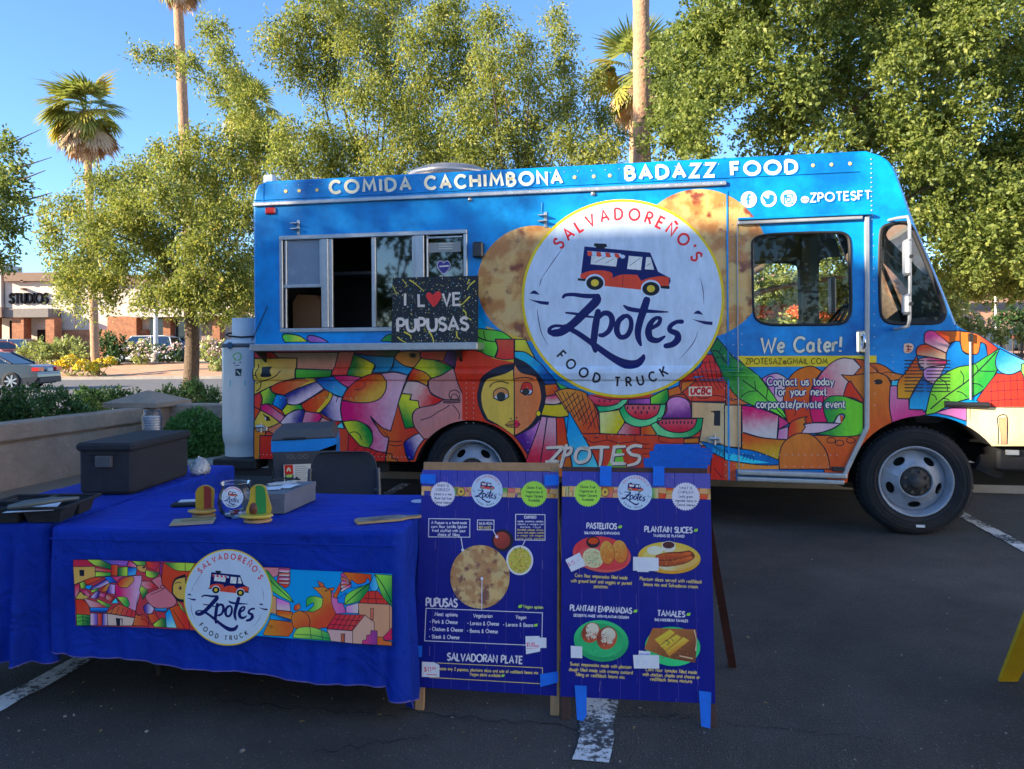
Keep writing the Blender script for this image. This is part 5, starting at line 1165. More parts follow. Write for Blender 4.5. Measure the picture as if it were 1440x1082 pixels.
q.lathe([(.42, 0), (.42, .05), (.36, .07), (.36, .13), (.40, .135), (.42, .15), (.40, .19), (.3, .235), (.12, .255), (0, .26)], (a[0] + .02, .9, zz - .005), 'z', 40); q.build('roof_ventilator', mat('weathered_steel', (.50, .45, .40), .35, .7, var=.2, scale=6), truck)
a = FT.px(380, 250, .3); q = MB(); q.cyl((a[0], .3, z_top - .05), (a[0], .3, z_top + .12), .02); q.bbox_bev((a[0] - .05, .26, z_top + .04), (a[0] + .05, .34, z_top + .12), .01); q.build('roof_light', mat('pale_plastic', (.5, .55, .6), .4), truck)
def punch(me, regions):
    """cut convex openings out of a flat print"""
    bm = bmesh.new(); bm.from_mesh(me)
    for Rg in regions:
        cx = sum(p[0] for p in Rg) / len(Rg); cz = sum(p[1] for p in Rg) / len(Rg)
        x0, x1 = min(p[0] for p in Rg), max(p[0] for p in Rg); z0, z1 = min(p[1] for p in Rg), max(p[1] for p in Rg); n = len(Rg)
        def near():
            return [f for f in bm.faces if not (max(v.co.x for v in f.verts) < x0 or min(v.co.x for v in f.verts) > x1 or max(v.co.z for v in f.verts) < z0 or min(v.co.z for v in f.verts) > z1)]
        pl = []
        for i in range(n):
            a, b = Rg[i], Rg[(i + 1) % n]; dx, dz = b[0] - a[0], b[1] - a[1]; l = math.hypot(dx, dz)
            if l < 1e-5: continue
            nx_, nz_ = dz / l, -dx / l
            if (cx - a[0]) * nx_ + (cz - a[1]) * nz_ > 0: nx_, nz_ = -nx_, -nz_
            pl.append((a, nx_, nz_))
        for a, nx_, nz_ in pl:
            fs = near(); es = {e for f in fs for e in f.edges}; vs = {v for f in fs for v in f.verts}
            bmesh.ops.bisect_plane(bm, geom=list(vs) + list(es) + fs, plane_co=(a[0], 0, a[1]), plane_no=(nx_, 0, nz_), dist=1e-6)
        dead = []
        for f in near():
            c = f.calc_center_median()
            if all((c.x - a[0]) * nx_ + (c.z - a[1]) * nz_ < 1e-6 for a, nx_, nz_ in pl): dead.append(f)
        bmesh.ops.delete(bm, geom=dead, context='FACES')
    bm.to_mesh(me); bm.free()
arch_f = [p for p in fa]; arch_r = [p for p in ra]
arch_f = arch_f + [(arch_f[-1][0], z_skirt - .3), (arch_f[0][0], z_skirt - .3)]; arch_r = arch_r + [(arch_r[-1][0], z_rear - .3), (arch_r[0][0], z_rear - .3)]
OPEN = [[(-1, z_rear - 2), (ra[-1][0] + .03, z_rear - 2), (ra[-1][0] + .03, z_rear), (-1, z_rear)], [(-.0, z_rear - 2), (fa[0][0] + .1, z_rear - 2), (fa[0][0] + .1, z_skirt), (0, z_skirt)], [(u_nose - .02, -1), (u_nose + 3, -1), (u_nose + 3, 3), (u_nose - .02, 3)], arch_f, arch_r, [tuple(p) for p in door_win], [tuple(p) for p in quart], serv]
def wrap_build(a, name, m=None, ribs=True, label=None, opens=True):
    me = bpy.data.meshes.new(name); me.from_pydata(a.v, [], a.f)
    for nm, dat in (('ca', a.a), ('cb', a.b)):
        q = me.attributes.new(nm, 'FLOAT_COLOR', 'POINT'); q.data.foreach_set('color', np.array(dat, dtype=np.float32).ravel())
    q = me.attributes.new('t', 'FLOAT', 'POINT'); q.data.foreach_set('value', np.array(a.t, dtype=np.float32))
    if opens: punch(me, OPEN)
    if ribs:
        bm = bmesh.new(); bm.from_mesh(me)
        for z in RCUT: bmesh.ops.bisect_plane(bm, geom=bm.verts[:] + bm.edges[:] + bm.faces[:], plane_co=(0, 0, z), plane_no=(0, 0, 1), dist=1e-5)
        for v in bm.verts: v.co.y -= ribp(v.co.x, v.co.z)
        bm.to_mesh(me); bm.free()
    me.update(); return link(name, me, m or PRINT, truck, None, label)
c = C
NAVY = c(14, 20, 42); WHITE = (.62, .74, .88); PALE = c(168, 175, 215)
M = Art(FT, dz=7e-6); P = M.poly
LW = .78
def pg(path, c0, c1=None, ang=0, lw=LW): M.poly(path, tuple(v * .88 for v in c0), tuple(v * .88 for v in c1) if c1 else None, ang, line=lw, lc=NAVY)
M.org(350, 480, 8)
pg("60,115! 2500,105! 2500,1900! 60,1900!", c(165, 60, 48), lw=0); pg("2500,600! 5400,600! 5400,1900! 2500,1900!", c(165, 60, 48), lw=0)
pg("60,115! 290,125! 330,190! 60,195!", c(150, 40, 55), c(110, 40, 50))
M.line("100,120 180,190", .4); M.line("170,120 260,190", .4)
pg("60,195! 540,188! 530,420! 480,430 250,510 120,572! 60,605!", c(190, 172, 88), c(140, 130, 90), 0)
pg("270,130! 1010,125! 970,325! 540,310! 540,192! 330,188!", c(90, 92, 98), c(130, 105, 112), 90)
pg("540,312! 945,325! 935,402! 700,412 535,418!", c(50, 130, 50), c(30, 100, 45))
pg("1010,120! 1190,120! 1150,250 1115,392! 938,385! 975,260!", c(105, 75, 80), c(165, 50, 50), 90)
pg("1190,125! 1390,165! 1412,280 1390,370! 1280,405! 1115,388! 1150,250", c(20, 82, 45), c(185, 190, 45), 10)
pg("245,520! 330,470 480,432 620,418 770,425! 760,450! 560,525 395,608! 300,590 255,560", c(205, 62, 40), c(190, 130, 90), 0)
M.poly("150,290! 262,285! 250,340 265,395 150,400 160,345", c(16, 26, 44)); M.line("105,258 112,310 92,350 95,385 110,430", .7); M.line("60,388 95,385", .6); M.line("80,478 130,455 200,440 310,395 370,330", .7); M.line("82,565 130,520 135,460", .7)
M.poly("640,418! 780,425! 740,465! 560,520! 690,450!", c(205, 180, 80))
pg("125,575! 232,515! 258,570 310,602! 265,715! 200,705 145,715! 150,640", c(120, 170, 50), c(10, 95, 55), 20)
pg("310,602! 395,610! 430,640 430,705! 372,780! 265,715! 285,650", c(0, 105, 200), c(15, 40, 130), 20)
pg("395,608! 560,530 770,450! 850,530! 720,620 560,710 480,715 430,705! 425,640", c(25, 30, 110), c(165, 160, 215), 60)
pg("760,450! 750,428! 850,410 960,395! 1030,470 1110,525! 1050,632! 960,600 850,540!", c(12, 60, 150), c(40, 130, 215), 60)
pg("960,395! 1100,385 1280,405! 1180,480 1115,522! 1030,470", c(150, 12, 100), c(200, 80, 160), 60)
pg("590,712! 700,640 860,545! 905,570! 945,605! 905,690 800,803! 700,805 650,798! 600,750", c(205, 58, 38), c(215, 110, 50), 0)
M.poly("905,572! 942,605! 905,690! 800,800! 755,795! 850,680", c(205, 180, 60)); M.line("903,575 880,650", .5)
pg("945,605! 1000,622 1050,632! 1030,760 1050,898! 950,895 800,803! 905,690", c(18, 28, 110), c(165, 160, 220), -10)
M.line("1005,620 980,690", .6)
pg("370,785! 430,708! 480,718 590,712! 612,772! 520,775 410,838!", c(150, 180, 50), c(20, 110, 50), 0)
pg("60,610! 125,575! 148,650 130,772! 60,740!", c(160, 45, 60), c(200, 60, 50), 60)
pg("60,740! 130,772! 60,900!", c(205, 70, 45))
pg("135,718! 210,712 300,770 405,850! 350,917! 240,840 132,772!", c(165, 15, 110), c(205, 120, 180), 30)
pg("60,978! 60,900! 130,775! 250,840 350,918! 230,970 130,980!", c(200, 178, 85))
M.line("160,820 185,840 230,860", .8); M.poly("175,835! 225,850! 248,893! 200,898! 178,870!", c(20, 18, 22)); M.poly("178,860! 190,850! 196,885! 184,890!", PALE)
pg("350,917! 440,820 560,770 632,790! 610,900 545,1000! 470,995 390,945", c(175, 170, 220), c(25, 28, 110), 20)
pg("632,790! 790,810! 825,850! 740,975! 598,915! 615,850", c(200, 130, 190), c(185, 15, 120), 20)
pg("598,915! 740,975! 760,1010! 540,1010!", c(15, 95, 50))
pg("825,855! 920,895 1048,902! 985,970! 900,1010! 750,980!", c(200, 150, 170), c(205, 45, 45), 20)
pg("1045,905! 1075,985! 970,975!", c(60, 165, 200))
pg("60,980! 130,982 230,970 350,918! 470,1000! 440,1010 300,1060! 200,1000! 60,1345!", c(210, 110, 90), c(200, 130, 120), 0)
M.org(340, 580, 8)
pg("137,180! 290,186! 240,300! 205,380! 200,560! 137,560!", c(190, 115, 45), c(205, 130, 60))
pg("205,262! 345,262! 420,560! 200,560!", c(195, 45, 40), c(160, 30, 35), 90)
M.org(340, 210, 3.6); pg('205,945! 225,935 290,945 335,975! 220,978! 208,960', c(60, 140, 60), c(160, 180, 60), 0); pg('330,955 350,942 400,955 440,978! 345,978!', c(90, 60, 140), c(110, 80, 160)); pg('705,972! 730,945 760,935! 760,975!', c(30, 110, 60))
M.org(340, 210, 3.6)
M.org(500, 480, 8)
pg("200,350! 345,350 420,300! 440,185! 520,260 655,305! 600,385! 480,345 330,345", c(10, 50, 110), c(20, 110, 190), 0)
pg("-10,150! 190,165! 440,180! 400,320 350,350! 200,352! 212,262", c(5, 60, 130), c(20, 95, 160), 0)
pg("-10,105! 180,110! 500,105! 440,180! 180,165! -10,140!", c(70, 40, 60), c(30, 60, 50), 0)
pg("440,190! 480,130 600,110 720,120! 735,200! 655,300! 560,280 490,240", c(92, 78, 55), c(165, 120, 65), 120)
M.poly(ell(645, 165, 36, 22), c(12, 20, 26)); M.line("600,150 640,138 690,148", .6)
pg("655,303! 735,195! 900,215 1105,300! 980,380 860,415! 790,350", c(150, 185, 50), c(10, 90, 50), -30)
pg("740,115! 1030,110! 990,225! 880,210 740,190", c(120, 40, 45), c(110, 60, 50)); pg("1030,110! 1160,110! 1130,300! 1100,295! 990,225!", c(55, 30, 110), c(30, 24, 66), 0)
pg("655,305! 790,350 860,418! 820,450! 805,505! 700,455 575,448! 620,370", c(200, 60, 40), c(205, 150, 60), 20)
pg("578,450! 700,458 810,508! 860,600 985,655! 900,710 718,750! 705,672! 615,665! 630,600! 520,588!", c(180, 165, 200), c(205, 30, 40), 25)
pg("-155,665! 0,690 150,690 270,650 335,560 345,470 300,365! 450,350 600,382! 540,510 480,700! 440,860 395,1012! 290,970 165,842! 230,950 375,1090! 345,1252! 250,1240 150,1200! 190,1100 160,970 0,895 -145,905! -165,780", c(170, 10, 115), c(195, 165, 225), -5)
pg("-90,540! -20,470 80,410 190,370 300,367! 335,420 348,480 335,560 270,650 150,690 0,690 -80,675 -152,662! -130,600", c(200, 60, 50), c(200, 165, 75), 50)
M.line("190,370 300,370", .6); M.line("-10,545 60,540 105,500 95,460", .5)
pg("-145,905! 0,893 110,940 185,1040 190,1130 150,1202! 60,1180 0,1120 -80,1030", c(160, 185, 50), c(10, 100, 50), -20)
M.line("-65,1030 0,1022 50,1060 66,1110", .6)
pg("-80,1030! 0,1120 60,1180 150,1202! 250,1240 345,1255! 330,1360! -90,1360!", c(170, 35, 50), c(190, 50, 50))
for x in (-20, 60, 130, 190, 260): M.line(f"{x+60},{1170 + (x + 20) * .3} {x},{1250 + (x+20) * .2}", .5)
pg("480,705! 520,850 558,980! 680,965! 720,1035! 560,1125 545,1170! 570,1290 610,1362! 330,1362! 375,1120! 372,1085! 300,1050 165,842! 290,965 395,1012!", c(190, 95, 50), c(165, 50, 45), 0)
M.line("385,1125 460,1132 525,1122", .6); M.line("385,1162 450,1180 525,1165", .6); M.line("165,842 230,925 300,1000 375,1085", .4)
pg("350,1260! 410,1270! 410,1320! 470,1330! 470,1362! 335,1362!", c(190, 105, 50))
pg("715,1035! 775,1098! 700,1200 650,1330! 600,1330 560,1240 550,1140 640,1070", c(175, 165, 215), c(14, 20, 120), 160)
pg("520,590! 630,600! 610,660! 705,672! 718,750! 650,800 640,870 665,965! 560,982! 520,850 480,700!", c(165, 195, 55), c(10, 95, 45), 120)
pg("1150,100! 1450,100! 1450,900! 1280,760 1190,600 1150,480 1120,330", c(175, 50, 38), c(160, 45, 45))
pg("820,445! 865,415! 980,380 1105,300! 1135,380 1160,500 1280,720 1440,900! 1440,1100! 770,1100! 715,1035! 665,965 640,870 660,790 720,750 900,712 988,655! 860,590 822,520", c(118, 92, 115), c(140, 95, 108), 60)
M.line("1060,720 980,770 920,800 850,850 730,890", .6); M.line("1090,715 1140,770 1170,830 1160,880", .6)
M.line(ell(1112, 605, 60, 55, 24, 0, 360), .7); M.line("1075,640 1090,600 1130,600 1150,630", .6)
for y in (655, 672, 690): M.line(f"985,{y} 1060,{y + 6} 1180,{y - 4}", .8)
M.line("820,445 815,470 822,500", 1.3)
M.org(650, 440, 8)
pg("0,430! 170,425 350,515! 580,520! 580,580! 700,1400! 0,1200!", c(170, 48, 38), c(150, 45, 40), lw=0)
pg("175,120! 400,200! 720,300! 1000,900! 580,560! 350,515! 175,420!", c(165, 155, 60), lw=0)
M.poly("170,50! 200,70! 290,190! 170,200!", c(0, 110, 195))
pg("170,180! 280,188 440,212 565,295! 380,300! 370,325! 270,312 170,270!", c(60, 130, 60), c(50, 150, 55)); M.line("240,205 250,270 265,305", .6)
pg("170,275! 270,315 375,325! 400,400 365,502! 280,480 210,440 170,435!", c(40, 120, 50), c(70, 165, 60), -30); M.line("225,330 240,400 215,440", .5)
pg("372,298! 590,298! 590,518! 480,528 372,508! 402,420 388,340", c(150, 62, 55), c(155, 40, 50), 90)
pg("590,300! 715,300! 760,400 830,530! 700,445 590,432!", c(150, 165, 60), c(190, 175, 60), 60)
pg("585,438! 700,442 820,520 920,610 1060,770! 1040,800 930,802! 850,680 720,570 590,505!", c(20, 150, 225), c(10, 50, 130), 20)
pg("590,500! 720,565 850,680 925,800 942,930 930,1040 895,1100! 905,1170 820,1250 740,1310 585,1385! 420,1275 270,1215 200,1090 168,960 182,850 220,735 330,645 450,590 580,572!", c(18, 24, 46), lw=.2)
M.poly("580,640! 480,690 330,732 265,770 225,870 216,960 235,1080 290,1195! 400,1255 500,1320 580,1378!", c(196, 172, 92), c(180, 160, 80), 0)
M.poly("590,580! 660,670 780,705 830,722! 870,830 888,950 865,1060 840,1150 770,1255 660,1340 590,1375!", c(205, 125, 92), c(185, 105, 70), 0)
M.line("584,300 586,900 588,1385", .8)
M.line("305,838 355,788 430,775 480,782 522,800", .7); M.line("600,742 690,728 760,735 805,750", .7); M.line("592,745 640,738", .5)
pg("355,962! 358,885 430,845 505,868 525,942! 445,992!", c(150, 112, 82), lw=.7); M.poly("362,962! 400,915 480,912 520,942! 445,990!", WHITE); M.poly(ell(437, 940, 50, 48, 20), c(24, 34, 44))
M.line("362,962 440,992 524,944", .8)
pg("652,890! 680,800 730,784 780,805 792,885! 765,920 705,922", c(180, 45, 45), lw=.6); M.poly("658,880! 720,855 788,880! 765,915 705,918", WHITE); M.poly(ell(716, 887, 42, 38, 20), c(28, 34, 44)); M.line("655,888 705,922 765,920 792,888", .9)
M.line("485,1258 540,1218 580,1215", .4); M.poly("482,1260! 540,1220 580,1218! 580,1288! 520,1285", c(112, 92, 52)); M.line("482,1260 530,1266 580,1262", .6)
M.poly("592,1212! 620,1210 655,1252! 620,1288 592,1290!", c(175, 28, 78)); M.line("592,1250 655,1252", .5); M.line("484,1260 520,1286 585,1290 620,1288 655,1252", .5)
M.poly(ell(548, 1190, 9), NAVY); M.poly(ell(614, 1182, 9), NAVY)
M.org(650, 540, 8)
pg("925,10! 1060,0! 1100,110! 940,140!", c(200, 110, 40), c(190, 60, 45), 40)
pg("938,142! 1110,110! 1148,192! 1050,232 925,225!", c(195, 30, 110), c(220, 190, 225), 90)
pg("925,230! 1050,235 1160,200! 1228,352! 1100,375 885,352! 905,290", c(200, 185, 40), c(180, 165, 50))
pg("592,592! 800,480 892,362! 830,560 740,800! 650,660", c(150, 100, 190), c(50, 20, 110), 150)
pg("892,366! 955,372! 930,560 878,900! 700,900! 740,800! 830,560", c(205, 150, 215), c(185, 40, 80), 95)
pg("957,374! 1058,380! 1068,900! 878,900! 930,560", c(215, 165, 220), c(190, 50, 90), 95)
pg("1058,380! 1145,378! 1190,650 1260,1050! 1070,1050! 1068,860!", c(175, 50, 40), c(205, 110, 50), 80)
pg("1145,376! 1232,358! 1320,550 1430,740 1600,1050! 1255,1050! 1190,650", c(0, 110, 200), c(60, 165, 215), 70)
pg("1052,-20! 1260,75! 1150,125! 1120,80", c(40, 130, 60), c(20, 100, 50))
M.poly(ell(857, 334, 27, 30), c(200, 185, 45)); M.line(ell(857, 334, 27, 30) + [(884, 334)], .5)
M.org(800, 530, 6)
pg("-120,130! -70,110 0,100 130,130 200,200 250,330 262,480! 110,482! -10,300!", c(190, 130, 60), c(150, 60, 40), 40)
for i in range(8): M.line(f"{-100 + i * 42},{120 + i * 6} {20 + i * 34},{330 + i * 18}", .55)
for i in range(7): M.line(f"{60 + i * 30},{128 + i * 30} {-80 + i * 40},{240 + i * 34}", .55)
pg("230,250! 350,235 440,195! 505,190! 450,255 340,292 255,300!", c(20, 120, 95), c(80, 190, 150))
pg("150,150! 330,190! 450,192! 400,232 300,250 215,232!", c(160, 60, 110), c(195, 45, 80), 90)
for x in (255, 302, 348): M.poly(ell(x, 204, 6, 12, 8), NAVY)
pg("255,300! 350,290 432,278! 470,380 455,430 405,490! 262,478!", c(180, 200, 150), c(195, 190, 30), 20)
pg("500,192! 700,180! 690,232! 500,232!", c(60, 40, 110), c(110, 60, 150))
pg("688,172! 830,100! 842,180 808,232! 690,232!", c(90, 175, 60), c(15, 100, 50), 30)
pg("835,110! 1000,50! 1040,150! 920,150 842,172!", c(200, 110, 55), c(190, 80, 45))
pg("470,388! 600,422! 602,497! 400,492!", c(215, 150, 190), c(180, 50, 70)); pg("604,425! 700,402! 745,492! 604,497!", c(205, 80, 40), c(200, 120, 60))
pg("425,282! 470,234! 818,234! 800,320 740,385 650,418 570,422 490,392 450,340", c(12, 120, 80), c(80, 195, 150), 70)
pg("468,236! 772,236! 750,310 690,350 620,362 540,340 485,290", c(200, 90, 120), c(190, 35, 70), 90)
for x in (495, 540, 585, 630, 676, 722): M.poly(ell(x, 263, 7, 14, 10), NAVY)
for x in (562, 612, 660): M.poly(ell(x, 302, 7, 14, 10), NAVY)
pg("778,352! 825,290 830,210 880,172 960,176 1020,225 1036,352!", c(190, 130, 220), c(70, 30, 110), 80)
pg("690,405! 745,378! 752,350! 1130,350! 1122,430 1060,492 980,515 860,516 745,492!", c(90, 195, 150), c(12, 110, 75), -20)
pg("735,382! 790,358! 1082,354! 1060,420 1000,460 920,472 820,450", c(200, 80, 120), c(190, 35, 75), 90)
for i in range(10): M.poly(ell(757 + i * 31, 388 - (i > 2) * 3, 6.5, 14, 10), NAVY)
pg("110,482! 262,480! 500,490! 740,494! 860,518! 1095,512! 1110,560! 1200,1000! -100,1000! 130,600!", c(150, 55, 42), c(130, 45, 40), 90)
pg("970,525! 1098,512! 1098,560! 970,565!", c(195, 115, 50))
M.line("320,490 322,540", .5); M.line("560,495 562,540 640,570 680,560", .5); M.line("765,500 765,545 860,560 1100,560", .5); M.line("130,510 200,555 330,535 420,560 560,545", .5); M.line("210,512 250,516", .6); M.line("600,600 700,610", .4); M.line("620,650 680,652", .4)
pg("-330,0! -60,300! 130,560 250,760! 250,830! 30,830! -10,700 -160,560", c(0, 115, 205), c(60, 160, 210), 70) if False else None
pg("0,290! 110,482 190,620 250,760! 290,880! 40,880! 20,700 -20,500!", c(0, 115, 205), c(60, 160, 210), 70)
M.poly("290,760! 330,740 400,580 440,600 460,700 480,760! 500,900! 280,900!", c(70, 140, 60))
pg("1036,212! 1322,222! 1322,600! 1095,580! 1120,430 1132,350! 1036,350!", c(190, 160, 140), c(186, 176, 165), 20)
pg("1325,250! 1405,250! 1405,640! 1322,600!", c(196, 168, 150), c(196, 176, 150), 0)
M.poly("1205,290! 1278,290! 1276,415! 1222,412! 1226,308!", c(22, 30, 44)); M.line("1198,294 1275,290", .8)
pg("1105,545! 1240,568 1325,582 1440,622! 1440,735! 1320,695 1240,655 1190,625!", c(0, 80, 170), c(30, 150, 205), 60)
for i in range(5): M.line(f"{1215 + i * 28},{580 + i * 12} {1250 + i * 26},{620 + i * 12} {1235 + i * 30},{650 + i * 10}", .5)
pg("1205,640! 1325,695! 1405,735! 1405,880! 1190,872!", c(190, 45, 38), c(170, 40, 40)); M.line("1225,770 1290,850", .6)
M.org(960, 440, 8)
pg("230,470! 330,470! 420,640 485,760! 485,1000! 90,1000! -30,850 0,740 200,600", c(160, 40, 48), c(140, 48, 40), 90)
for i in range(7): M.line(f"{90 + i * 52},{640 - i * 28} {150 + i * 48},{760} {220 + i * 46},{900 - i * 8}", .5)
for y, x0 in ((560, 220), (660, 150), (780, 60)): M.line(f"{x0},{y + 6} 300,{y - 4} 480,{y + 10}", .4)
M.line("100,990 120,930 200,960 270,960 350,930 480,950", .6)
pg("-10,780! 150,765! 60,840 -20,905!", c(200, 115, 50), c(190, 90, 45))
pg("485,760! 640,950! 760,1030! 485,1040!", c(185, 80, 50), c(200, 120, 80), 30); M.line("490,960 560,985 640,960", .6); M.line("490,910 540,960 600,980", .5)
pg("390,285! 470,380 560,490 700,590 860,720 960,850 1060,980 1200,1230! 1060,1140 920,1080 790,1045 620,950 500,800 420,640 340,470 310,420!", c(10, 80, 55), c(75, 170, 60), 20)
M.line("330,430 400,440 500,570 640,730 840,880 1000,1030 1190,1220", .8)
for pth in ("410,445 430,400 440,380", "510,580 525,540 510,500", "650,735 640,680 655,640", "820,870 815,820 810,770", "940,960 950,900 955,850", "500,750 600,745 650,735", "650,950 740,890 850,880", "350,520 420,500 470,560"): M.line(pth, .6)
M.org(1020, 460, 8)
M.poly("125,328! 1700,322! 1700,442! 240,450!", c(190, 178, 55))
pg("-10,880! 180,878! 180,1360! -10,1345!", c(180, 176, 172), c(200, 165, 140), 0)
pg("410,582! 500,535 590,525 690,580 750,650 720,780 600,860! 520,740", c(160, 100, 190), c(190, 190, 225), 0)
pg("700,1080! 650,830 700,610 790,500 900,450 990,446 1085,500! 1000,620 950,780 960,960 1000,1110!", c(190, 105, 40), c(190, 60, 45), 90)
M.line("780,1000 790,950 775,900", .5)
pg("1000,1110! 950,900 980,700 1080,520 1200,400 1320,350 1440,362! 1530,455! 1400,600 1330,780! 1200,850! 1110,960 1115,1130!", c(170, 25, 110), c(205, 190, 225), -20)
M.org(1160, 450, 8)
pg("185,618! 300,625 440,606! 600,592 700,640 748,740! 725,900 735,1030 765,1150! 660,1260 520,1480 400,1700 330,1840! 40,1840! -80,1500! -280,1300! 0,1300 300,1290 430,1240! 430,890! 340,770 260,690", c(190, 115, 55), c(175, 70, 42), 60)
pg("205,862! 250,720 290,690! 340,770 428,890! 428,940! 330,885", c(190, 50, 45), c(180, 60, 45))
pg("330,437! 430,450! 500,490! 605,590! 440,608! 330,620! 405,530!", c(170, 70, 45), c(190, 110, 60), 40)
pg("495,490! 580,490 680,525 770,590 880,620! 845,668! 740,690! 690,630 600,592!", c(200, 100, 55), c(180, 110, 60), 20); M.line("540,500 580,550 600,590", .5); M.line("640,600 720,588 800,605", .5)
M.poly(ell(600, 698, 50, 30), c(24, 24, 34)); 
M.org(1020, 560, 8)
pg("1110,170! 1100,60 1160,-10 1250,-25 1360,-12 1550,60! 1550,400! 1440,428 1250,432 1100,412 1010,405! 1200,350 1290,290 1342,210 1330,182 1292,180 1250,215 1210,275 1150,272!", c(8, 100, 60), c(80, 170, 50), 0)
M.poly("1285,190! 1330,200! 1310,280! 1295,285", c(190, 80, 50)); pg("1230,275! 1265,205 1290,190! 1300,285!", PALE, lw=.3)
pg("890,298! 1000,280 1300,285! 1200,345 1050,392 850,402!", c(185, 170, 220), c(170, 150, 205))
pg("1000,-100! 1110,-60! 1100,60 1112,170 1150,272! 985,275! 950,120", c(165, 25, 105), c(185, 30, 115)) 
pg("700,470! 708,360 740,270 850,222 920,210! 892,240 912,270! 880,300 902,322! 850,400!", c(165, 50, 45), c(205, 130, 60), 0)
pg("182,82! 330,102 480,150 600,200! 580,462! 400,442 190,382!", c(175, 20, 115), c(180, 185, 225), 85)
pg("600,205! 680,250 712,290! 600,352!", c(190, 60, 150)); pg("600,352! 708,320! 702,468! 583,462!", c(165, 110, 190), c(180, 140, 205))
pg("185,385! 400,445 700,470! 640,560 605,700! 400,622 185,572!", c(190, 80, 45), c(205, 170, 60), 80)
M.poly("0,700! 150,725 620,748! 620,800! 0,800!", c(205, 130, 60)); 
pg("-10,540! 120,565 350,602 608,702! 608,748 400,752 150,722 -10,692!", c(0, 90, 180), c(10, 70, 150), 0)
M.poly("0,620! 130,640! 300,690! 500,728! 300,735! 130,712! 0,690!", c(30, 150, 205))
for i in range(4): M.line(f"{165 + i * 40},{625 + i * 5} {215 + i * 35},{650 + i * 8} {190 + i * 40},{690 + i * 6}", .5)
for i in range(3): M.line(f"{5 + i * 20},{580 + i * 25} {30 + i * 15},{610 + i * 20}", .5)
pg("608,800! 605,650 650,510 760,420 860,395 980,420 1090,530 1150,640 1180,800!", c(196, 118, 60), c(180, 95, 55), 60)
for ex_, ey_ in ((1190, 475), (1285, 505), (1410, 475)): M.line(ell(ex_, ey_, 48, 32, 16) + [(ex_ + 48, ey_)], .6)
M.poly("-10,705! 118,718! 118,930! -10,925!", c(185, 75, 55)); M.line("5,705 5,925", .3)
M.org(1160, 450, 8)
pg("735,740! 830,740! 820,886! 942,890! 948,1005! 1095,1015! 1160,1060! 1000,1100! 760,1170! 728,1000 728,850", c(195, 120, 200), c(200, 60, 160), 60)
pg("748,685! 862,675! 815,742! 745,742!", c(40, 150, 215))
pg("1035,405! 1062,540 1112,570! 1090,650 1010,770 952,888! 815,886! 822,700 900,600", c(185, 75, 45), c(205, 150, 50), 80)
pg("1085,655! 1150,700 1222,722! 1190,830 1145,1012! 1110,1035! 1098,1012! 945,1006! 952,890!", c(10, 70, 150), c(20, 130, 215), 90)
pg("1115,235! 1125,150 1180,120 1232,130! 1410,275! 1368,375! 1250,320 1130,265", c(200, 60, 165), c(220, 190, 230), 80)
pg("1032,400! 1030,330 1080,282 1150,275! 1362,375! 1362,452! 1180,420", c(190, 70, 50), c(225, 195, 190), 80)
pg("1055,500! 1058,440 1180,420! 1365,455! 1375,510! 1240,520 1115,562!", c(190, 40, 130), c(215, 185, 225), 120)
pg("1105,575! 1170,530 1375,510! 1400,570! 1290,640 1222,722! 1150,690 1112,640", c(130, 100, 175), c(190, 170, 220), 30)
M.org(1260, 440, 8)
pg("425,205! 720,205! 725,330! 640,330 605,352!", c(190, 55, 45), c(200, 110, 50), 0)
pg("720,205! 840,222! 940,255 1145,400! 1025,495! 1015,370 950,330! 930,450 850,478! 750,430 722,330", c(195, 120, 60), c(190, 50, 50), -5)
M.line("720,205 720,330", .8)
pg("570,560! 560,500 575,430 625,340 690,320 722,332! 745,425 800,470 870,472 925,450 948,340! 1000,355 1030,485! 870,582 720,612 590,670! 480,740!", c(10, 95, 190), c(5, 70, 150), 40)
pg("330,1150! 380,920 440,780 540,690 700,612 870,580 1010,495 1162,402! 1140,560 1120,680 1000,850 840,962! 700,1000 560,1060 440,1130!", c(90, 175, 60), c(20, 100, 50), 20)
M.line("385,1085 560,940 800,770 1000,580 1130,440", .9)
for pth in ("395,915 440,940 455,985", "480,735 560,790 580,880", "720,650 760,720 752,800", "890,580 915,620 918,660", "940,655 1020,660 1110,658", "680,885 740,900 800,950", "850,795 930,805 980,840", "520,965 570,970 600,990"): M.line(pth, .65)
pg("1165,403! 1300,470 1440,535! 1600,640! 1440,640 1400,650! 1300,692 1200,682 1130,622 1120,520", c(10, 85, 180), c(70, 150, 215), 60)
pg("1410,580! 1470,560! 1600,640! 1620,760! 1440,740! 1405,655!", c(90, 170, 90))
pg("1130,682! 1210,690 1300,695 1405,656! 1440,742! 1900,760! 1950,1062! 1050,1062! 905,985! 1000,850", c(165, 45, 45), c(200, 50, 40), 0)
for i in range(9): M.line(f"{1070 + i * 72},{790 - min(i, 4) * 25} {1075 + i * 74},1055", .5)
for y in (765, 870, 975): M.line(f"{1010 if y > 800 else 1070},{y + 20} 1300,{y} 1900,{y - 20}", .5)
M.org(1260, 560, 8)
pg("440,165! 620,112 792,100! 792,260! 600,200!", c(150, 95, 175), c(120, 80, 160))
M.poly("795,98! 1990,100! 1990,540! 795,540!", c(180, 178, 172), c(186, 176, 150), 0)
M.line("795,98 1300,105 1980,100", .6); M.line("832,100 832,250", .5)
pg("1160,225! 1250,220! 1245,520! 1180,520! 1180,420 1165,330", c(205, 150, 140), lw=.3)
M.line("1148,520 1150,350 1145,212 1250,215 1248,520", .8)
M.org()
wrap_build(M, 'printed_mural')
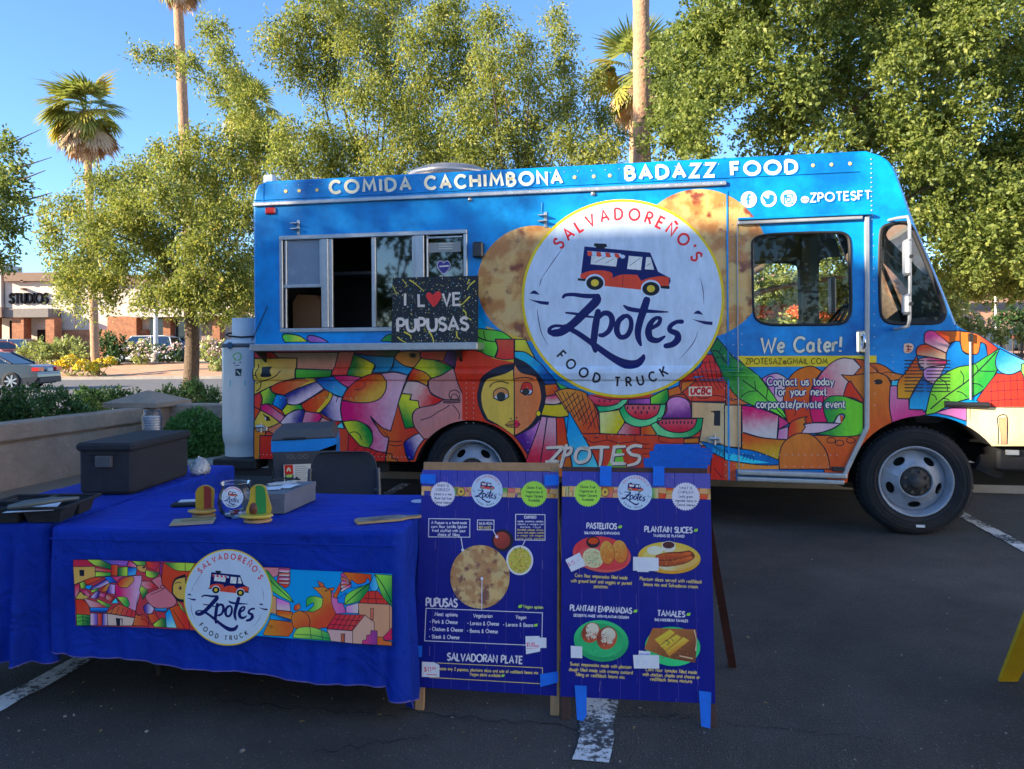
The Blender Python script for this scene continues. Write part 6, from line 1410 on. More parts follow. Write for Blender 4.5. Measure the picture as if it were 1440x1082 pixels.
B_ = Art(FT, z0=1e-4); B_.poly(ell(752.5, 399, 81.5, 81.5, 56), c(190, 160, 90)); B_.poly(ell(984, 371, 98, 105, 64), c(190, 160, 90)); wrap_build(B_, 'griddled_cake_print', PUPUSA, ribs=False)
def logo(A, cx, cy, rx, ry, ring=True, detail=1.0, rot=0.0):
    """same artwork wherever it is printed; (cx,cy) centre and radii in pixels"""
    k = (rx / 142.5 + ry / 139) / 2
    W_ = max(.18, k)
    def setT(ox, oy, s): A.T = (cx + (ox - 876) * rx / 142.5, cy + (oy - 420) * ry / 139, s * 142.5 / rx, s * 139 / ry)
    setT(0, 0, 1)
    if ring: A.poly(ell(876, 420, 142.5, 139.5, 72), c(196, 182, 50))
    A.poly(ell(876, 420, 138.8, 135.6, 72), WHITE)
    RED_ = c(180, 40, 60); NV = c(4, 14, 78)
    A.T = (cx - 876 * rx / 142.5, cy - 420 * ry / 139, 142.5 / rx, 139 / ry)
    A.arc_text('SALVADORE\u00d1O\'S', 876, 420, 119, -51.5, 62.5, 15.5, 1.6 * W_, RED_, gap=44)
    A.arc_text('FOOD TRUCK', 876, 420, 117.5, -49, 31.5, 12.5, 1.35 * W_, NAVY, bottom=True, gap=46)
    setT(740, 390, 5.143); s5 = 5.143
    def brush(p, w, ws): A.line(p, 1.22 * w * k / s5, NV, n=8, widths=ws, caps=True)
    for p, ws in (("120,-5 105,30 95,70", (.2, 1, .2)), ("80,230 88,300 110,400 158,495", (.2, 1, .9, .2)), ("1258,5 1278,90 1285,200", (.2, 1, .3)), ("1243,390 1205,480 1105,598", (.2, 1, .2)), ("285,-240 200,-120 120,-5", (.1, .9, .5))): A.line(p, .62 * W_, NV, widths=ws)
    for dx, dy in ((0, 0), (1183, 145)):
        A.poly(f"{25+dx},{120+dy}! {48+dx},{100+dy} {70+dx},{100+dy} {98+dx},{128+dy}! {60+dx},{122+dy}", NV); A.poly(f"{12+dx},{158+dy}! {80+dx},{170+dy} {165+dx},{178+dy}! {162+dx},{202+dy}! {110+dx},{196+dy} {70+dx},{182+dy}", NV)
    brush("268,145 285,130 340,126 420,136 500,138", 11, (.8, .9, 1, 1.2, 1.3)); brush("515,142 505,175 420,260 330,345 255,395 200,405", 24, (.8, 1.1, 1.05, 1, 1, .9))
    brush("205,408 172,395 175,368 215,352 285,358", 13, (1.5, 1.2, .8, .7, .7)); brush("285,358 380,410 500,495 620,580 720,628 800,625 840,590 848,570", 17, (.9, .9, 1, 1.2, 1.6, 1.4, 1.0, .6)); brush("288,258 360,266 440,284 500,290", 7.5, (.7, 1.1, 1, .6))
    brush("520,250 505,330 492,430 488,480 500,532", 19, (.9, 1.1, 1.1, 1, .7)); brush("520,300 560,262 605,270 622,320 600,385 560,418 535,420", 15, (.7, 1, 1.1, 1.2, 1, .9, .8))
    brush("705,285 668,320 655,385 680,432 725,425 755,375 758,315 735,282 705,285", 15, (1, 1.1, 1.2, 1, 1, 1, .9, .8, .9))
    brush("872,165 850,235 822,320 808,390 812,445 828,490", 21, (1.0, 1.1, 1.0, .95, .8, .4)); brush("705,205 740,228 800,240 880,246 960,250 1025,252", 11, (.4, 1.2, 1.2, 1, .7, .3))
    brush("900,372 955,340 968,300 935,298 900,335 884,395 900,445 950,458 1000,430", 14, (.8, .9, .8, .8, 1.2, 1.5, 1.4, 1.1, .5)); brush("1125,322 1085,325 1045,352 1040,385 1090,410 1095,450 1060,485 1010,498", 15, (.9, .8, .9, 1, 1.2, 1.4, 1.2, 1.0))
    setT(740, 280, 8)
    RD = c(190, 65, 55); YL = c(190, 175, 70); BL = c(12, 18, 34)
    A.poly("655,535! 1395,604! 1485,820! 1620,890! 1626,925! 1600,985! 1290,1020! 870,975! 612,885!", NV)
    A.poly("612,848! 700,815 830,803 960,830 968,890! 1080,852 1250,855! 1290,922! 1400,885 1530,870 1610,890! 1600,985! 1290,1022! 870,978! 610,888!", RD)
    for pth in ("735,640! 1028,660! 1012,762! 725,735!", "1155,640! 1308,655! 1290,802! 1135,788!", "1350,655! 1398,658! 1440,798! 1335,792!"): A.poly(pth, c(160, 190, 220))
    for pth in ("770,720 890,655", "890,725 985,675", "1160,755 1285,665", "1355,755 1400,725"): A.line(pth, .3 * W_, NV)
    for i in range(8): A.poly(ell(715 + i * 53, 622 + i * 4, 27, 22, 14), RD if i % 2 == 0 else WHITE)
    A.poly("690,585! 1060,615! 1095,655! 690,615!", WHITE)
    for i in (0, 2, 4, 6): A.poly(f"{690+i*50},{588+i*4}! {740+i*50},{592+i*4}! {740+i*52},{632+i*4}! {690+i*52},{628+i*4}!", RD)
    A.poly("765,500! 900,505! 912,540! 885,545! 885,565! 790,560! 785,540! 762,530!", BL); A.poly("580,892! 700,905! 700,930! 580,918!", BL); A.poly("1505,978! 1615,978! 1612,1015! 1505,1005!", BL)
    for wx, wy in ((773, 945), (1403, 1010)): A.poly(ell(wx, wy, 112, 100, 24), WHITE); A.poly(ell(wx, wy + 2, 97, 78, 24), BL); A.poly(ell(wx, wy, 45, 40, 18), YL)
    A.line("1090,855 1085,995", .3 * W_, NAVY); A.org()
LG = Art(FT, z0=3.9e-3, dz=7e-6); logo(LG, 876, 420, 142.5, 139); wrap_build(LG, 'round_logo', opens=False)
print('mural layers', M.k, LG.k); T1 = Art(FT, z0=4.7e-3, dz=1e-5)
LET = c(205, 210, 225); SH_ = c(0, 70, 150)
def heavy(txt, x0, y0, x1, y1, cap, w, gap=34, col_=LET):
    T1.text(txt, x0 + 1, y0 + 1, x1 + 1, y1 + 1, cap, w + .3, SH_, gap=gap); T1.text(txt, x0, y0, x1, y1, cap, w, col_, gap=gap)
heavy('COMIDA CACHIMBONA', 465, 272, 790, 257.6, 16.5, 2.1, 38); heavy('BADAZZ FOOD', 880.5, 252.6, 1120, 243.0, 17, 2.3, 38)
wrap_build(T1, 'roof_lettering', ribs=False, opens=False); T1 = Art(FT, z0=4.7e-3, dz=1e-5)
for x, y in ((402, 269.3), (421, 268.5), (446, 267.5), (808, 249.7), (835, 248.5), (857.5, 247.3), (1143, 233), (1169, 231.8), (1195, 230.5)): T1.poly(ell(x, y, 2.5, 2.5, 14), c(190, 160, 90)); T1.poly(ell(x, y, 1.7, 1.7, 14), c(215, 215, 190))
wrap_build(T1, 'printed_dots', ribs=False, opens=False); T1 = Art(FT, z0=4.7e-3, dz=1e-5)
for cx in (1053, 1081, 1109): T1.poly(ell(cx, 281 - (cx - 1053) * .03, 11.2, 11.4, 30), c(195, 205, 225))
BLs = c(10, 80, 165)
T1.line("1056,274.5 1052.5,275 1052,280 1052,288.5", 1.5, BLs, n=3); T1.line("1048.5,280.5 1056,280.2", 1.1, BLs)
T1.poly("1073,275! 1078,279 1081,279 1081.5,275 1085,273.5 1088,275.5 1090,275! 1088.5,278 1088,283 1083,287.5 1077,288 1073,286.5! 1077,285.5 1074,283! 1075,282 1072.5,279", BLs)
T1.line("1103,274.5! 1115,274.3! 1115,287! 1103,287.3! 1103,274.5!", .9, BLs); T1.line(ell(1109, 281, 3, 3, 16) + [(1112, 281)], 1.0, BLs); T1.poly(ell(1113, 276.5, 1, 1, 8), BLs); T1.poly("1103,274! 1107,274! 1107,279! 1103,279!", BLs)
T1.text('@', 1127, 284.5, 1137, 284.2, 9, .8, LET); heavy('ZPOTESFT', 1140, 284.2, 1224, 280.2, 11.5, 1.05, 26)
wrap_build(T1, 'roof_lettering', ribs=False, opens=False); T1 = Art(FT, z0=4.7e-3, dz=1e-5)
T1.text('We Cater!', 1070, 495.5, 1182, 494, 20, 1.8, LET, gap=20, outline=3.0, oc=c(10, 70, 130), slant=.06)
T1.text('ZPOTESAZ', 1048.5, 512.2, 1099, 512, 7.6, .55, c(40, 36, 24), gap=22); T1.text('@', 1101, 512, 1105.5, 512, 6, .5, c(60, 54, 24)); T1.text('GMAIL.COM', 1107.5, 512, 1163, 511.8, 7.6, .55, c(40, 36, 24), gap=30)
for tx, x0, y0, x1, y1 in (('Contact us today', 1079, 542, 1172, 541.8), ('for your next', 1090, 556, 1162, 556), ('corporate/private event', 1064, 573.5, 1188, 573.5)):
    T1.text(tx, x0, y0, x1, y1, 10.5, .85, c(200, 205, 232), gap=17, outline=2.6, oc=c(25, 28, 95))
wrap_build(T1, 'door_lettering', ribs=False, opens=False); T1 = Art(FT, z0=4.7e-3, dz=1e-5)
BW = c(190, 190, 212)
def zb_txt(paths, w, col_, off=0):
    for p, ws in paths: T1.line([(x + off, y + off) for x, y in smooth(p, False, 5)], w, col_, widths=ws)
zp = [("768,630 790,629 791,631", (.8, 1, 1)), ("790,631 780,642 770,652", (1, .9, .9)), ("767,650 783,649 784,650", (1, 1, .6)), ("797,625 793,640 789,655 788,658", (.8, 1, 1, .4)), ("792,632 803,630 801,638 790,642", (.9, .9, 1, .6)),
      ("828,632 815,631 809,642 813,650 824,648 829,640 827,631 818,629", (1, 1, 1, 1, 1, 1, .9, .5)), ("829,630 843,629 857,629", (.7, 1, .7)), ("846,630 845,645 843,658", (1, 1, .5)),
      ("862,629 880,628", (1, .7)), ("864,629 862,640 860,652", (1, 1, 1)), ("861,640 878,639", (1, .6)), ("860,652 877,652 879,651", (1, 1, .6)), ("903,628 892,627 883,632 888,639 899,642 896,651 882,655", (.9, 1, 1, 1, 1, 1, .6))]
zb_txt(zp, 3.0, c(40, 40, 70), .8); zb_txt(zp, 2.3, BW)
for i, (x0, y0, x1, y1) in enumerate(((770, 651, 780, 650), (793, 640, 791, 652), (862, 640, 861, 650), (812, 640, 811, 647), (843, 640, 844, 652))): T1.line([(x0, y0), (x1, y1)], .3, c(90, 90, 130))
wrap_build(T1, 'name_lettering', ribs=False, opens=False); T1 = Art(FT, z0=4.7e-3, dz=1e-5)
T1.poly("968.5,544! 1001,543.8! 1001,557! 968.5,557.2!", c(190, 185, 195)); T1.text('UCBC', 971.5, 554, 999, 553.8, 8, 1.3, c(150, 25, 50), gap=26, slant=.12); T1.text('UCBC', 971.8, 553.6, 998.6, 553.4, 7, .5, c(90, 12, 40), gap=26, slant=.12); T1.line("971,555.6 999,555.4", .3, c(110, 60, 70))
wrap_build(T1, 'maker_plate', ribs=False, opens=False); T1 = Art(FT, z0=4.7e-3, dz=1e-5); T1.poly("1271,484! 1279,483 1284,486 1283,493 1277,497 1271,495", c(190, 170, 175)); T1.line("1274,487 1282,488", 1, c(90, 30, 40)); T1.line("1275,491 1281,492", 1.1, c(120, 30, 40)); T1.line("1274,494 1279,494.5", .8, c(150, 60, 50)); T1.line("1277,485 1277,494", .7, c(40, 30, 60))
wrap_build(T1, 'sticker', ribs=False, opens=False)
TPm = mat('painters_tape', C(0, 62, 165), .75, var=.12, scale=30, bump=.3, bscale=120)
tg = Art(FT, z0=6e-3); rng = random.Random(4)
for i in range(7):
    y0 = 624.5 + i * 4.9; x0 = 905 + [16, 14, 10, 8, 0, 1, 2][i] + rng.uniform(-2, 2); x1 = 1000 + [-14, 1, 2, 1, 0, -2, -4][i]
    P_ = [(x0, y0)]; P_ += [(x1, y0 + .3)] + [(x1 + rng.uniform(-1.5, 1.5), y0 + k * 1.6) for k in range(1, 4)] + [(x0 + rng.uniform(-1.5, 1.5), y0 + 6 - k * 1.7) for k in range(0, 3)]
    tg.poly(P_, c(0, 62, 165)); 
tg.build('painters_tape', truck, m=TPm)
CLOTH_C = C(0, 28, 128)
def cloth_mat():
    m, t, b = nodemat('blue_cloth'); L = t.links.new
    tc = t.nodes.new('ShaderNodeTexCoord'); n = t.nodes.new('ShaderNodeTexNoise'); n.inputs['Scale'].default_value = 3; n.inputs['Detail'].default_value = 8; L(tc.outputs['Object'], n.inputs['Vector'])
    r_ = t.nodes.new('ShaderNodeValToRGB'); e = r_.color_ramp.elements; e[0].position = .3; e[1].position = .7
    e[0].color = (*[v * .8 for v in CLOTH_C], 1); e[1].color = (*[v * 1.2 for v in CLOTH_C], 1); L(n.outputs['Fac'], r_.inputs[0]); L(r_.outputs[0], b.inputs['Base Color'])
    b.inputs['Roughness'].default_value = .8; b.inputs['Specular IOR Level'].default_value = .2; b.inputs['Sheen Weight'].default_value = .03; b.inputs['Sheen Tint'].default_value = (.3, .4, 1, 1)
    mp = t.nodes.new('ShaderNodeMapping'); mp.inputs['Scale'].default_value = (6, 60, 14); L(tc.outputs['Object'], mp.inputs[0])
    n2 = t.nodes.new('ShaderNodeTexNoise'); n2.inputs['Scale'].default_value = 1.0; n2.inputs['Detail'].default_value = 6; L(mp.outputs[0], n2.inputs['Vector'])
    n3 = t.nodes.new('ShaderNodeTexNoise'); n3.inputs['Scale'].default_value = 7.0; n3.inputs['Detail'].default_value = 7; n3.inputs['Distortion'].default_value = 1.2; L(tc.outputs['Object'], n3.inputs['Vector'])
    ad = t.nodes.new('ShaderNodeMath'); ad.operation = 'MULTIPLY_ADD'; ad.inputs[1].default_value = .35; L(n2.outputs['Fac'], ad.inputs[0]); L(n3.outputs['Fac'], ad.inputs[2])
    bp = t.nodes.new('ShaderNodeBump'); bp.inputs['Strength'].default_value = .9; bp.inputs['Distance'].default_value = .03; L(ad.outputs[0], bp.inputs['Height']); L(bp.outputs[0], b.inputs['Normal'])
    return m
CLOTH = cloth_mat()
def cloth(name, parent, L_, W_, drop, amp, z=.74, seed=1, kfold=34, creases=()):
    """x 0..L_ along the front edge, y 0..W_ to the back; drop(x,y) hem height above ground, amp(x,y) fold depth"""
    rc = .03; P = []
    def arc(cx, cy, a0):
        for i in range(7): a = R(a0 + 90 * i / 6); P.append((cx + rc * math.cos(a), cy + rc * math.sin(a), math.cos(a), math.sin(a)))
    def seg(x0, y0, x1, y1, nx_, ny_):
        d = math.hypot(x1 - x0, y1 - y0); n = max(2, int(d / .012))
        for i in range(1, n): P.append((x0 + (x1 - x0) * i / n, y0 + (y1 - y0) * i / n, nx_, ny_))
    arc(rc, rc, 180); seg(rc, 0, L_ - rc, 0, 0, -1); arc(L_ - rc, rc, -90); seg(L_, rc, L_, W_ - rc, 1, 0); arc(L_ - rc, W_ - rc, 0); seg(L_ - rc, W_, rc, W_, 0, 1); arc(rc, W_ - rc, 90); seg(0, W_ - rc, 0, rc, -1, 0)
    n = len(P); rng = random.Random(seed); ph = [rng.uniform(0, 6.28) for _ in range(6)]; vs = []; s = 0; S_ = []
    for i in range(n):
        if i: s += math.hypot(P[i][0] - P[i - 1][0], P[i][1] - P[i - 1][1])
        S_.append(s)
    rings = 0; cx, cy = L_ / 2, W_ / 2
    def wr(x, y): 
        h = .0018 * math.sin(x * 9 + ph[0] + 2 * math.sin(y * 5)) + .0012 * math.sin(y * 31 + ph[1] + x * 3)
        for (ax, c_, h_) in creases: h += h_ * math.exp(-(((x if ax == 'x' else y) - c_) / .006) ** 2)
        return h
    inner = [0.02, .1, .2, .3, .4, .5, .6, .7, .78, .86, .92, .96, .985, 1.0]
    for f in inner:
        for (x, y, a, b) in P: X_, Y_ = cx + (x - cx) * f, cy + (y - cy) * f; vs.append((X_, Y_, z + wr(X_, Y_)))
        rings += 1
    for (o, dz) in ((.008, -.002), (.013, -.008), (.015, -.02), (.015, -.04)):
        for i, (x, y, a, b) in enumerate(P): vs.append((x + a * o, y + b * o, z + dz + wr(x, y) * .5))
        rings += 1
    nv = 16
    for j in range(1, nv + 1):
        v = j / nv
        for i, (x, y, a, b) in enumerate(P):
            s = S_[i]; am = amp(x, y); fo = am * (v ** .75) * (math.sin(s * kfold + ph[2] + 1.4 * math.sin(s * 7 + ph[3]) + .5 * v) + .35 * math.sin(s * kfold * 2.1 + ph[4]))
            fo += .004 * math.sin(s * 11 + v * 4 + ph[5]) * v
            cz = 0.0
            if y < .005:
                for (ax, c_, h_) in creases:
                    if ax == 'x': cz += 1.3 * h_ * math.exp(-((x - c_) / .007) ** 2)
                cz += .0025 * math.exp(-((v - .42) / .035) ** 2) + .002 * math.exp(-((v - .78) / .03) ** 2)
            o = .015 + fo + cz + .006 * v * (am > .01)
            hz = drop(x, y); vs.append((x + a * o, y + b * o, z - .04 + (hz + .008 * math.sin(s * 13 + ph[1]) - z + .04) * v))
        rings += 1
    fs = [tuple(range(n))]
    for j in range(rings - 1):
        for i in range(n): k = (i + 1) % n; fs.append((j * n + i, j * n + k, (j + 1) * n + k, (j + 1) * n + i))
    me = bpy.data.meshes.new(name); me.from_pydata(vs, [], fs); me.polygons.foreach_set('use_smooth', [True] * len(fs)); me.update()
    o = link(name, me, CLOTH, parent)
    hb = MB(); base = (rings - 1) * n
    for i in range(n):
        k = (i + 1) % n; a, b = vs[base + i], vs[base + k]
        ax_, ay_ = P[i][2] * .002, P[i][3] * .002
        hb.add([(a[0] + ax_, a[1] + ay_, a[2] - .001), (b[0] + ax_, b[1] + ay_, b[2] - .001), (b[0] + ax_, b[1] + ay_, b[2] + .004), (a[0] + ax_, a[1] + ay_, a[2] + .004)], [(0, 1, 2, 3)])
    hb.build('hem', mat('hem_thread', C(50, 55, 130), .9), o)
    return o
TT = mat('table_top', (.5, .5, .48), .6); TL = mat('grey_steel_tube', (.015, .015, .016), .7, .1)
def folding_table(label, M_, L_, W_):
    t = thing('folding_table', label, 'table', M=M_, group='folding tables under blue cloths')
    q = MB(); q.bbox_bev((.0, .0, .695), (L_, W_, .735), .01); q.build('tabletop', TT, t)
    for x in ((.2, L_ - .2) if L_ > .6 else (.12, L_ - .12)):
        for y in (W_ * .55, W_ - .18): q = MB(); q.cyl((x, y, 0), (x, y, .695), .012); q.build('leg', TL, t)
    return t
def M2(p, ex):
    ex = Vector(ex).normalized(); ey = Vector((-ex.y, ex.x, 0)); return Matrix(((ex.x, ey.x, 0, p[0]), (ex.y, ey.y, 0, p[1]), (0, 0, 1, 0), (0, 0, 0, 1)))
FL = gnd(75, 741, .74); FRr = gnd(561, 746.5, .74); FL.z = FRr.z = 0
TLn = (FRr - FL).length; Mf = M2(FL, FRr - FL)
folding_table('folding table under the blue cloth with the printed banner', Mf, TLn, .72)
def hem_f(x, y):
    if y < .35: f = x / TLn; return .255 - .115 * f - (.05 if x > TLn - .05 else 0) if y < .03 or x < .1 else .05
    return .08
cf = thing('tablecloth', 'royal blue cloth on the front table, carrying the printed banner with the round logo', 'tablecloth', M=Mf, group='blue tablecloths')
cloth('cloth', cf, TLn, .72, hem_f, lambda x, y: .0045 if (y < .02 and .06 < x < TLn - .07) else (.018 if x > TLn - .08 else .014), seed=3, kfold=52, creases=(('y', .36, .003), ('y', .56, .0025), ('y', .16, .0028), ('x', .3, .003), ('x', .72, .003), ('x', 1.1, .003)))
q = MB(); q.add([(.0, -.0185, .702), (TLn, -.0185, .690), (TLn, -.0205, .686), (0, -.0205, .698)], [(0, 1, 2, 3)]); q.add([(0, -.0205, .698), (TLn, -.0205, .686), (TLn, -.016, .684), (0, -.016, .696)], [(0, 1, 2, 3)]); q.build('cloth_fold', CLOTH, cf)
LP = Vector((-1.875, 3.075, 0)); LB = Vector((-1.665, 4.60, 0)); exl = Vector((LB.y - LP.y, -(LB.x - LP.x), 0)).normalized(); WL = .50; LL = (LB - LP).length
Ml = M2(LP - exl * WL, exl)
folding_table('narrow folding table under a blue cloth, running back at the left', Ml, WL, LL)
cl2 = thing('tablecloth', 'royal blue cloth on the left table, under the black insulated box', 'tablecloth', M=Ml, group='blue tablecloths')
cloth('cloth', cl2, WL, LL, lambda x, y: (.19 if y < .1 else .17), lambda x, y: (.034 if x > WL - .26 else .012) if y < .04 or x < .05 else .014, seed=8, kfold=58, z=.742, creases=(('y', .5, .003), ('y', 1.0, .003)))
q = MB(); 
FB = Frame((Mf @ Vector((0, -.032, 0))), FRr - FL, (0, 0, 1))
BN = Art(FB, dz=1.2e-5, z0=3e-4); BN.T = (80, 760, 5.76, 5.76)
def bp_(path, c0, c1=None, ang=0, lw=.42): BN.poly(path, c0, c1, ang, line=lw, lc=NAVY)
gr, gd = c(110, 150, 60), c(15, 75, 55)
BN.poly("132,157! 700,168! 1200,185! 1260,735! 700,705! 155,690!", c(120, 40, 60))
bp_("132,157! 245,157! 310,215! 132,215!", c(120, 25, 60)); bp_("132,215! 310,213! 312,295! 240,320 140,360!", c(150, 130, 80)); BN.poly("182,240! 222,240! 222,290! 185,290!", NAVY)
bp_("245,157! 350,157! 450,205! 440,235! 350,215 300,200!", gr, gd, 20); bp_("310,222! 440,238! 440,262! 310,250!", c(190, 110, 120), c(160, 40, 60)); bp_("312,255! 440,262! 435,290! 312,295!", gr, c(30, 110, 60), 0)
bp_("350,157! 580,165! 565,210! 450,200!", c(30, 60, 150), c(90, 60, 160), 0); bp_("440,197! 497,197! 490,290! 440,285!", c(170, 40, 40), c(190, 90, 60), 0); bp_("497,220! 575,215! 575,290! 492,290!", gr, gd, 180)
bp_("590,165! 650,205! 640,222! 565,212!", c(190, 60, 140), c(200, 130, 190), 0); bp_("610,168! 720,170! 715,205! 655,205!", gr, c(50, 110, 60)); bp_("575,220! 650,222! 640,280! 575,290!", c(10, 60, 160), c(40, 120, 190), 60)
bp_("645,215 690,205 730,225! 715,260! 670,250", c(160, 130, 85)); BN.poly(ell(703, 222, 12, 7, 10), NAVY)
bp_("720,170! 840,178! 800,245! 735,225!", c(190, 60, 50), c(120, 30, 70), 0); bp_("720,240! 835,265! 800,300! 760,305 720,290!", gr, gd, -30); bp_("840,180! 862,185! 850,290! 830,270!", c(90, 30, 100))
bp_("862,182! 1200,185! 1060,290! 950,330! 940,440 960,470! 880,400 850,330", c(165, 55, 40)); bp_("870,182! 1040,180! 1040,250! 960,240", c(20, 90, 55), gr)
bp_("1040,180! 1120,185! 1080,250! 1040,250!", gr)
bp_("145,365! 185,345! 180,420! 150,470!", c(160, 40, 80), c(190, 120, 170), 90); bp_("185,345! 240,330 235,365! 240,390! 195,390!", gr, gd, 0); bp_("218,325! 300,300 385,300! 290,345 240,360!", c(190, 60, 40), c(170, 70, 60), 0)
bp_("235,365! 290,365! 270,400! 235,392!", c(0, 100, 190)); bp_("270,390! 400,310! 430,345! 330,390 280,398!", c(30, 25, 120), c(160, 150, 220), 60); bp_("385,297! 445,293! 490,345! 430,345!", c(10, 80, 190), c(20, 50, 130))
bp_("350,410! 420,350 440,350! 420,400 380,420!", c(190, 80, 40), c(200, 150, 80), 0); bp_("430,352! 475,360! 470,440! 400,425!", c(40, 30, 120), c(150, 130, 210), 0); bp_("440,293! 560,290! 490,340!", c(180, 40, 110), c(200, 100, 150))
bp_("480,440! 472,380 500,320 560,290 690,285! 680,400 640,570! 600,560 480,470", c(170, 20, 110), c(190, 150, 225), 0); bp_("490,350! 530,310 610,290 622,330 570,385! 510,380", c(190, 60, 50), c(190, 140, 80), 30)
bp_("185,405! 240,400! 272,440! 260,465! 210,425", c(170, 20, 100), c(200, 110, 170), 30); bp_("150,470! 190,415! 265,465! 200,480", c(185, 160, 90)); BN.poly("205,428! 235,440! 225,450!", NAVY)
bp_("272,462! 320,415 350,415! 340,460! 310,475", c(150, 140, 210), c(25, 20, 110), 20); bp_("350,425! 405,430! 385,470! 340,450!", c(190, 110, 180), c(180, 20, 110)); bp_("275,405! 345,385 330,410! 285,425!", gr, gd)
bp_("330,475! 450,530! 400,550! 325,490!", gr, c(20, 100, 60), 30); bp_("400,440! 465,460! 440,500! 395,475!", c(190, 130, 150), c(190, 40, 50)); bp_("440,510! 480,465! 500,510!", c(30, 150, 200))
bp_("220,470! 330,500! 420,550! 270,545!", c(190, 150, 190), c(190, 60, 90), 0); bp_("270,545! 420,545! 400,585! 270,580!", c(10, 90, 190), c(10, 40, 120), 90)
bp_("152,480! 210,480 260,530 272,590! 270,605! 160,605!", c(190, 50, 40), c(160, 60, 50), 60); bp_("158,598! 272,605! 272,690! 162,690!", c(60, 130, 60), gd, 20); BN.line("165,630 210,620 265,635", .4); BN.line("165,660 215,650 265,665", .4); BN.line("210,605 215,690", .4)
bp_("272,590! 330,592! 330,686! 272,688!", c(190, 170, 225), c(70, 60, 160), 0); bp_("330,592! 370,592! 366,688! 332,688!", c(190, 80, 90), c(180, 40, 50)); bp_("372,592! 415,592! 412,690! 368,690!", c(60, 60, 160), c(190, 170, 220), 0)
bp_("485,460! 560,460 590,520 560,550! 520,500!", gr, c(20, 110, 60), 20); bp_("400,585! 510,515! 640,575! 635,625! 420,590!", c(160, 90, 60), c(150, 40, 60), 0); 
for i in range(5): BN.line(f"{470 + i * 36},{530 + i * 10} {440 + i * 40},{592 + i * 6}", .4)
bp_("412,592! 635,628! 610,692! 415,690!", c(185, 170, 190)); BN.poly("478,628! 535,634! 532,690! 486,690!", NAVY); BN.poly("515,640! 526,640! 526,690! 515,690!", c(180, 170, 190))
bp_("660,430! 640,570! 660,610 700,600 745,640! 745,695! 615,690! 640,600!", c(165, 90, 60), c(160, 50, 50)); BN.line("640,600 690,610 690,640 720,640 740,680", .4)
bp_("680,370! 735,380! 735,425! 700,480! 670,400!", gr, gd, 40); bp_("690,330! 760,330! 820,380! 735,400! 680,365!", c(190, 130, 170), c(190, 40, 60), 0)
bp_("765,325! 840,290 860,360 940,440 970,490 950,530 890,548 800,545 740,500 725,440 830,390!", c(130, 80, 110)); BN.line("860,400 800,425 760,440", .4); BN.line(ell(858, 378, 18, 14, 14) + [(876, 378)], .5)
bp_("700,540! 740,510 790,550! 770,590 720,590", c(40, 30, 130), c(170, 160, 220), 0); bp_("790,550! 900,550! 880,580! 800,575!", c(20, 110, 190), c(20, 50, 120), 90)
bp_("735,600! 800,590! 830,640! 770,680!", c(190, 90, 50), c(190, 60, 60)); bp_("780,680! 850,630 885,640! 890,705! 790,700!", gr, gd); bp_("880,590! 915,550! 975,710! 890,705!", c(0, 110, 200), c(100, 170, 220), 60)
bp_("915,550! 985,520! 1070,620! 1078,722! 975,710!", c(190, 80, 40), c(170, 40, 45), 0); BN.line("940,560 1040,715", .4); bp_("975,480! 1060,600! 1010,560!", gr, gd)
bp_("940,440! 935,380 960,310 1040,275! 1060,400 1030,500! 980,490", NAVY); BN.poly("945,430! 945,370 970,320 1040,300! 1045,480! 985,470", c(185, 160, 90)); BN.line("960,350 985,340 1010,345", .5); BN.poly(ell(1000, 385, 14, 20, 12), c(110, 90, 70)); BN.poly(ell(1003, 388, 8, 12, 12), NAVY)
BN.T = (310, 760, 4.917, 4.917)
BN.poly("150,185! 850,218! 1188,232! 1188,728! 700,695! 200,655!", c(0, 110, 200))
bp_("0,160! 300,185! 410,188! 400,240 350,260!", c(190, 100, 50), c(190, 120, 160), 0)
bp_("410,188! 482,190! 480,300 450,330! 390,290!", c(185, 80, 170), c(190, 60, 50), 90)
for i in range(4): bp_(f"{405},{195 + i * 30}! {470},{198 + i * 28} 485,{212 + i * 26} {470},{225 + i * 26}! {405},{220 + i * 26}!", [c(180, 60, 150), c(190, 80, 60)][i % 2], PALE, 90)
bp_("270,200! 330,210! 400,300 470,370 510,430! 440,400 360,350 300,280", c(20, 100, 60), c(90, 170, 80), 30); BN.line("290,220 380,310 505,425", .6)
bp_("340,370! 388,390! 388,510! 340,500!", c(200, 150, 130)); bp_("388,395! 480,430! 488,490! 388,480!", c(150, 90, 190), c(195, 175, 225), 90); bp_("388,480! 500,495! 498,550! 388,515!", c(190, 80, 40), c(190, 130, 60), 90)
bp_("345,510! 495,552! 470,562! 345,545!", c(0, 110, 190), c(10, 50, 130), 0); bp_("300,640! 345,545! 495,565! 505,620 470,665! 300,655!", c(200, 130, 50), c(190, 90, 50), 0); BN.line("330,590 360,595 345,610", .4)
bp_("510,480! 515,450 550,435! 555,470! 525,485!", c(180, 60, 50), c(200, 120, 70)); bp_("595,460! 600,400 650,385 710,400! 700,460 650,500! 600,490! 645,450 640,430", c(30, 120, 60), c(110, 170, 80), 0)
bp_("640,325! 720,322 745,340! 765,350 775,440 800,510! 740,600! 600,625! 505,605! 495,520 540,485! 640,495! 700,460 710,395! 670,350", c(195, 125, 60), c(165, 60, 45), 60); BN.line("560,490 600,510 620,560 612,605", .5); BN.poly(ell(733, 348, 9, 5, 10), NAVY); bp_("672,278! 715,300! 722,322! 690,318", c(190, 90, 60)); bp_("745,330! 790,325! 785,345! 760,350!", c(190, 90, 50))
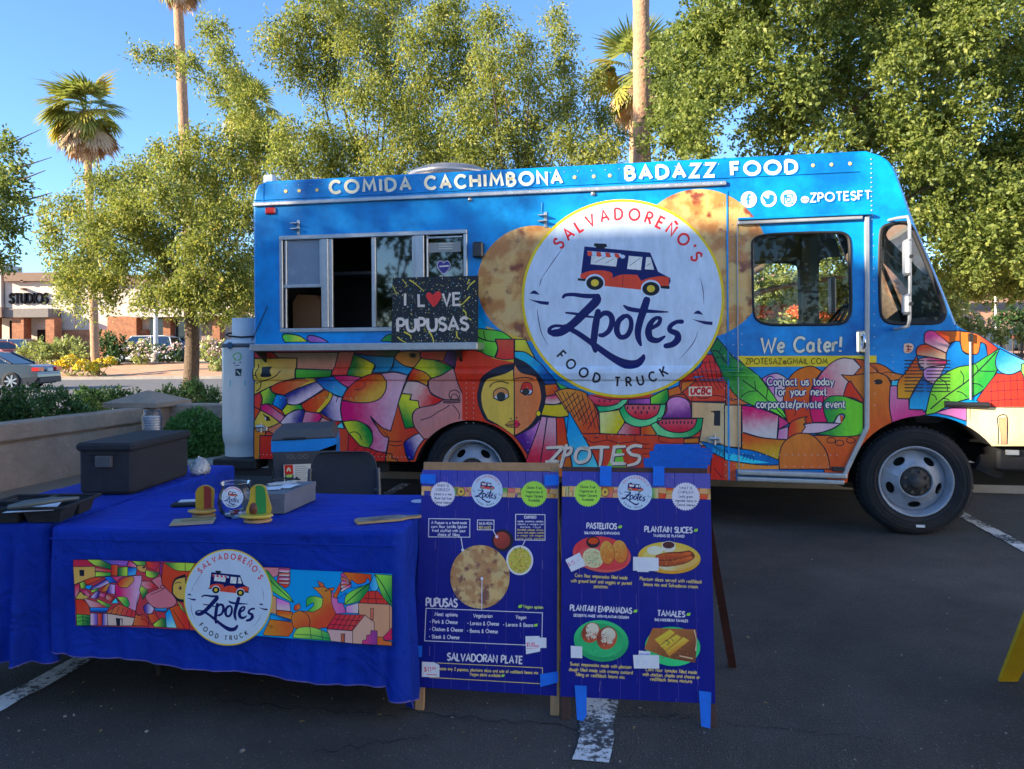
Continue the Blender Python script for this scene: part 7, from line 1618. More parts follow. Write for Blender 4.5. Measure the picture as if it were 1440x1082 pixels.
bp_("775,350! 810,400! 850,440! 870,500! 800,508! 770,430", c(200, 110, 200), c(170, 80, 180)); bp_("778,390! 830,290! 835,330! 805,400!", c(190, 100, 50), c(170, 60, 40))
bp_("850,218! 940,225! 1045,235! 1040,285! 980,300 900,290", c(190, 100, 45), c(180, 60, 40), 0)
for i in range(5): bp_(f"{905},{300}! {850 - 0},{222 + i * 26}! {833},{235 + i * 27} {838},{250 + i * 27}! {905},{318}!", [c(190, 70, 160), c(190, 80, 50)][i % 2], PALE, 90)
bp_("905,270! 950,300 1000,290 1020,260 1040,300! 960,320 905,330!", c(10, 100, 200)); bp_("810,400! 870,360! 860,440! 815,430!", c(10, 90, 190))
bp_("858,445! 870,380 930,340 1040,292! 1010,370 960,420", c(90, 165, 70), c(20, 100, 60), 20); BN.line("862,440 940,370 1035,295", .6); bp_("1030,310! 1065,235! 1095,300 1080,345 1045,345", c(20, 110, 200), c(60, 150, 220))
bp_("1068,232! 1188,240! 1188,450! 1130,400 1095,320", c(90, 165, 70), c(20, 100, 60), 40); BN.line("1075,240 1130,320 1185,430", .6); bp_("870,455! 958,430! 955,505! 870,500!", c(150, 110, 190), c(190, 180, 220))
bp_("960,430! 1020,350! 1090,350! 1165,440!", c(160, 45, 50)); BN.line("990,400 1130,405", .4); BN.line("1030,350 1020,435", .4); BN.line("1070,350 1080,438", .4)
bp_("955,432! 1170,442! 1170,660! 1060,700! 960,520!", c(200, 150, 140)); bp_("1040,470! 1060,470! 1058,550! 1040,545!", c(150, 80, 80)); bp_("1170,440! 1188,460! 1188,640! 1170,650!", c(200, 150, 140))
bp_("735,610! 800,510! 1000,515! 915,622!", c(140, 30, 60), c(150, 50, 60), 0)
for i in range(5): BN.line(f"{835 + i * 34},512 {775 + i * 34},{612 + i * 3}", .4)
BN.line("760,580 940,590", .4); BN.line("790,545 970,555", .4)
bp_("738,612! 915,625! 915,712! 765,695! 750,660!", c(190, 160, 190)); bp_("915,622! 1000,515! 1065,565! 1065,650! 1040,720! 915,712!", c(205, 165, 175)); bp_("835,645! 862,645! 860,705! 838,703!", c(190, 100, 60), c(90, 50, 60), 0)
bp_("505,655! 540,605 640,600 750,640! 765,695! 505,672!", c(110, 170, 80), c(20, 110, 70), 60); BN.line("520,650 640,655 760,680", .4); BN.line("620,600 630,680", .4); BN.line("700,620 710,690", .4)
bp_("980,715! 985,690! 1010,688! 1012,655! 1040,652! 1042,622! 1085,625! 1085,722!", c(130, 40, 110), c(90, 40, 120)); bp_("1085,665! 1130,668! 1130,690! 1185,700! 1188,728! 1085,722!", c(190, 100, 60)); bp_("1125,670! 1188,600! 1188,690! 1140,690!", c(160, 30, 90))
BN.T = (0, 0, 1, 1); logo(BN, 321.5, 840, 62.5, 67.5)
TFi = cf.matrix_world.inverted() @ FB.M
BN.build('printed_banner', cf, m=CLOTHPRINT, PM=TFi)
def ont(px, py, z=.742): return gnd(px, py, z)
BXM = mat('black_foam', (.016, .020, .027), .85, var=.25, scale=20, bump=.35, bscale=220)
a, b, d_ = ont(106, 699), ont(187, 697.5), ont(270, 668.5)
exb = (b - a); exb.z = 0; eyb = (d_ - b); eyb.z = 0; wb_, lb_ = exb.length, eyb.length
eyb = eyb.normalized(); exb = Vector((eyb.y, -eyb.x, 0)); o_ = b - exb * (wb_ + .02)
bx_ = thing('insulated_box', 'large black foam insulated food box with a lid, on the left blue table', 'box', M=M2(tuple(o_), exb))
bx_.location.z = .746; bx_.matrix_world = Matrix.Translation((0, 0, .746)) @ M2(tuple(o_), exb)
wb_ += .02
q = MB(); n0 = 0; q.bbox_bev((.012, .012, 0), (wb_ - .012, lb_ - .012, .215), .014); q.build('body', BXM, bx_)
q = MB(); q.bbox_bev((0, 0, .205), (wb_, lb_, .245), .012); q.build('lid', BXM, bx_)
q = MB(); q.bbox_bev((.10, -.004, .13), (.18, .014, .185), .003); q.build('label_holder', mat('grey_plastic', (.07, .075, .085), .6), bx_)
q = MB(); q.bb((.06, .004, .19), (.20, .013, .204)); q.build('hand_recess', BLK, bx_)
a, b = ont(45, 739), ont(104, 727); c_ = ont(104, 703)
tr = thing('serving_tray', 'black moulded compartment tray holding paper and black tongs, at the left edge', 'tray', M=Matrix.Translation((0, 0, .744)) @ M2(tuple(ont(-42, 740)), (1, .03, 0)))
TW = (ont(96, 736).x - ont(-42, 740).x); TD = .30
q = MB()
q.bbox_bev((.0, .0, .055), (TW, .012, .068), .004); q.bbox_bev((.0, TD - .012, .055), (TW, TD, .068), .004); q.bbox_bev((0, 0, .0555), (.012, TD, .0685), .004); q.bbox_bev((TW - .012, 0, .0555), (TW, TD, .0685), .004); q.bbox_bev((TW * .5 - .01, .01, .056), (TW * .5 + .01, TD - .01, .067), .003); q.bb((.01, TD * .5 - .008, .0565), (TW - .01, TD * .5 + .008, .0665))
q.build('rim', BXM, tr)
for i in range(2):
    for j in range(2):
        x0, x1 = .012 + i * (TW - .024) / 2 + .008, .012 + (i + 1) * (TW - .024) / 2 - .008; y0, y1 = .012 + j * (TD - .024) / 2 + .004, .012 + (j + 1) * (TD - .024) / 2 - .004; k_ = .016
        q = MB(); q.add([(x0 + k_, y0 + k_, .002), (x1 - k_, y0 + k_, .002), (x1 - k_, y1 - k_, .002), (x0 + k_, y1 - k_, .002), (x0, y0, .057), (x1, y0, .057), (x1, y1, .057), (x0, y1, .057)], [(0, 1, 2, 3), (0, 4, 5, 1), (1, 5, 6, 2), (2, 6, 7, 3), (3, 7, 4, 0)]); q.build('well', BXM, tr)
pp = thing('paper_sheet', 'white paper lying in the black compartment tray', 'paper', tuple(ont(46, 716, .80)))
q = MB(); q.add([(-.09, -.05, -.005), (.10, -.03, .0), (.08, .06, .015), (-.07, .05, .008)], [(0, 1, 2, 3)]); q.build('sheet', mat('white_paper', (.7, .72, .76), .7), pp)
tg_ = thing('tongs', 'pair of dark tongs resting across the black compartment tray', 'tongs', tuple(ont(62, 709, .825)), .5)
for s_ in (-1, 1):
    q = MB(); q.tube([(.12, 0, .012), (.03, s_ * .022, .012), (-.06, s_ * .026, .006), (-.12, s_ * .012, .0)], [.006, .009, .011, .006], 8); q.build('arm', mat('tong_grey', (.10, .12, .12), .4), tg_)
PLB = mat('clear_bag', (.55, .58, .62), .25, spec=.8, bump=.8, bscale=50); CUP = mat('clear_cup', (.50, .55, .62), .35)
p = at(214.5, 607, 4.62); t = thing('cup_stack', 'stack of clear plastic cups in a clear bag behind the black insulated box', 'cups', (p.x, p.y, .744))
hh = at(214, 579, 4.62).z - .744
q = MB()
for i in range(18): z = .02 + i * (hh - .05) / 18; q.lathe([(.036, z), (.043, z + .012), (.046, z + .014), (.044, z + .018)], n=20)
q.build('cups', CUP, t)
q = MB(); q.lathe([(.0, .0), (.05, .0), (.055, hh * .5), (.058, hh - .03), (.045, hh - .01), (.05, hh + .01), (.03, hh + .012)], n=14); q.build('bag', glassmat('bag_film', (.80, .83, .88), .04, .35, 1.25), t)
p = ont(281, 667); t = thing('plastic_bag', 'crumpled pale plastic bag at the far right end of the black insulated box', 'bag', tuple(p))
rng = random.Random(9); q = MB(); q.lathe([(0, 0), (.045, .0), (.055, .03), (.045, .06), (.02, .085), (0, .09)], n=12); q.v = [(x + rng.uniform(-.012, .012), y + rng.uniform(-.012, .012), z + (rng.uniform(-.008, .012) if z > 0 else 0)) for x, y, z in q.v]; q.build('bag', PLB, t)
p = ont(332, 727.5); t = thing('tip_jar', 'clear glass bowl jar with a round logo sticker, between the two painted stands', 'jar', tuple(p)); s_ = 1085 / p.y; rj = 24.5 / s_
q = MB(); H_ = 49 / s_
prof = [(0, .004), (rj * .62, .004), (rj * .9, H_ * .2), (rj, H_ * .45), (rj * .93, H_ * .7), (rj * .76, H_ * .85), (rj * .78, H_ * .93), (rj * .86, H_)]
q.lathe(prof, n=36); q.build('glass', glassmat('jar_glass', (.93, .95, .98), .02, .05, 1.25), t)
q = MB(); q.lathe([(rj * .80, H_ * .98), (rj * .88, H_ * 1.0), (rj * .80, H_ * 1.02)], n=36); q.build('rim', glassmat('jar_rim_glass', (.7, .74, .78), .12, .1, 1.3), t)
FJ = Frame(Vector(p) + Vector((-.02, -rj * 1.0, 0)), (1, .10, 0), (0, 0, 1)); JL = Art(FJ, dz=8e-6)
logo(JL, 327, 699.5, 15.5, 15.5, ring=False); JL.build('logo_sticker', t, m=PAPER, PM=t.matrix_world.inverted() @ FJ.M)
wr_ = [(0.62, .60, .55), (.75, .75, .8), (.3, .05, .05), (.2, .25, .3)]
for i in range(9):
    q = MB(); a_ = i * 2.4; q.box((.35 * rj * math.cos(a_), .35 * rj * math.sin(a_), .012 + .005 * (i % 4)), (.03, .014, .008), Matrix.Rotation(a_ * 2, 3, 'Z') @ Matrix.Rotation(.3 * (i % 3), 3, 'X')); q.build('sweet', mat('sweet_%d' % (i % 4), wr_[i % 4], .35), t)
WOODP = mat('pale_wood', (.42, .26, .12), .6, var=.2, scale=20)
def stand(px, py, wpx, hpx, cols, label, hole):
    p = ont(px, py); s_ = 1085 / p.y; w_ = wpx / s_; h_ = hpx / s_; t = thing('painted_stand', label, 'ornament', tuple(p), .12)
    n_ = 20
    if not hole: prof = [(-w_ / 2, .02), (-w_ / 2, h_ * .75)] + [(w_ / 2 * math.cos(PI - PI * i / n_), h_ * .75 + h_ * .25 * math.sin(PI * i / n_)) for i in range(1, n_)] + [(w_ / 2, h_ * .75), (w_ / 2 * .9, .02)]
    else: prof = [(-w_ * .5, .02), (-w_ * .58, h_ * .3), (-w_ * .40, h_ * .6), (-w_ * .36, h_ * .85)] + [(w_ * .36 * math.cos(PI - PI * i / n_), h_ * .85 + h_ * .15 * math.sin(PI * i / n_)) for i in range(1, n_)] + [(w_ * .36, h_ * .85), (w_ * .45, h_ * .6), (w_ * .6, h_ * .3), (w_ * .5, .02)]
    q = MB(); q.prism(prof, .0, .016); bo = q.build('back', mat('wood_paint_%d' % px, cols[0], .35, coat=.5), t, bevel=.003)
    x0, x1 = cols[3]; q = MB()
    st_ = [(max(x0 * w_, min(x1 * w_, x * .86)), z * .97 + .002) for x, z in prof]
    q.prism(st_, -.0016, -.0004); q.build('painted_stripe', mat('stripe_paint_%d' % px, cols[1], .35, coat=.5), t)
    if hole:
        q = MB(); q.lathe([(0, -.006), (.012, -.004), (.0165, 0)], (-w_ * .22, -.0006, h_ * .32), 'y', 20); q.v = [(x, y, h_ * .32 + (z - h_ * .32) * 1.7) for x, y, z in q.v]; q.build('painted_stone', mat('stone_brown', (.12, .03, .02), .4), t)
    q = MB(); q.lathe([(0, 0), (w_ * .60, 0), (w_ * .66, .004), (w_ * .6, .012), (0, .012)], (0, .0, 0), 'z', 28); q.v = [(x, y * .75 - .012, z) for x, y, z in q.v]; q.build('base', WOODP, t)
    q = MB(); q.lathe([(0, 0), (w_ * .6, 0), (w_ * .78, .008), (w_ * .74, .014), (w_ * .4, .008), (0, .007)], (0, 0, 0), 'z', 28)
    q.v = [(x - .004, y * .55 - .026, z + .018 + .05 * (-x) * .25) for x, y, z in q.v]; q.build('dish', mat('dish_paint_%d' % px, cols[2], .35, coat=.4), t)
stand(288, 726, 25, 43, [(.42, .27, .015), (.30, .022, .02), (.55, .32, .06), (-.03, .36)], 'small upright wooden stand painted yellow and red, left of the jar', False)
stand(363.5, 733, 30, 51, [(.50, .36, .03), (.02, .25, .06), (.62, .46, .05), (-.12, .36)], 'wooden stand painted as a yellow and green avocado, right of the jar', True)
p = ont(262, 738); t = thing('leaflet_stack', 'short stack of folded leaflets lying under the yellow and red stand', 'leaflets', tuple(p), .25)
for i in range(4):
    q = MB(); q.bb((-.06 + .002 * i, -.02 - .001 * i, .002 + .003 * i), (.10 + .002 * i, .055, .0045 + .003 * i)); q.build('leaflet', mat('leaflet_%d' % (i % 2), [(.35, .36, .34), (.30, .28, .18)][i % 2], .5), t)
q = MB(); q.bb((-.02, -.004, .0145), (.09, .045, .016)); q.build('cover_print', mat('leaflet_print', (.20, .18, .08), .4, var=.6, scale=30), t)
p = ont(262, 711); t = thing('black_pouch', 'flat black pouch with a white card on it, behind the yellow and red stand', 'pouch', tuple(p), .15)
q = MB(); q.bbox_bev((-.06, -.035, 0), (.06, .045, .012), .005); q.build('pouch', BXM, t); q = MB(); q.bb((-.035, .0, .014), (.05, .05, .017)); q.build('card', mat('white_card', (.6, .66, .75), .4), t); q = MB(); q.cyl((.06, -.03, .02), (.075, -.05, .02), .008, n=10); q.build('brass_knob', mat('brass', (.45, .35, .12), .35, .7), t)
a = ont(377, 722.5); b = ont(399, 722); c_ = ont(425.5, 707)
t = thing('cash_box', 'grey metal cash box with papers on its lid, behind the avocado stand', 'cash box', M=Matrix.Translation((0, 0, .744)) @ M2((ont(341, 723).x, ont(380, 723).y, 0), (1, -.03, 0)))
wC = ont(400, 722).x - ont(341, 722).x; dC = .30; hC = 28 / (1085 / b.y)
GB = mat('grey_hammered_metal', (.17, .19, .22), .45, .3, bump=.15, bscale=200)
q = MB(); q.add([(0, 0, 0), (wC, 0, 0), (wC + .045, dC, 0), (.045, dC, 0), (0, 0, hC * .72), (wC, 0, hC * .72), (wC + .045, dC, hC * .72), (.045, dC, hC * .72)], [(0, 1, 5, 4), (1, 2, 6, 5), (2, 3, 7, 6), (3, 0, 4, 7), (4, 5, 6, 7)]); q.build('body', GB, t)
q = MB(); q.add([(-.003, -.003, hC * .73), (wC + .003, -.003, hC * .73), (wC + .048, dC, hC * .73), (.042, dC, hC * .73), (-.003, -.003, hC), (wC + .003, -.003, hC), (wC + .048, dC, hC), (.042, dC, hC)], [(0, 1, 5, 4), (1, 2, 6, 5), (2, 3, 7, 6), (3, 0, 4, 7), (4, 5, 6, 7), (3, 2, 1, 0)]); q.build('lid', GB, t)
pz = .744 + hC + .002; Pm = t.matrix_world
for i, (x, y, a_, w_, l_, cc) in enumerate(((wC * .45, .10, .2, .10, .07, (.6, .64, .7)), (wC * .8, .15, -.3, .08, .09, (.68, .70, .74)), (wC * .55, .22, .5, .12, .06, (.62, .55, .5)))):
    p = Pm @ Vector((x, y, 0)); t2 = thing('paper_slip', ['white receipt at the front of the grey cash box lid', 'white printed slip at the right of the grey cash box lid', 'pinkish slip at the back of the grey cash box lid'][i], 'paper', (p.x, p.y, pz + .001 * i), a_)
    q = MB(); q.add([(-w_ / 2, -l_ / 2, 0), (w_ / 2, -l_ / 2, .002), (w_ / 2, l_ / 2, .006), (-w_ / 2, l_ / 2, .001)], [(0, 1, 2, 3)]); q.build('slip', mat('slip_%d' % i, cc, .6, var=.2, scale=60), t2)
p = Pm @ Vector((wC * .55, .24, 0)); t2 = thing('pen', 'dark pen lying across the papers on the grey cash box', 'pen', (p.x, p.y, pz + .010), .2); q = MB(); q.tube([(-.07, 0, 0), (0, 0, .012), (.07, 0, .004)], .004, 8); q.build('barrel', BLKP, t2)
p = ont(545, 732); t = thing('wooden_board', 'small painted wooden board shaped like a bottle, on the front table', 'board', tuple(p), R(20)); t.scale = (1.1, 1.35, 1)
lp_ = smooth("-115,-30! 45,-30! 75,-12 118,-10 122,10 78,14 48,32! -100,32! -118,10", True, 4); lp_ = [(x / 1000, y / 1000) for x, y in lp_]
q = MB(); q.prism(lp_, 0.002, .010, f=lambda x, y, z: (x, z, y)); q.build('board', mat('pale_board_wood', (.42, .28, .13), .55), t, bevel=.002)
q = MB(); q.prism([(x * .9, y * .82) for x, y in lp_], .0105, .0112, f=lambda x, y, z: (x, z, y)); q.build('painted_face', mat('board_painting', (.05, .045, .04), .5, c2=(.35, .30, .26), scale=26), t)
p = ont(590, 705.5); t = thing('round_sticker', 'round pale sticker at the back right corner of the front table', 'sticker', tuple(p)); q = MB(); q.cyl((0, 0, .001), (0, 0, .003), .038, n=30); q.build('sticker', mat('pale_sticker', (.45, .52, .66), .5), t)
CH = mat('charcoal_plastic', (.035, .040, .050), .5, bump=.15, bscale=150); STL = mat('grey_chair_steel', (.12, .13, .15), .4, .5)
yc = 4.55; pc = at(483, 700, yc); t = thing('folding_chair', 'charcoal folding chair behind the front table, in front of the cooler', 'chair', (pc.x, yc, 0), .03)
sc = yc / 1085; zt_ = at(483, 636, yc).z
bk_ = smooth([(-.185, zt_ - .32, 1), (-.19, zt_ - .10), (-.155, zt_ - .015), (-.08, zt_), (.08, zt_ + .0), (.155, zt_ - .015), (.19, zt_ - .10), (.185, zt_ - .32, 1)], True, 4)
q = MB(); q.prism(bk_, 0, .025, f=lambda x, y, z: (x, y + .22 * (.14 * (x / .19) ** 2) - .0, z)); 
q.build('backrest', CH, t, bevel=.006)
for s_ in (-1, 1):
    q = MB(); q.tube([(s_ * .215, -.02, 0), (s_ * .21, .0, zt_ - .5), (s_ * .205, .02, zt_ - .2), (s_ * .20, .025, zt_ - .10)], .0125, 8); q.build('leg', STL, t); q = MB(); q.tube([(s_ * .19, .42, 0), (s_ * .19, .1, .48), (s_ * .19, .02, .60)], .0125, 8); q.build('leg', STL, t)
q = MB(); q.bbox_bev((-.19, .03, .42), (.19, .42, .45), .012); q.build('seat', CH, t)
yk = 5.25; a = at(385, 700, yk); b = at(466, 700, yk); zc0 = .36; zc1 = at(385, 603, yk).z; wK = b.x - a.x + .03
t = thing('cooler', 'charcoal and blue cool box with a red and white sticker, behind the folding chair', 'cool box', (a.x - .01, yk, zc0), .18)
KG = mat('cooler_grey', (.065, .072, .082), .55, bump=.1); KB = mat('cooler_blue', C(0, 82, 170), .45)
hK = zc1 - zc0; dK = .52
q = MB(); k = .03; q.add([(k, k, 0), (wK - k, k, 0), (wK - k, dK - k, 0), (k, dK - k, 0), (0, 0, hK * .70), (wK, 0, hK * .70), (wK, dK, hK * .70), (0, dK, hK * .70)], [(0, 1, 5, 4), (1, 2, 6, 5), (2, 3, 7, 6), (3, 0, 4, 7), (3, 2, 1, 0)]); q.build('body', KG, t, bevel=.01)
q = MB(); q.add([(-.005, -.005, hK * .70), (wK * .72, -.005, hK * .70), (wK + .005, -.005, hK * .78), (wK + .005, -.005, hK * .86), (-.005, -.005, hK * .84), (wK + .005, dK, hK * .70), (wK + .005, dK, hK * .86), (-.005, dK, hK * .7), (-.005, dK, hK * .84)], [(0, 1, 2, 3, 4), (2, 5, 6, 3), (0, 4, 8, 7), (4, 3, 6, 8)]); q.build('band', KB, t)
q = MB(); q.bb((wK + .001, .08, hK * .45), (wK + .014, .12, hK * .8)); q.bb((wK + .001, .36, hK * .45), (wK + .014, .40, hK * .8)); q.build('strap', KB, t)
q = MB(); q.add([(-.01, -.012, hK * .842), (wK + .01, -.012, hK * .862), (wK + .01, dK + .01, hK * .862), (-.01, dK + .01, hK * .842), (.02, .015, hK * .98), (wK - .03, .015, hK * 1.0), (wK - .03, dK - .02, hK * 1.0), (.02, dK - .02, hK * .98)], [(0, 1, 5, 4), (1, 2, 6, 5), (2, 3, 7, 6), (3, 0, 4, 7), (4, 5, 6, 7), (3, 2, 1, 0)]); q.build('lid', KG, t, bevel=.012)
q = MB(); q.bbox_bev((wK * .18, -.02, hK * .855), (wK * .55, -.006, hK * .885), .004); q.build('lid_handle', BLKP, t)
FK = Frame(t.matrix_world @ Vector((0, .012, hK * .2)), t.matrix_world.to_3x3() @ Vector((1, 0, 0)), t.matrix_world.to_3x3() @ Vector((0, -.12, 1))); FK = Frame(t.matrix_world @ Vector((0, .018, 0)), t.matrix_world.to_3x3() @ Vector((1, 0, 0)), t.matrix_world.to_3x3() @ Vector((0, -.085, 1)))
K = Art(FK, z0=8e-3, dz=1e-4)
K.poly("399,653.5! 437.5,652! 434,683! 400,682.5!", c(150, 165, 190)); K.poly("400,654! 412,653.5! 412.5,666.5! 400.5,667!", c(200, 45, 40)); K.poly("403,663! 404,659 406,657 408.5,659 409.5,663! 407.5,663! 406,660! 405,663!", c(215, 215, 220)); K.poly("401,667! 413,667! 413,682! 401,682!", c(30, 45, 60)); K.poly("402,668! 412,667.5! 410,671! 403,671!", c(110, 150, 80))
for i in range(5): K.poly(ell(403 + i * 2.2, 673 + (i % 2) * 4, 1.3, 1.6, 8), c(120, 150, 190) if i % 2 else c(20, 25, 35))
for i in range(9): K.line([(415, 656 + i * 2.7), (430 + (i * 3 % 5), 655.5 + i * 2.7)], .3, c(80, 90, 110))
K.line("416,671 419,672", 1, NAVY)
K.build('printed_label', t, m=PAPER, PM=t.matrix_world.inverted() @ FK.M)
K = Art(FK, z0=3e-3, dz=1e-4); K.text('IGLOO', 404, 645.5, 433, 644.5, 5.5, .45, c(70, 80, 95), gap=30); K.build('moulded_lettering', t, m=PAPER, PM=t.matrix_world.inverted() @ FK.M)
t = thing('plastic_crate', 'dark plastic crate under the cool box', 'crate', (a.x + .0, yk + .03, 0), .18)
q = MB(); q.bbox_bev((0, 0, 0), (wK - .02, .48, .35), .012); q.build('crate', BLKP, t)
t = thing('power_cable', 'black cable hanging down under the rear corner of the truck', 'cable', tuple(at(384, 700, 6.0)))
q = MB(); o = at(384, 700, 6.0); pts = [at(385, 662, 6.2), at(383, 672, 6.1), at(379, 684, 6.0), at(377, 692, 5.9)]; q.tube([p - o for p in pts], .006, 6); q.build('cable', BLK, t)
PG = mat('grey_tank_paint', (.66, .65, .62), .42, var=.05, scale=3, coat=.3)
uc, zc_ = FT.px(336, 645, .33); ul = FT.px(317, 560, .33)[0]; ur = FT.px(358, 560, .33)[0]; rt = .205
uc = ul + rt + .0
zb0 = z_rear - .012; zt0 = FT.px(336, 478, .33)[1]; ztc = FT.px(336, 448, .33)[1]
pc = TM @ Vector((uc, .33, zb0)); t = thing('gas_cylinder', 'tall grey propane cylinder standing at the rear corner of the truck', 'gas cylinder', tuple(pc), -TH)
H_ = zt0 - zb0
q = MB(); q.lathe([(rt * .9, 0), (rt * .9, .10), (rt * .93, .115), (rt, .17), (rt, .20), (rt * 1.004, .205), (rt, .215), (rt, H_ - .09), (rt * .97, H_ - .04), (rt * .8, H_), (rt * .5, H_ + .015), (0, H_ + .02)], n=48); q.build('body', PG, t)
hc_ = ztc - zb0; q = MB(); q.lathe([(.115, H_ - .02), (.115, hc_), (.108, hc_), (.108, H_ - .02)], n=32); q.build('collar', PG, t)
q = MB(); q.cyl((0, 0, H_), (0, 0, H_ + .09), .02); q.cyl((0, 0, H_ + .09), (0, 0, H_ + .11), .035, n=12); q.build('valve', mat('brass_valve', (.35, .27, .1), .4, .7), t)
q = MB(); pts = [(-.11 - .05, -.06, H_ + .045), (-.17, .0, H_ + .06), (-.13, .1, H_ + .065), (0, .13, H_ + .06), (.13, .05, H_ + .045), (.16, -.04, H_ + .03), (.05, -.15, H_ + .02), (-.08, -.14, H_ + .03), (-.16, -.06, H_ + .05)]; q.tube(pts, .008, 8, False); q.build('gas_hose', BLK, t)
zs_ = FT.px(330, 486, .13)[1] - zb0; q = MB(); q.lathe([(rt + .001, zs_ - .018), (rt + .004, zs_ - .016), (rt + .004, zs_ + .016), (rt + .001, zs_ + .018)], n=48); q.build('strap', mat('grey_strap', (.10, .11, .12), .6), t)
q = MB(); q.cyl((-.03, -rt - .003, zs_), (-.03, -rt - .012, zs_), .03, n=20); q.build('ratchet', mat('blue_ratchet', (.03, .09, .16), .5), t)
FP = Frame(t.matrix_world @ Vector((0, -rt - .0015, 0)), t.matrix_world.to_3x3() @ Vector((1, 0, 0)), (0, 0, 1)); G_ = Art(FP, dz=1e-4)
G_.poly("327,501! 330,497 336,496 339,501 337,507! 330,507", c(70, 120, 90)); G_.line("329,503 334,499", .6, c(130, 160, 150)); G_.line("328,511 338,510", .9, c(60, 60, 100)); G_.line("330,514.5 336,514", .6, c(60, 60, 100)); G_.poly("331,519! 339,519! 338,529! 331,529!", c(25, 40, 60)); G_.line("333,522 337,527", .7, c(120, 150, 170)); G_.poly("323,535.5! 343,535.5! 343,543! 323,543!", c(20, 120, 160)); G_.line("325,538 341,538", .4, c(120, 170, 190)); G_.line("325,541 341,541", .4, c(120, 170, 190))
G_.v = [(x, y + .0 + (rt - math.sqrt(max(0, rt * rt - x * x))), z) for x, y, z in G_.v]
G_.build('warning_stickers', t, m=PAPER, PM=t.matrix_world.inverted() @ FP.M)
FS = Frame(TM @ Vector((0, -.29, 0)), DU, (TM.to_3x3() @ Vector((0, .08, 1))))
cs = [FS.px(552.5, 390.5), FS.px(672, 388.3), FS.px(672, 485), FS.px(550, 484)]
x0 = (cs[0][0] + cs[3][0]) / 2; x1 = (cs[1][0] + cs[2][0]) / 2; z0_ = max(cs[2][1], cs[3][1]); z1_ = (cs[0][1] + cs[1][1]) / 2
t = thing('painted_sign', 'paint-splattered black board lettered I LOVE PUPUSAS on the serving shelf', 'sign', M=FS.M @ Matrix.Translation((x0, 0, zt + .002 if False else cs[3][1])))
iv = t.matrix_world.inverted() @ FS.M
q = MB(); q.bb((x0, .0, cs[3][1]), (x1, .014, z1_)); q.xf(iv); q.build('board', mat('black_chalk_paint', (.010, .012, .015), .6, var=.3), t)
A = Art(FS, dz=6e-5); rng = random.Random(17); cols = [c(190, 190, 200), c(170, 165, 60), c(130, 140, 160), c(60, 110, 150), c(150, 150, 110)]
for i in range(520):
    x, y = rng.uniform(552, 670), rng.uniform(391, 483.5); r_ = rng.choice([.25, .3, .35, .45, .7]); k0 = A.k; A.poly(ell(x, y, r_, r_ * rng.uniform(.7, 1.6), 6), cols[rng.randrange(5)] if rng.random() < .8 else c(90, 95, 105)); A.k = 1
for i in range(60):
    x, y = rng.uniform(555, 666), rng.uniform(393, 481); a_ = rng.uniform(0, 6.28); l_ = rng.uniform(2, 7); A.k = 2 + i % 3
    A.line(smooth([(x, y), (x + math.cos(a_) * l_ / 2 + rng.uniform(-1, 1), y + math.sin(a_) * l_ / 2 + rng.uniform(-1, 1)), (x + math.cos(a_) * l_, y + math.sin(a_) * l_)], False), .25, cols[rng.randrange(5)], widths=(1, .8, .3))
A.k = 6
for p, w_ in (("576,394 585,400 594,408", 1.0), ("566,393 572,402 569,404", .6), ("553,403 556,410 561,414", .7), ("668,395 660,402 657,408", 1.0), ("661,417 655,423 650,428 645,428", 1.1), ("651,436 655,440 656,446 663,450", 1.2), ("568,467 577,472 578,477", 1.1), ("559,474 565,479 571,482", .9), ("603,466 608,474 610,482", 1.2), ("642,466 643,474 647,477", 1.0), ("660,393 657,400", .8)): A.line(p, w_, c(176, 172, 70), widths=(1, .8, .5, .7))
LT = c(180, 180, 205)
A.text('I', 568.5, 430, 571, 430, 16.5, 1.7, LT); A.text('L', 589, 430.5, 597.5, 430.3, 16.5, 1.7, LT); A.text('V', 623, 429.5, 633.5, 429.3, 16.5, 1.7, LT); A.text('E', 638, 429.3, 647.5, 429, 16.5, 1.7, LT)
A.poly("610,432.5! 603,424 599,416 603,411.5 609,415! 614,410.5 619.5,411.5 620,418 616,426", c(165, 45, 55))
A.text('PUPUSAS', 559.5, 466.5, 658, 464, 17.5, 2.0, LT, gap=20)
A.build('lettering', t, m=PAPER, PM=iv)
PINE = mat('pine', (.40, .22, .10), .65, var=.25, scale=5, bump=.3, bscale=30); MAH = mat('dark_red_wood', (.060, .018, .014), .55, var=.3, scale=6); TAPE = mat('blue_tape', C(0, 70, 180), .7, var=.1, scale=40)
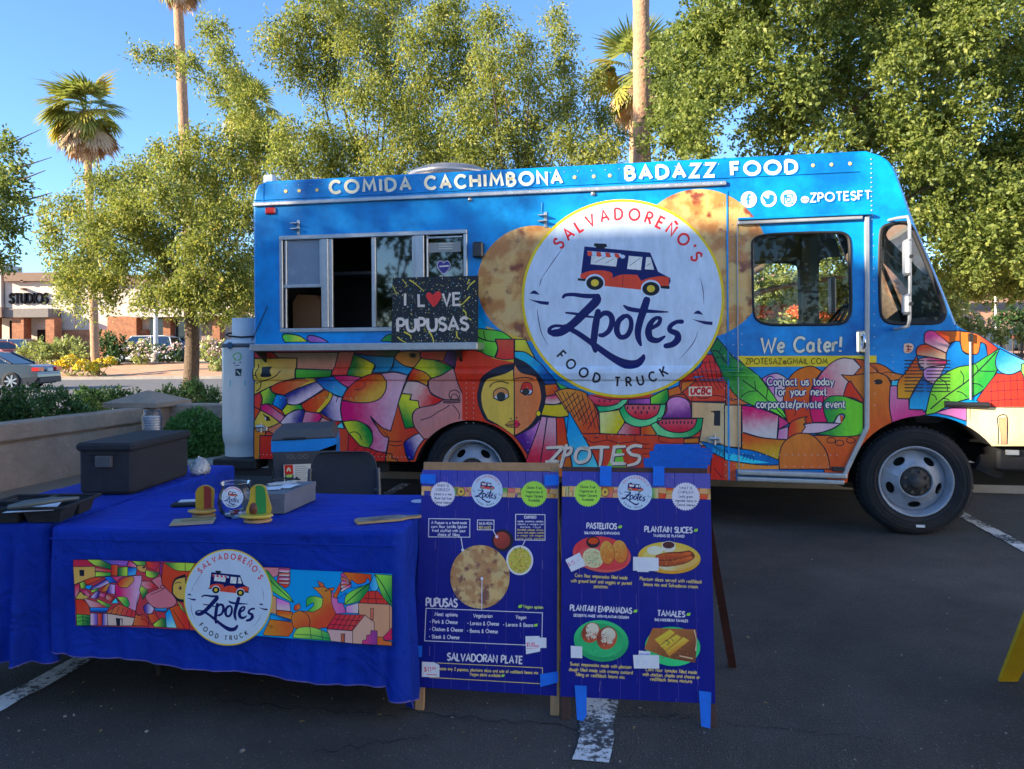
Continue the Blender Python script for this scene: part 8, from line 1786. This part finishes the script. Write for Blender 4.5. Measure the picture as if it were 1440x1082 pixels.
def sandwich(label, pL, pR, topmid, wood, back_run, skew=0.0):
    pL, pR = Vector(pL), Vector(pR); mid = (pL + pR) / 2; ex = (pR - pL).normalized(); ez = Vector(topmid) - mid
    F_ = Frame(mid, ex, ez); t = thing('menu_board', label, 'sign', M=Matrix(((ex.x, -ex.y, 0, mid.x), (ex.y, ex.x, 0, mid.y), (0, 0, 1, 0), (0, 0, 0, 1))), group='sandwich menu boards')
    iv = t.matrix_world.inverted() @ F_.M; H = ez.length; hw = (pR - pL).length / 2
    for sx in (-1, 1): q = MB(); q.bb((sx * hw - (0 if sx < 0 else .034), .0, .0), (sx * hw + (.034 if sx < 0 else 0), .022, H)); q.xf(iv); q.build('front_post', wood, t, bevel=.002)
    q = MB(); q.bb((-hw + .034, .001, H - .035), (hw - .034, .021, H)); q.xf(iv); q.build('top_rail', wood, t, bevel=.002); q = MB(); q.bb((-hw + .034, .001, .10), (hw - .034, .021, .135)); q.xf(iv); q.build('bottom_rail', wood, t)
    q = MB(); q.bb((-hw + .034, .006, .13), (hw - .034, .016, H - .034)); q.xf(iv); q.build('panel', mat('hardboard', (.06, .045, .04), .8), t)
    tl = iv @ Vector((0, .03, H - .02)); 
    for sx in (-1, 1):
        a = Vector((sx * (hw - .03), tl.y, tl.z)); b = Vector((sx * (hw - .0) + skew, tl.y + back_run, 0)); d = (b - a); q = MB(); L_ = d.length; zax = d.normalized(); xax = Vector((1, 0, 0)); yax = zax.cross(xax).normalized(); xax = yax.cross(zax)
        Mx = Matrix(((xax.x, yax.x, zax.x, a.x), (xax.y, yax.y, zax.y, a.y), (xax.z, yax.z, zax.z, a.z), (0, 0, 0, 1))); q.bb((-.017, -.01, 0), (.017, .01, L_)); q.xf(Mx); q.build('hind_post', wood, t)
    q = MB(); a = Vector((-(hw - .02), tl.y + back_run * .8, tl.z * .2)); b = Vector(((hw - .02), tl.y + back_run * .8, tl.z * .2)); q.bb((a.x, a.y - .01, a.z - .017), (b.x, a.y + .01, a.z + .017)); q.build('hind_rail', wood, t)
    q = MB(); q.bb((-.01 - hw + .02, .07, .40), (.01 - hw + .0, .30, .41)); q.build('stay', STL, t)
    return t, F_, iv
def poster_base(A, TL_, TR_, BR_, BL_, sy0, sy1):
    def Q(u, v): 
        x = (TL_[0] * (1 - u) + TR_[0] * u) * (1 - v) + (BL_[0] * (1 - u) + BR_[0] * u) * v; y = (TL_[1] * (1 - u) + TR_[1] * u) * (1 - v) + (BL_[1] * (1 - u) + BR_[1] * u) * v; return (x, y)
    A.poly([Q(0, 0), Q(1, 0), Q(1, 1), Q(0, 1)], c(16, 24, 112), c(2, 10, 104), 90)
    A.poly([Q(0, 0), Q(1, 0), Q(1, sy0), Q(0, sy0)], c(34, 44, 138), c(50, 56, 138), 0); k = A.k
    rng = random.Random(int(TL_[0])); 
    for i in range(1, 8):
        u = i / 8 + .01; P_ = [Q(u + .0015 * math.sin(j), j / 10) for j in range(11)]; A.line(P_, .35, c(12, 10, 80)); A.line([(x + .6, y) for x, y in P_], .18, c(45, 48, 150)); A.k = k
    for i in range(46):
        u, v = rng.choice([.12, .25, .38, .51, .63, .76, .88]) + rng.gauss(0, .012), rng.random(); x, y = Q(min(.99, max(.01, u)), v); l_ = rng.uniform(.01, .05); A.k = k + 2; A.line([(x, y), Q(min(.99, max(.01, u + rng.gauss(0, .004))), min(1, v + l_))], rng.uniform(.15, .4), c(60, 62, 140) if rng.random() < .6 else c(110, 105, 150), widths=(.3, 1, .4))
    for i in range(26): 
        u, v = rng.random(), rng.random() * sy0; A.k = k + 3; A.line([Q(u, v), Q(u, min(sy0, v + .02))], .4, c(100, 90, 150), widths=(.3, 1, .3))
    A.k = k + 5
    cs_ = [c(190, 60, 50), c(200, 180, 160), c(50, 110, 60), c(160, 90, 110), c(190, 110, 60), c(30, 40, 130), c(180, 150, 90), c(190, 120, 180), c(200, 90, 50), c(210, 190, 170)]
    n = 30; A.poly([Q(0, sy0), Q(1, sy0), Q(1, sy1), Q(0, sy1)], c(190, 150, 120)); u = 0
    while u < .985:
        w_ = rng.uniform(.015, .06); u2 = min(1, u + w_); h = rng.choice([(sy0, sy1), (sy0, (sy0 + sy1) / 2), ((sy0 + sy1) / 2, sy1)]); A.poly([Q(u, h[0]), Q(u2, h[0] + rng.uniform(0, .005)), Q(u2 - .008, h[1]), Q(u, h[1])], rng.choice(cs_), rng.choice(cs_), rng.choice([0, 90]), line=.2, lc=NAVY); A.k -= 1; u = u2
    A.k += 3
    x, y = Q(.29, (sy0 + sy1) / 2); A.poly(ell(x, y, 5.5, 6.4, 20), c(175, 150, 80), line=.4, lc=NAVY); A.poly(ell(x, y, 1.5, 1.5, 10), NAVY)
    return Q
def seal(A, cx, cy, r_, col_, lines, tc_):
    n = 34; A.poly([(cx + (r_ if i % 2 else r_ * .91) * math.cos(PI * i / n), cy + (r_ if i % 2 else r_ * .91) * math.sin(PI * i / n)) for i in range(2 * n)], col_)
    for i, (tx, w_) in enumerate(lines): y = cy - (len(lines) - 1) * 2.9 + i * 5.9 + 1.5; A.text(tx, cx - w_, y - .3, cx + w_, y + .4, 3.6, .33, tc_, gap=22)
def leafmark(A, x, y, s_=1.0): A.poly(f"{x-2.8*s_},{y+1.8*s_}! {x-2.2*s_},{y-1.2*s_} {x+.4*s_},{y-2.2*s_} {x+3*s_},{y-2.4*s_}! {x+2.2*s_},{y+1.2*s_} {x-.2*s_},{y+2*s_}", c(120, 190, 70)); A.line([(x - 3.2 * s_, y + 2.2 * s_), (x + 2 * s_, y - 1.5 * s_)], .25, c(40, 110, 40))
WH = c(158, 170, 222); YT = c(190, 176, 130)
def speck(A, cx, cy, rx, ry, cols, n, s0=.25, s1=.9, seed=1):
    rg = random.Random(seed)
    for i in range(n):
        a_ = rg.uniform(0, 6.28); r_ = math.sqrt(rg.random()); k = A.k
        A.poly(ell(cx + rx * r_ * math.cos(a_), cy + ry * r_ * math.sin(a_), rg.uniform(s0, s1), rg.uniform(s0, s1), 6), rg.choice(cols)); A.k = k + (i % 9 == 0)
    A.k += 2
def body(A, tx, x0, y0, x1, y1, cap=4.6, w=.42, col_=YT): A.text(tx, x0, y0, x1, y1, cap, w, col_, gap=20, jit=.04)
pL = gnd(583.5, 999); pR = gnd(786, 1007); top = at(690, 650.5, 3.21)
t1, F1, iv1 = sandwich('pine-framed menu board with the big corn cake picture, beside the blue tablecloth', pL, pR, top, PINE, .32)
A = Art(F1, dz=2.5e-5, z0=.0012); 
poster_base(A, (594, 661), (784.5, 664), (782.8, 979), (581, 966), .075, .118)
seal(A, 623, 695, 17.8, WH, (('WHAT IS', 8), ('LOROCO?', 9.5), ('Loroco is a vine', 12), ('flower bud from', 12), ('Central America', 12)), c(70, 75, 110))
seal(A, 751, 695, 18.8, c(125, 195, 80), (('Gluten Free', 10.5), ('Vegetarian &', 12), ('Vegan Options', 12.5), ('Available', 8)), c(30, 70, 50)); logo(A, 685, 690.5, 22.6, 23.8, ring=False)
def boxl(P_, w_=.55): A.line(P_ + [P_[0]], w_, WH)
boxl([(603.3, 729.6), (661, 730.3), (660.8, 755.6), (603, 755.2)]); boxl([(671.7, 731.5), (694.8, 731.7), (694.8, 745.4), (671.5, 745.2)]); boxl([(725.3, 723.5), (766.5, 724), (766.5, 760), (725, 759.5)])
for i, (tx, a, b) in enumerate((('A Pupusa is a hand-made', 607, 656.5), ('corn flour tortilla (gluten', 607, 656.5), ('free) stuffed with your', 608, 655), ('choice of filling.', 616, 647))): body(A, tx, a, 736.8 + i * 5.6, b, 737.2 + i * 5.6, 3.7, .42, WH)
body(A, 'SALSA ROJA', 673.8, 738, 692.5, 738.1, 3.4, .35, WH); body(A, 'RED SAUCE', 674, 743.6, 691, 743.7, 3.2, .35, YT); body(A, 'CURTIDO', 737.5, 729.3, 754, 729.4, 3.6, .5, WH)
for i, tx in enumerate(('repollo, zanahoria, cebollas,', 'rabano y vinagre con', 'salsa roja', 'Shredded cabbage, carrots,', 'onions, bell peppers pickled', 'in vinegar with oregano', 'and cold sauce')): body(A, tx, 727.8 + (4 if len(tx) < 14 else 0), 734.4 + i * 4, 764.5 - (4 if len(tx) < 14 else 0), 734.6 + i * 4, 2.4, .28, WH if i < 3 else YT)
A.poly(ell(707, 760, 15, 15.5, 30), c(22, 24, 40)); A.poly(ell(706, 760, 11.5, 12, 30), c(105, 45, 45), c(85, 35, 40), 60); A.poly(ell(731, 788, 19, 21, 36), c(150, 165, 200)); A.poly(ell(731, 788.3, 16.3, 18, 36), c(120, 125, 60))
rng = random.Random(6)
for i in range(90): a_ = rng.uniform(0, 6.28); rr = math.sqrt(rng.random()); x, y = 731 + 15 * rr * math.cos(a_), 788.3 + 16.5 * rr * math.sin(a_); A.k = 60 + i % 4 if False else A.k; A.line([(x, y), (x + rng.uniform(-3, 3), y + rng.uniform(-3, 3))], .55, rng.choice([c(170, 165, 90), c(80, 110, 50), c(190, 190, 160), c(160, 100, 60), c(110, 70, 60)])); A.k -= 1
A.k += 3
kp = A.k; A.poly(ell(675.2, 811.2, 41.6, 44.5, 60), c(150, 130, 70)); A.k += 6
for p_ in ([(648.6, 756), (651.3, 773)], [(693.5, 745.5), (698.6, 755)], [(738.6, 760), (735.2, 767)], [(678, 814), (677.8, 857)]): A.line(p_, .55, WH)
for x, y in ((651, 773.5), (698.8, 755), (678, 813.5)): A.poly(ell(x, y, 2.1, 2.1, 14), WH)
A.text('PUPUSAS', 599.8, 852.3, 643, 853.6, 11.3, 1.15, WH, gap=18)
body(A, 'Vegan option', 736, 855, 763.5, 856, 4.2, .4, c(150, 185, 110)); leafmark(A, 731.7, 852.9)
boxl([(599.6, 855.3), (763, 861.8), (762, 908), (597.6, 901)], .5)
for tx, x0, y0, x1, y1 in (('Meat options', 612, 866, 643.6, 866.8), ('Vegetarian', 666, 868, 692.4, 868.8), ('Vegan', 725.6, 870, 739.7, 870.5), ('* Pork & Cheese', 605, 876.2, 643.6, 877.2), ('* Loroco & Cheese', 658, 878.4, 701.6, 879.6), ('* Loroco & Beans', 708, 880.4, 750, 881.4), ('* Chicken & Cheese', 604.5, 886.8, 651, 888.2), ('* Beans & Cheese', 657.5, 889.2, 700, 890.4), ('* Steak & Cheese', 604, 897.2, 646, 898.6)): body(A, tx, x0, y0, x1, y1, 5.0, .48, WH)
leafmark(A, 753.6, 879.2, .9); A.text('SALVADORAN PLATE', 629.5, 928.2, 734.5, 933, 10, 1.0, WH, gap=20)
A.line([(615, 932), (763, 939), (763, 961.4), (604, 952.3)], .5, YT); body(A, 'Choose any 2 pupusas, plantains slices and side of red/black beans mix', 614, 941.6, 756.7, 947.9, 4.2, .42, YT); body(A, 'Vegan plate available', 661, 949.8, 704, 951.8, 4.2, .42, YT); leafmark(A, 707.5, 950, .8)
PPc = c(160, 175, 222)
A.poly("739,894.5! 759,894.3! 759,896.5! 768.5,896.8! 768.5,911! 760,911! 759.5,916! 740,919.8!", PPc); A.text('$5.00', 741, 909, 752, 909, 5.5, .4, c(150, 60, 110)); A.text('ea', 753, 909.5, 758, 909.5, 3.6, .35, c(150, 60, 110)); A.line("741,912 757,911", .3, c(150, 60, 110))
A.poly("594,930.4! 611,931! 618.5,935.2! 618.3,952! 593.5,951.6!", PPc); A.text('$11', 597, 944, 606, 944, 6, .45, c(190, 60, 80)); A.line("600,948 615,949", .5, c(190, 60, 80)); A.text('00', 608, 941, 613, 941, 3, .35, c(190, 60, 80))
A.build('poster', t1, m=PAPER, PM=iv1)
B1 = Art(F1, dz=2.5e-5, z0=.0012 + 2.5e-5 * (kp + 3)); B1.poly(ell(675.2, 811.2, 41.4, 44.3, 60), c(150, 130, 70)); B1.build('corn_cake_print', t1, m=PUPUSA_S, PM=iv1)
def tapes(F_, iv, t, polys, z0_=.012):
    for p_ in polys:
        q = MB(); pts = [F_.px(*xy) for xy in p_]; q.prism(pts, -z0_ * 0 - .0106, -.0102); q.xf(iv); q.build('blue_tape', TAPE, t)
tapes(F1, iv1, t1, [[(583, 907), (594.4, 908), (594, 923.6), (582.5, 923.2)], [(759.5, 947.5), (785, 943.5), (785, 959), (760, 965.5)], [(592, 667), (613.5, 667.5), (613, 681), (592, 680)], [(766, 668), (786, 668), (786, 683), (766, 683.5)]])
pL = gnd(789, 1012.2); pR = gnd(1007, 1023.4); top = at(894, 657.5, 3.11)
t2, F2, iv2 = sandwich('dark-framed menu board with four plates of food and blue-taped feet', pL, pR, top, MAH, .36, .15)
A = Art(F2, dz=2.5e-5, z0=.0012)
poster_base(A, (790.5, 663), (998.5, 666.3), (1006, 990), (788, 979.5), .065, .113)
seal(A, 826.6, 694, 19.4, c(125, 195, 80), (('Gluten Free', 10.5), ('Vegetarian &', 12), ('Vegan Options', 13), ('Available', 8)), c(30, 70, 50)); seal(A, 964.2, 698.5, 20.3, WH, (('WHAT IS', 9), ('CHIPILIN?', 10.5), ('Leafy green', 9.5), ('vegetable native to', 15), ('Central America', 12.5)), c(70, 75, 110)); logo(A, 892.8, 693, 25, 25, ring=False)
for tx, x0, y0, x1, y1, lx, ly, s1, a0, b0, a1, b1 in (('PASTELITOS', 825.3, 743.3, 866.9, 744.3, 871.9, 741.3, 'SALVADOREAN EMPANADAS', 822, 751.2, 871, 751.9), ('PLANTAIN SLICES', 906.6, 748, 973, 749.6, 978.3, 746, 'TAJADAS DE PLATANO', 918.6, 755, 962, 756), ('PLANTAIN EMPANADAS', 802, 858.2, 888, 862.8, 893.4, 859.6, 'DESSERTS MADE WITH PLANTAIN DOUGH', 807, 866.9, 883.8, 870), ('TAMALES', 924.6, 866, 962.6, 867.8, 968, 864, 'SALVADOREAN TAMALES', 920.6, 873, 967, 875)):
    A.text(tx, x0, y0, x1, y1, 7.6, .85, WH, gap=18); leafmark(A, lx, ly, .95); A.text(s1, a0, b0, a1, b1, 3.4, .45, WH, gap=20)
for tx, x0, y0, x1, y1 in (('Corn flour empanadas filled inside', 808.7, 811.2, 882, 815), ('with ground beef and veggies or pureed', 803, 818.6, 888, 822.4), ('potatoes.', 835.5, 826.6, 855, 827.4), ('Plantain slices served with red/black', 899.8, 816, 986.6, 820.6), ('beans mix and Salvadoran cream.', 905.3, 823.6, 981.5, 827.4),
    ('Sweet empanadas made with plantain', 802, 935.6, 887.4, 940.4), ('dough filled inside with creamy custard', 800.4, 943, 889.3, 948), ('filling or red/black beans mix.', 810, 950.4, 879, 954.4), ('Corn flour tamales filled inside', 907.8, 943.2, 979.4, 947.6), ('with chicken, chipilin and cheese or', 903.7, 950, 983.7, 954.4), ('red/black beans mixture.', 914.5, 956.8, 973.6, 960.2)): body(A, tx, x0, y0, x1, y1, 4.6, .46)
def tell(cx, cy, rx, ry, a, n=36): ca, sa = math.cos(R(a)), math.sin(R(a)); return [(cx + x * ca - y * sa, cy + x * sa + y * ca) for x, y in ell(0, 0, rx, ry, n)]
A.poly(tell(846.4, 779.8, 41, 25, 8), c(180, 55, 75), c(200, 90, 105), 90); A.poly(tell(846, 778.5, 36.5, 20.5, 8), c(165, 50, 68), c(150, 40, 60), 90); A.poly(tell(848, 785, 36, 16, 8), c(190, 80, 100), c(170, 50, 70), 90)
A.poly(ell(834, 762.5, 9.6, 8.2, 24), c(28, 22, 36)); A.poly(ell(834.3, 761, 7.2, 4.6, 20), c(160, 60, 30)); A.poly(tell(834, 785, 15, 13.5, 30), c(150, 160, 150)); rng = random.Random(8)
for i in range(80): a_ = rng.uniform(0, 6.28); rr = math.sqrt(rng.random()); x, y = 834 + 14.5 * rr * math.cos(a_), 785 + 12.5 * rr * math.sin(a_); A.line([(x, y), (x + rng.uniform(-2.5, 2.5), y + rng.uniform(-2.5, 2.5))], .45, rng.choice([c(190, 195, 190), c(110, 130, 110), c(170, 180, 160), c(90, 120, 110), c(150, 110, 90)])); A.k -= 1
A.k += 2
for x, y, rx, ry, a_ in ((871.5, 775.5, 10.8, 16.5, -8), (853.6, 777, 10.2, 16.8, -6)):
    A.poly(tell(x + .6, y + .8, rx, ry, a_), c(100, 55, 40)); A.poly(tell(x, y, rx * .96, ry * .96, a_), c(196, 150, 82), c(140, 88, 42), 60)
    for i in range(14): A.poly(ell(x + rng.uniform(-6, 6), y + rng.uniform(-11, 11), rng.uniform(.6, 1.6), rng.uniform(.6, 1.6), 8), rng.choice([c(150, 100, 50), c(205, 165, 100), c(120, 75, 40)])); A.k -= 1
    A.k += 2
A.poly(tell(941, 784.6, 44, 22.4, 3), c(190, 170, 80), c(170, 130, 50), 90); A.poly(tell(940, 786, 37, 17, 3), c(190, 180, 120), c(160, 130, 70), 60); A.poly(tell(953, 791, 28, 11, -8), c(190, 195, 190), c(160, 140, 90), 40)
A.poly(ell(940, 771, 9.6, 5.5, 24), c(170, 180, 200)); A.poly(ell(940, 767.2, 9.8, 6.2, 24), c(150, 160, 185)); A.poly(ell(940, 766.6, 8.4, 4.9, 24), c(50, 30, 40)); A.poly("910,772 918,768 928,769 932,775 924,780 913,779", c(180, 190, 205))
A.poly("922,781! 938,777 956,776 969,774! 975,778 976,785 962,793 940,797 924,796! 921,788", c(70, 35, 30)); A.poly("923,781! 940,778 958,778 968,776 972,780 955,785 938,787 924,787!", c(150, 75, 42), c(110, 50, 35), 90); A.poly("924,789! 944,789 960,785 972,782 973,786 958,793 940,796 925,795!", c(165, 85, 48), c(100, 48, 35), 90)
A.poly(tell(845.4, 901.2, 38.5, 29, 8), c(30, 130, 95), c(20, 105, 80), 90); A.poly(tell(845.4, 900.5, 32, 23.5, 8), c(22, 110, 80), c(28, 125, 92), 90)
for x, y, rx, ry, a_ in ((831, 889.5, 12.5, 15, 30), (853.5, 897, 14, 16.5, 20)):
    A.poly(tell(x, y, rx, ry, a_), c(85, 40, 35), c(120, 55, 40), 40); A.poly(tell(x + 2, y - 4.5, rx * .72, ry * .6, a_), c(190, 190, 205)); A.poly(ell(x - 4, y + 4, 3.4, 2.6, 10), c(185, 185, 200)); A.poly(ell(x + 4, y + 6, 4.0, 2.4, 10), c(170, 170, 190))
    for i in range(10): A.poly(ell(x + rng.uniform(-7, 7), y + rng.uniform(-9, 9), rng.uniform(.6, 1.5), .8, 8), rng.choice([c(120, 50, 40), c(190, 185, 195), c(90, 60, 55)])); A.k -= 1
    A.k += 2
A.poly(tell(945.8, 908.9, 38.8, 27.6, 4), c(25, 125, 90), c(30, 140, 100), 90); A.poly("918,883! 978.2,885! 980,900 977.5,931.7! 940,925 906,912.5! 912,896", c(105, 70, 45), c(70, 45, 35), 60); A.line("930,886 925,915", .3, c(60, 38, 30)); A.line("955,922 974,926", .8, c(150, 140, 130)); A.line("976,886 979,900 978,915", .8, c(170, 170, 175), widths=(1, .4, 1))
for p_, (ca_, cb_) in (("920.5,899! 942,885! 949,890! 928,907!", (c(196, 180, 70), c(170, 150, 60))), ("928,908! 951,892! 958,896! 936,915!", (c(200, 185, 80), c(160, 140, 50))), ("936,916! 961,896! 969,900.5! 941,922.5!", (c(205, 185, 80), c(180, 120, 50)))): A.poly(p_, ca_, cb_, 60, line=.3, lc=c(120, 100, 40))
A.line("935,900 941,903 938,907", .6, c(60, 60, 30)); A.line("944,898 947,902", .5, c(60, 60, 30))
BR_ = [c(120, 62, 36), c(165, 105, 55), c(208, 170, 110), c(140, 80, 44)]; GN_ = [c(14, 90, 66), c(50, 150, 112), c(24, 112, 84)]
speck(A, 853.6, 777, 8, 13, BR_, 70, seed=2); speck(A, 871.5, 775.5, 8, 13, BR_, 70, seed=3); speck(A, 834, 785, 13, 11, [c(190, 195, 190), c(120, 140, 110), c(90, 110, 90), c(150, 90, 70)], 90, seed=4); speck(A, 834, 761.5, 6, 3.6, [c(190, 90, 40), c(130, 40, 25)], 18, seed=5); speck(A, 846, 796, 30, 5, [c(200, 100, 115), c(160, 45, 62)], 40, seed=6)
speck(A, 948, 781, 22, 3.6, [c(90, 40, 28), c(180, 100, 56), c(60, 28, 24)], 70, seed=7); speck(A, 948, 789, 20, 3, [c(100, 46, 30), c(190, 110, 62)], 60, seed=8); speck(A, 940, 766.6, 7, 3.8, [c(80, 50, 50), c(30, 18, 24)], 24, seed=9); speck(A, 941, 797, 28, 4, [c(200, 180, 100), c(150, 115, 50)], 36, seed=10)
speck(A, 832, 893, 8, 8, [c(190, 188, 200), c(70, 32, 28), c(140, 70, 50), c(205, 205, 215)], 60, seed=11); speck(A, 854, 900, 9, 9, [c(190, 188, 200), c(70, 32, 28), c(140, 70, 50), c(205, 205, 215)], 70, seed=12); speck(A, 846, 918, 26, 7, GN_, 40, seed=13)
speck(A, 945, 902, 20, 12, [c(215, 198, 100), c(150, 130, 50), c(190, 150, 60)], 60, s1=.7, seed=14); speck(A, 942, 918, 26, 9, [c(60, 40, 28), c(125, 88, 58), c(90, 60, 40)], 60, seed=15)
A.poly("795.2,787.3! 815,777! 823.8,795.3! 803.7,804.2!", PPc); A.text('$5.-', 800, 797, 815, 789, 5, .4, c(150, 90, 150)); A.poly("890.3,783! 926,784.5! 926,802.8! 912,803! 912,804.5! 896,804! 896,802.5! 890,802.4!", PPc); A.text('$5.50', 897, 797, 915, 797.3, 6, .3, c(130, 145, 195)); A.poly("802.8,907.7! 818.8,908.6! 819,925.2! 803,924.6!", PPc)
A.poly("890,920.6! 926.5,921! 926.8,939.8! 891.5,939.5!", PPc); A.poly("898.2,914.4! 914.5,916! 914,920.5! 898,920.5!", PPc); A.line("899,919 913,919.6", .6, c(60, 80, 190)); A.text('$7.00', 895, 933.5, 911, 934, 6, .35, c(120, 140, 190)); A.line("905,937 922,936", .3, c(120, 140, 190))
A.build('poster', t2, m=PAPER, PM=iv2)
tapes(F2, iv2, t2, [[(843.8, 655.5), (860, 655.8), (859.8, 683.6), (843.6, 683.4)], [(918.3, 656), (934, 656.3), (934, 683.6), (918.2, 683.4)], [(808.4, 963), (825.2, 964), (825, 1006), (819.5, 1014), (811.5, 1011)], [(982.3, 970.6), (999.7, 972.9), (998.5, 1023.8), (985.5, 1020.5)]])
p = gnd(1414, 958); fw_ = .40; t = thing('floor_sign', 'yellow plastic folding floor sign cut off by the right edge of the photo', 'sign', (p.x + fw_ / 2 - .03, p.y - .31, 0), 0)
YP = mat('yellow_plastic', (.62, .36, .01), .4, coat=.3)
def fpanel(s_):
    Hs = .62; tp_ = [(-fw_ / 2, 0), (-fw_ / 2 + .078, 0), (-fw_ / 2 + .095, .055), (fw_ / 2 - .095, .055), (fw_ / 2 - .078, 0), (fw_ / 2, 0), (.075, Hs), (-.075, Hs)]
    lean = Matrix.Translation((0, 0, 0)) @ Matrix.Rotation(s_ * R(-14), 4, 'X')
    off = Matrix.Translation((0, 0 if s_ > 0 else .31, 0))
    q = MB(); q.prism(tp_, -.006, .006); q.xf(off @ Matrix.Rotation(-s_ * R(14), 4, 'X')); q.build('panel', YP, t, bevel=.003)
    q = MB()
    for a, b in (((-fw_ / 2 + .01, .01), (-.08, Hs - .01)), ((fw_ / 2 - .01, .01), (.08, Hs - .01)), ((-fw_ / 2 + .045, .075), (fw_ / 2 - .045, .075))): q.tube([(a[0], -.008 * s_, a[1]), (b[0], -.008 * s_, b[1])], .006, 6)
    q.xf(off @ Matrix.Rotation(-s_ * R(14), 4, 'X')); q.build('raised_edge', YP, t)
fpanel(1); fpanel(-1)
q = MB(); q.cyl((-.07, .155, .605), (.07, .155, .605), .012); q.build('hinge', YP, t)
q = MB(); q.bb((-.105, -.0075, .20), (-.03, -.0062, .205)); q.xf(Matrix.Rotation(-R(14), 4, 'X')); q.build('printed_mark', BLKP, t)
for i, (u, n_, zc, r_) in enumerate(((-15.4, -10.0, 8.4, 1.2), (-13.2, -10.2, 8.9, .9), (-12.6, -10.0, 8.3, .9))):
    p = lot(u, n_); tree('lot_tree', ['left of the three trees against the shading building', 'middle of the three trees against the shading building', 'right of the three trees against the shading building'][i], (p.x, p.y, 0), [(p.x, p.y, zc, r_, r_, r_ * .9), (p.x + .8, p.y + .3, zc - .5, r_ * .8, r_ * .8, r_ * .7), (p.x - .8, p.y, zc - .4, r_ * .8, r_ * .8, r_ * .7)],   .14, 7.0, LEAF_D, 90, 7, .25, (.12, .08), 90 + i, 'trees outside the frame', shell=.5, spread=1)
for i, (x, y) in enumerate(((-5.5, -9), (-1.5, -11), (3.0, -9.5), (7.5, -10), (-9.3, -8.2))):
    bl = []; rng = random.Random(i)
    for k in range(12): bl.append((x + rng.uniform(-1.8, 1.8), y + rng.uniform(-1, 1), rng.uniform(1.8, 5.6), 1.1, 1.0, .9))
    tree('lot_tree', ['middle tree of those behind the camera', 'farthest tree behind the camera', 'tree behind the camera, right of the middle one', 'rightmost tree behind the camera', 'tree behind the camera near the shading building', 'tree behind the camera closest to the shading building wall'][i], (x, y, 0), bl, .16, 3.2, LEAF_D, 70, 6, .3, (.16, .11), 100 + i, 'trees outside the frame', shell=.5, spread=1)
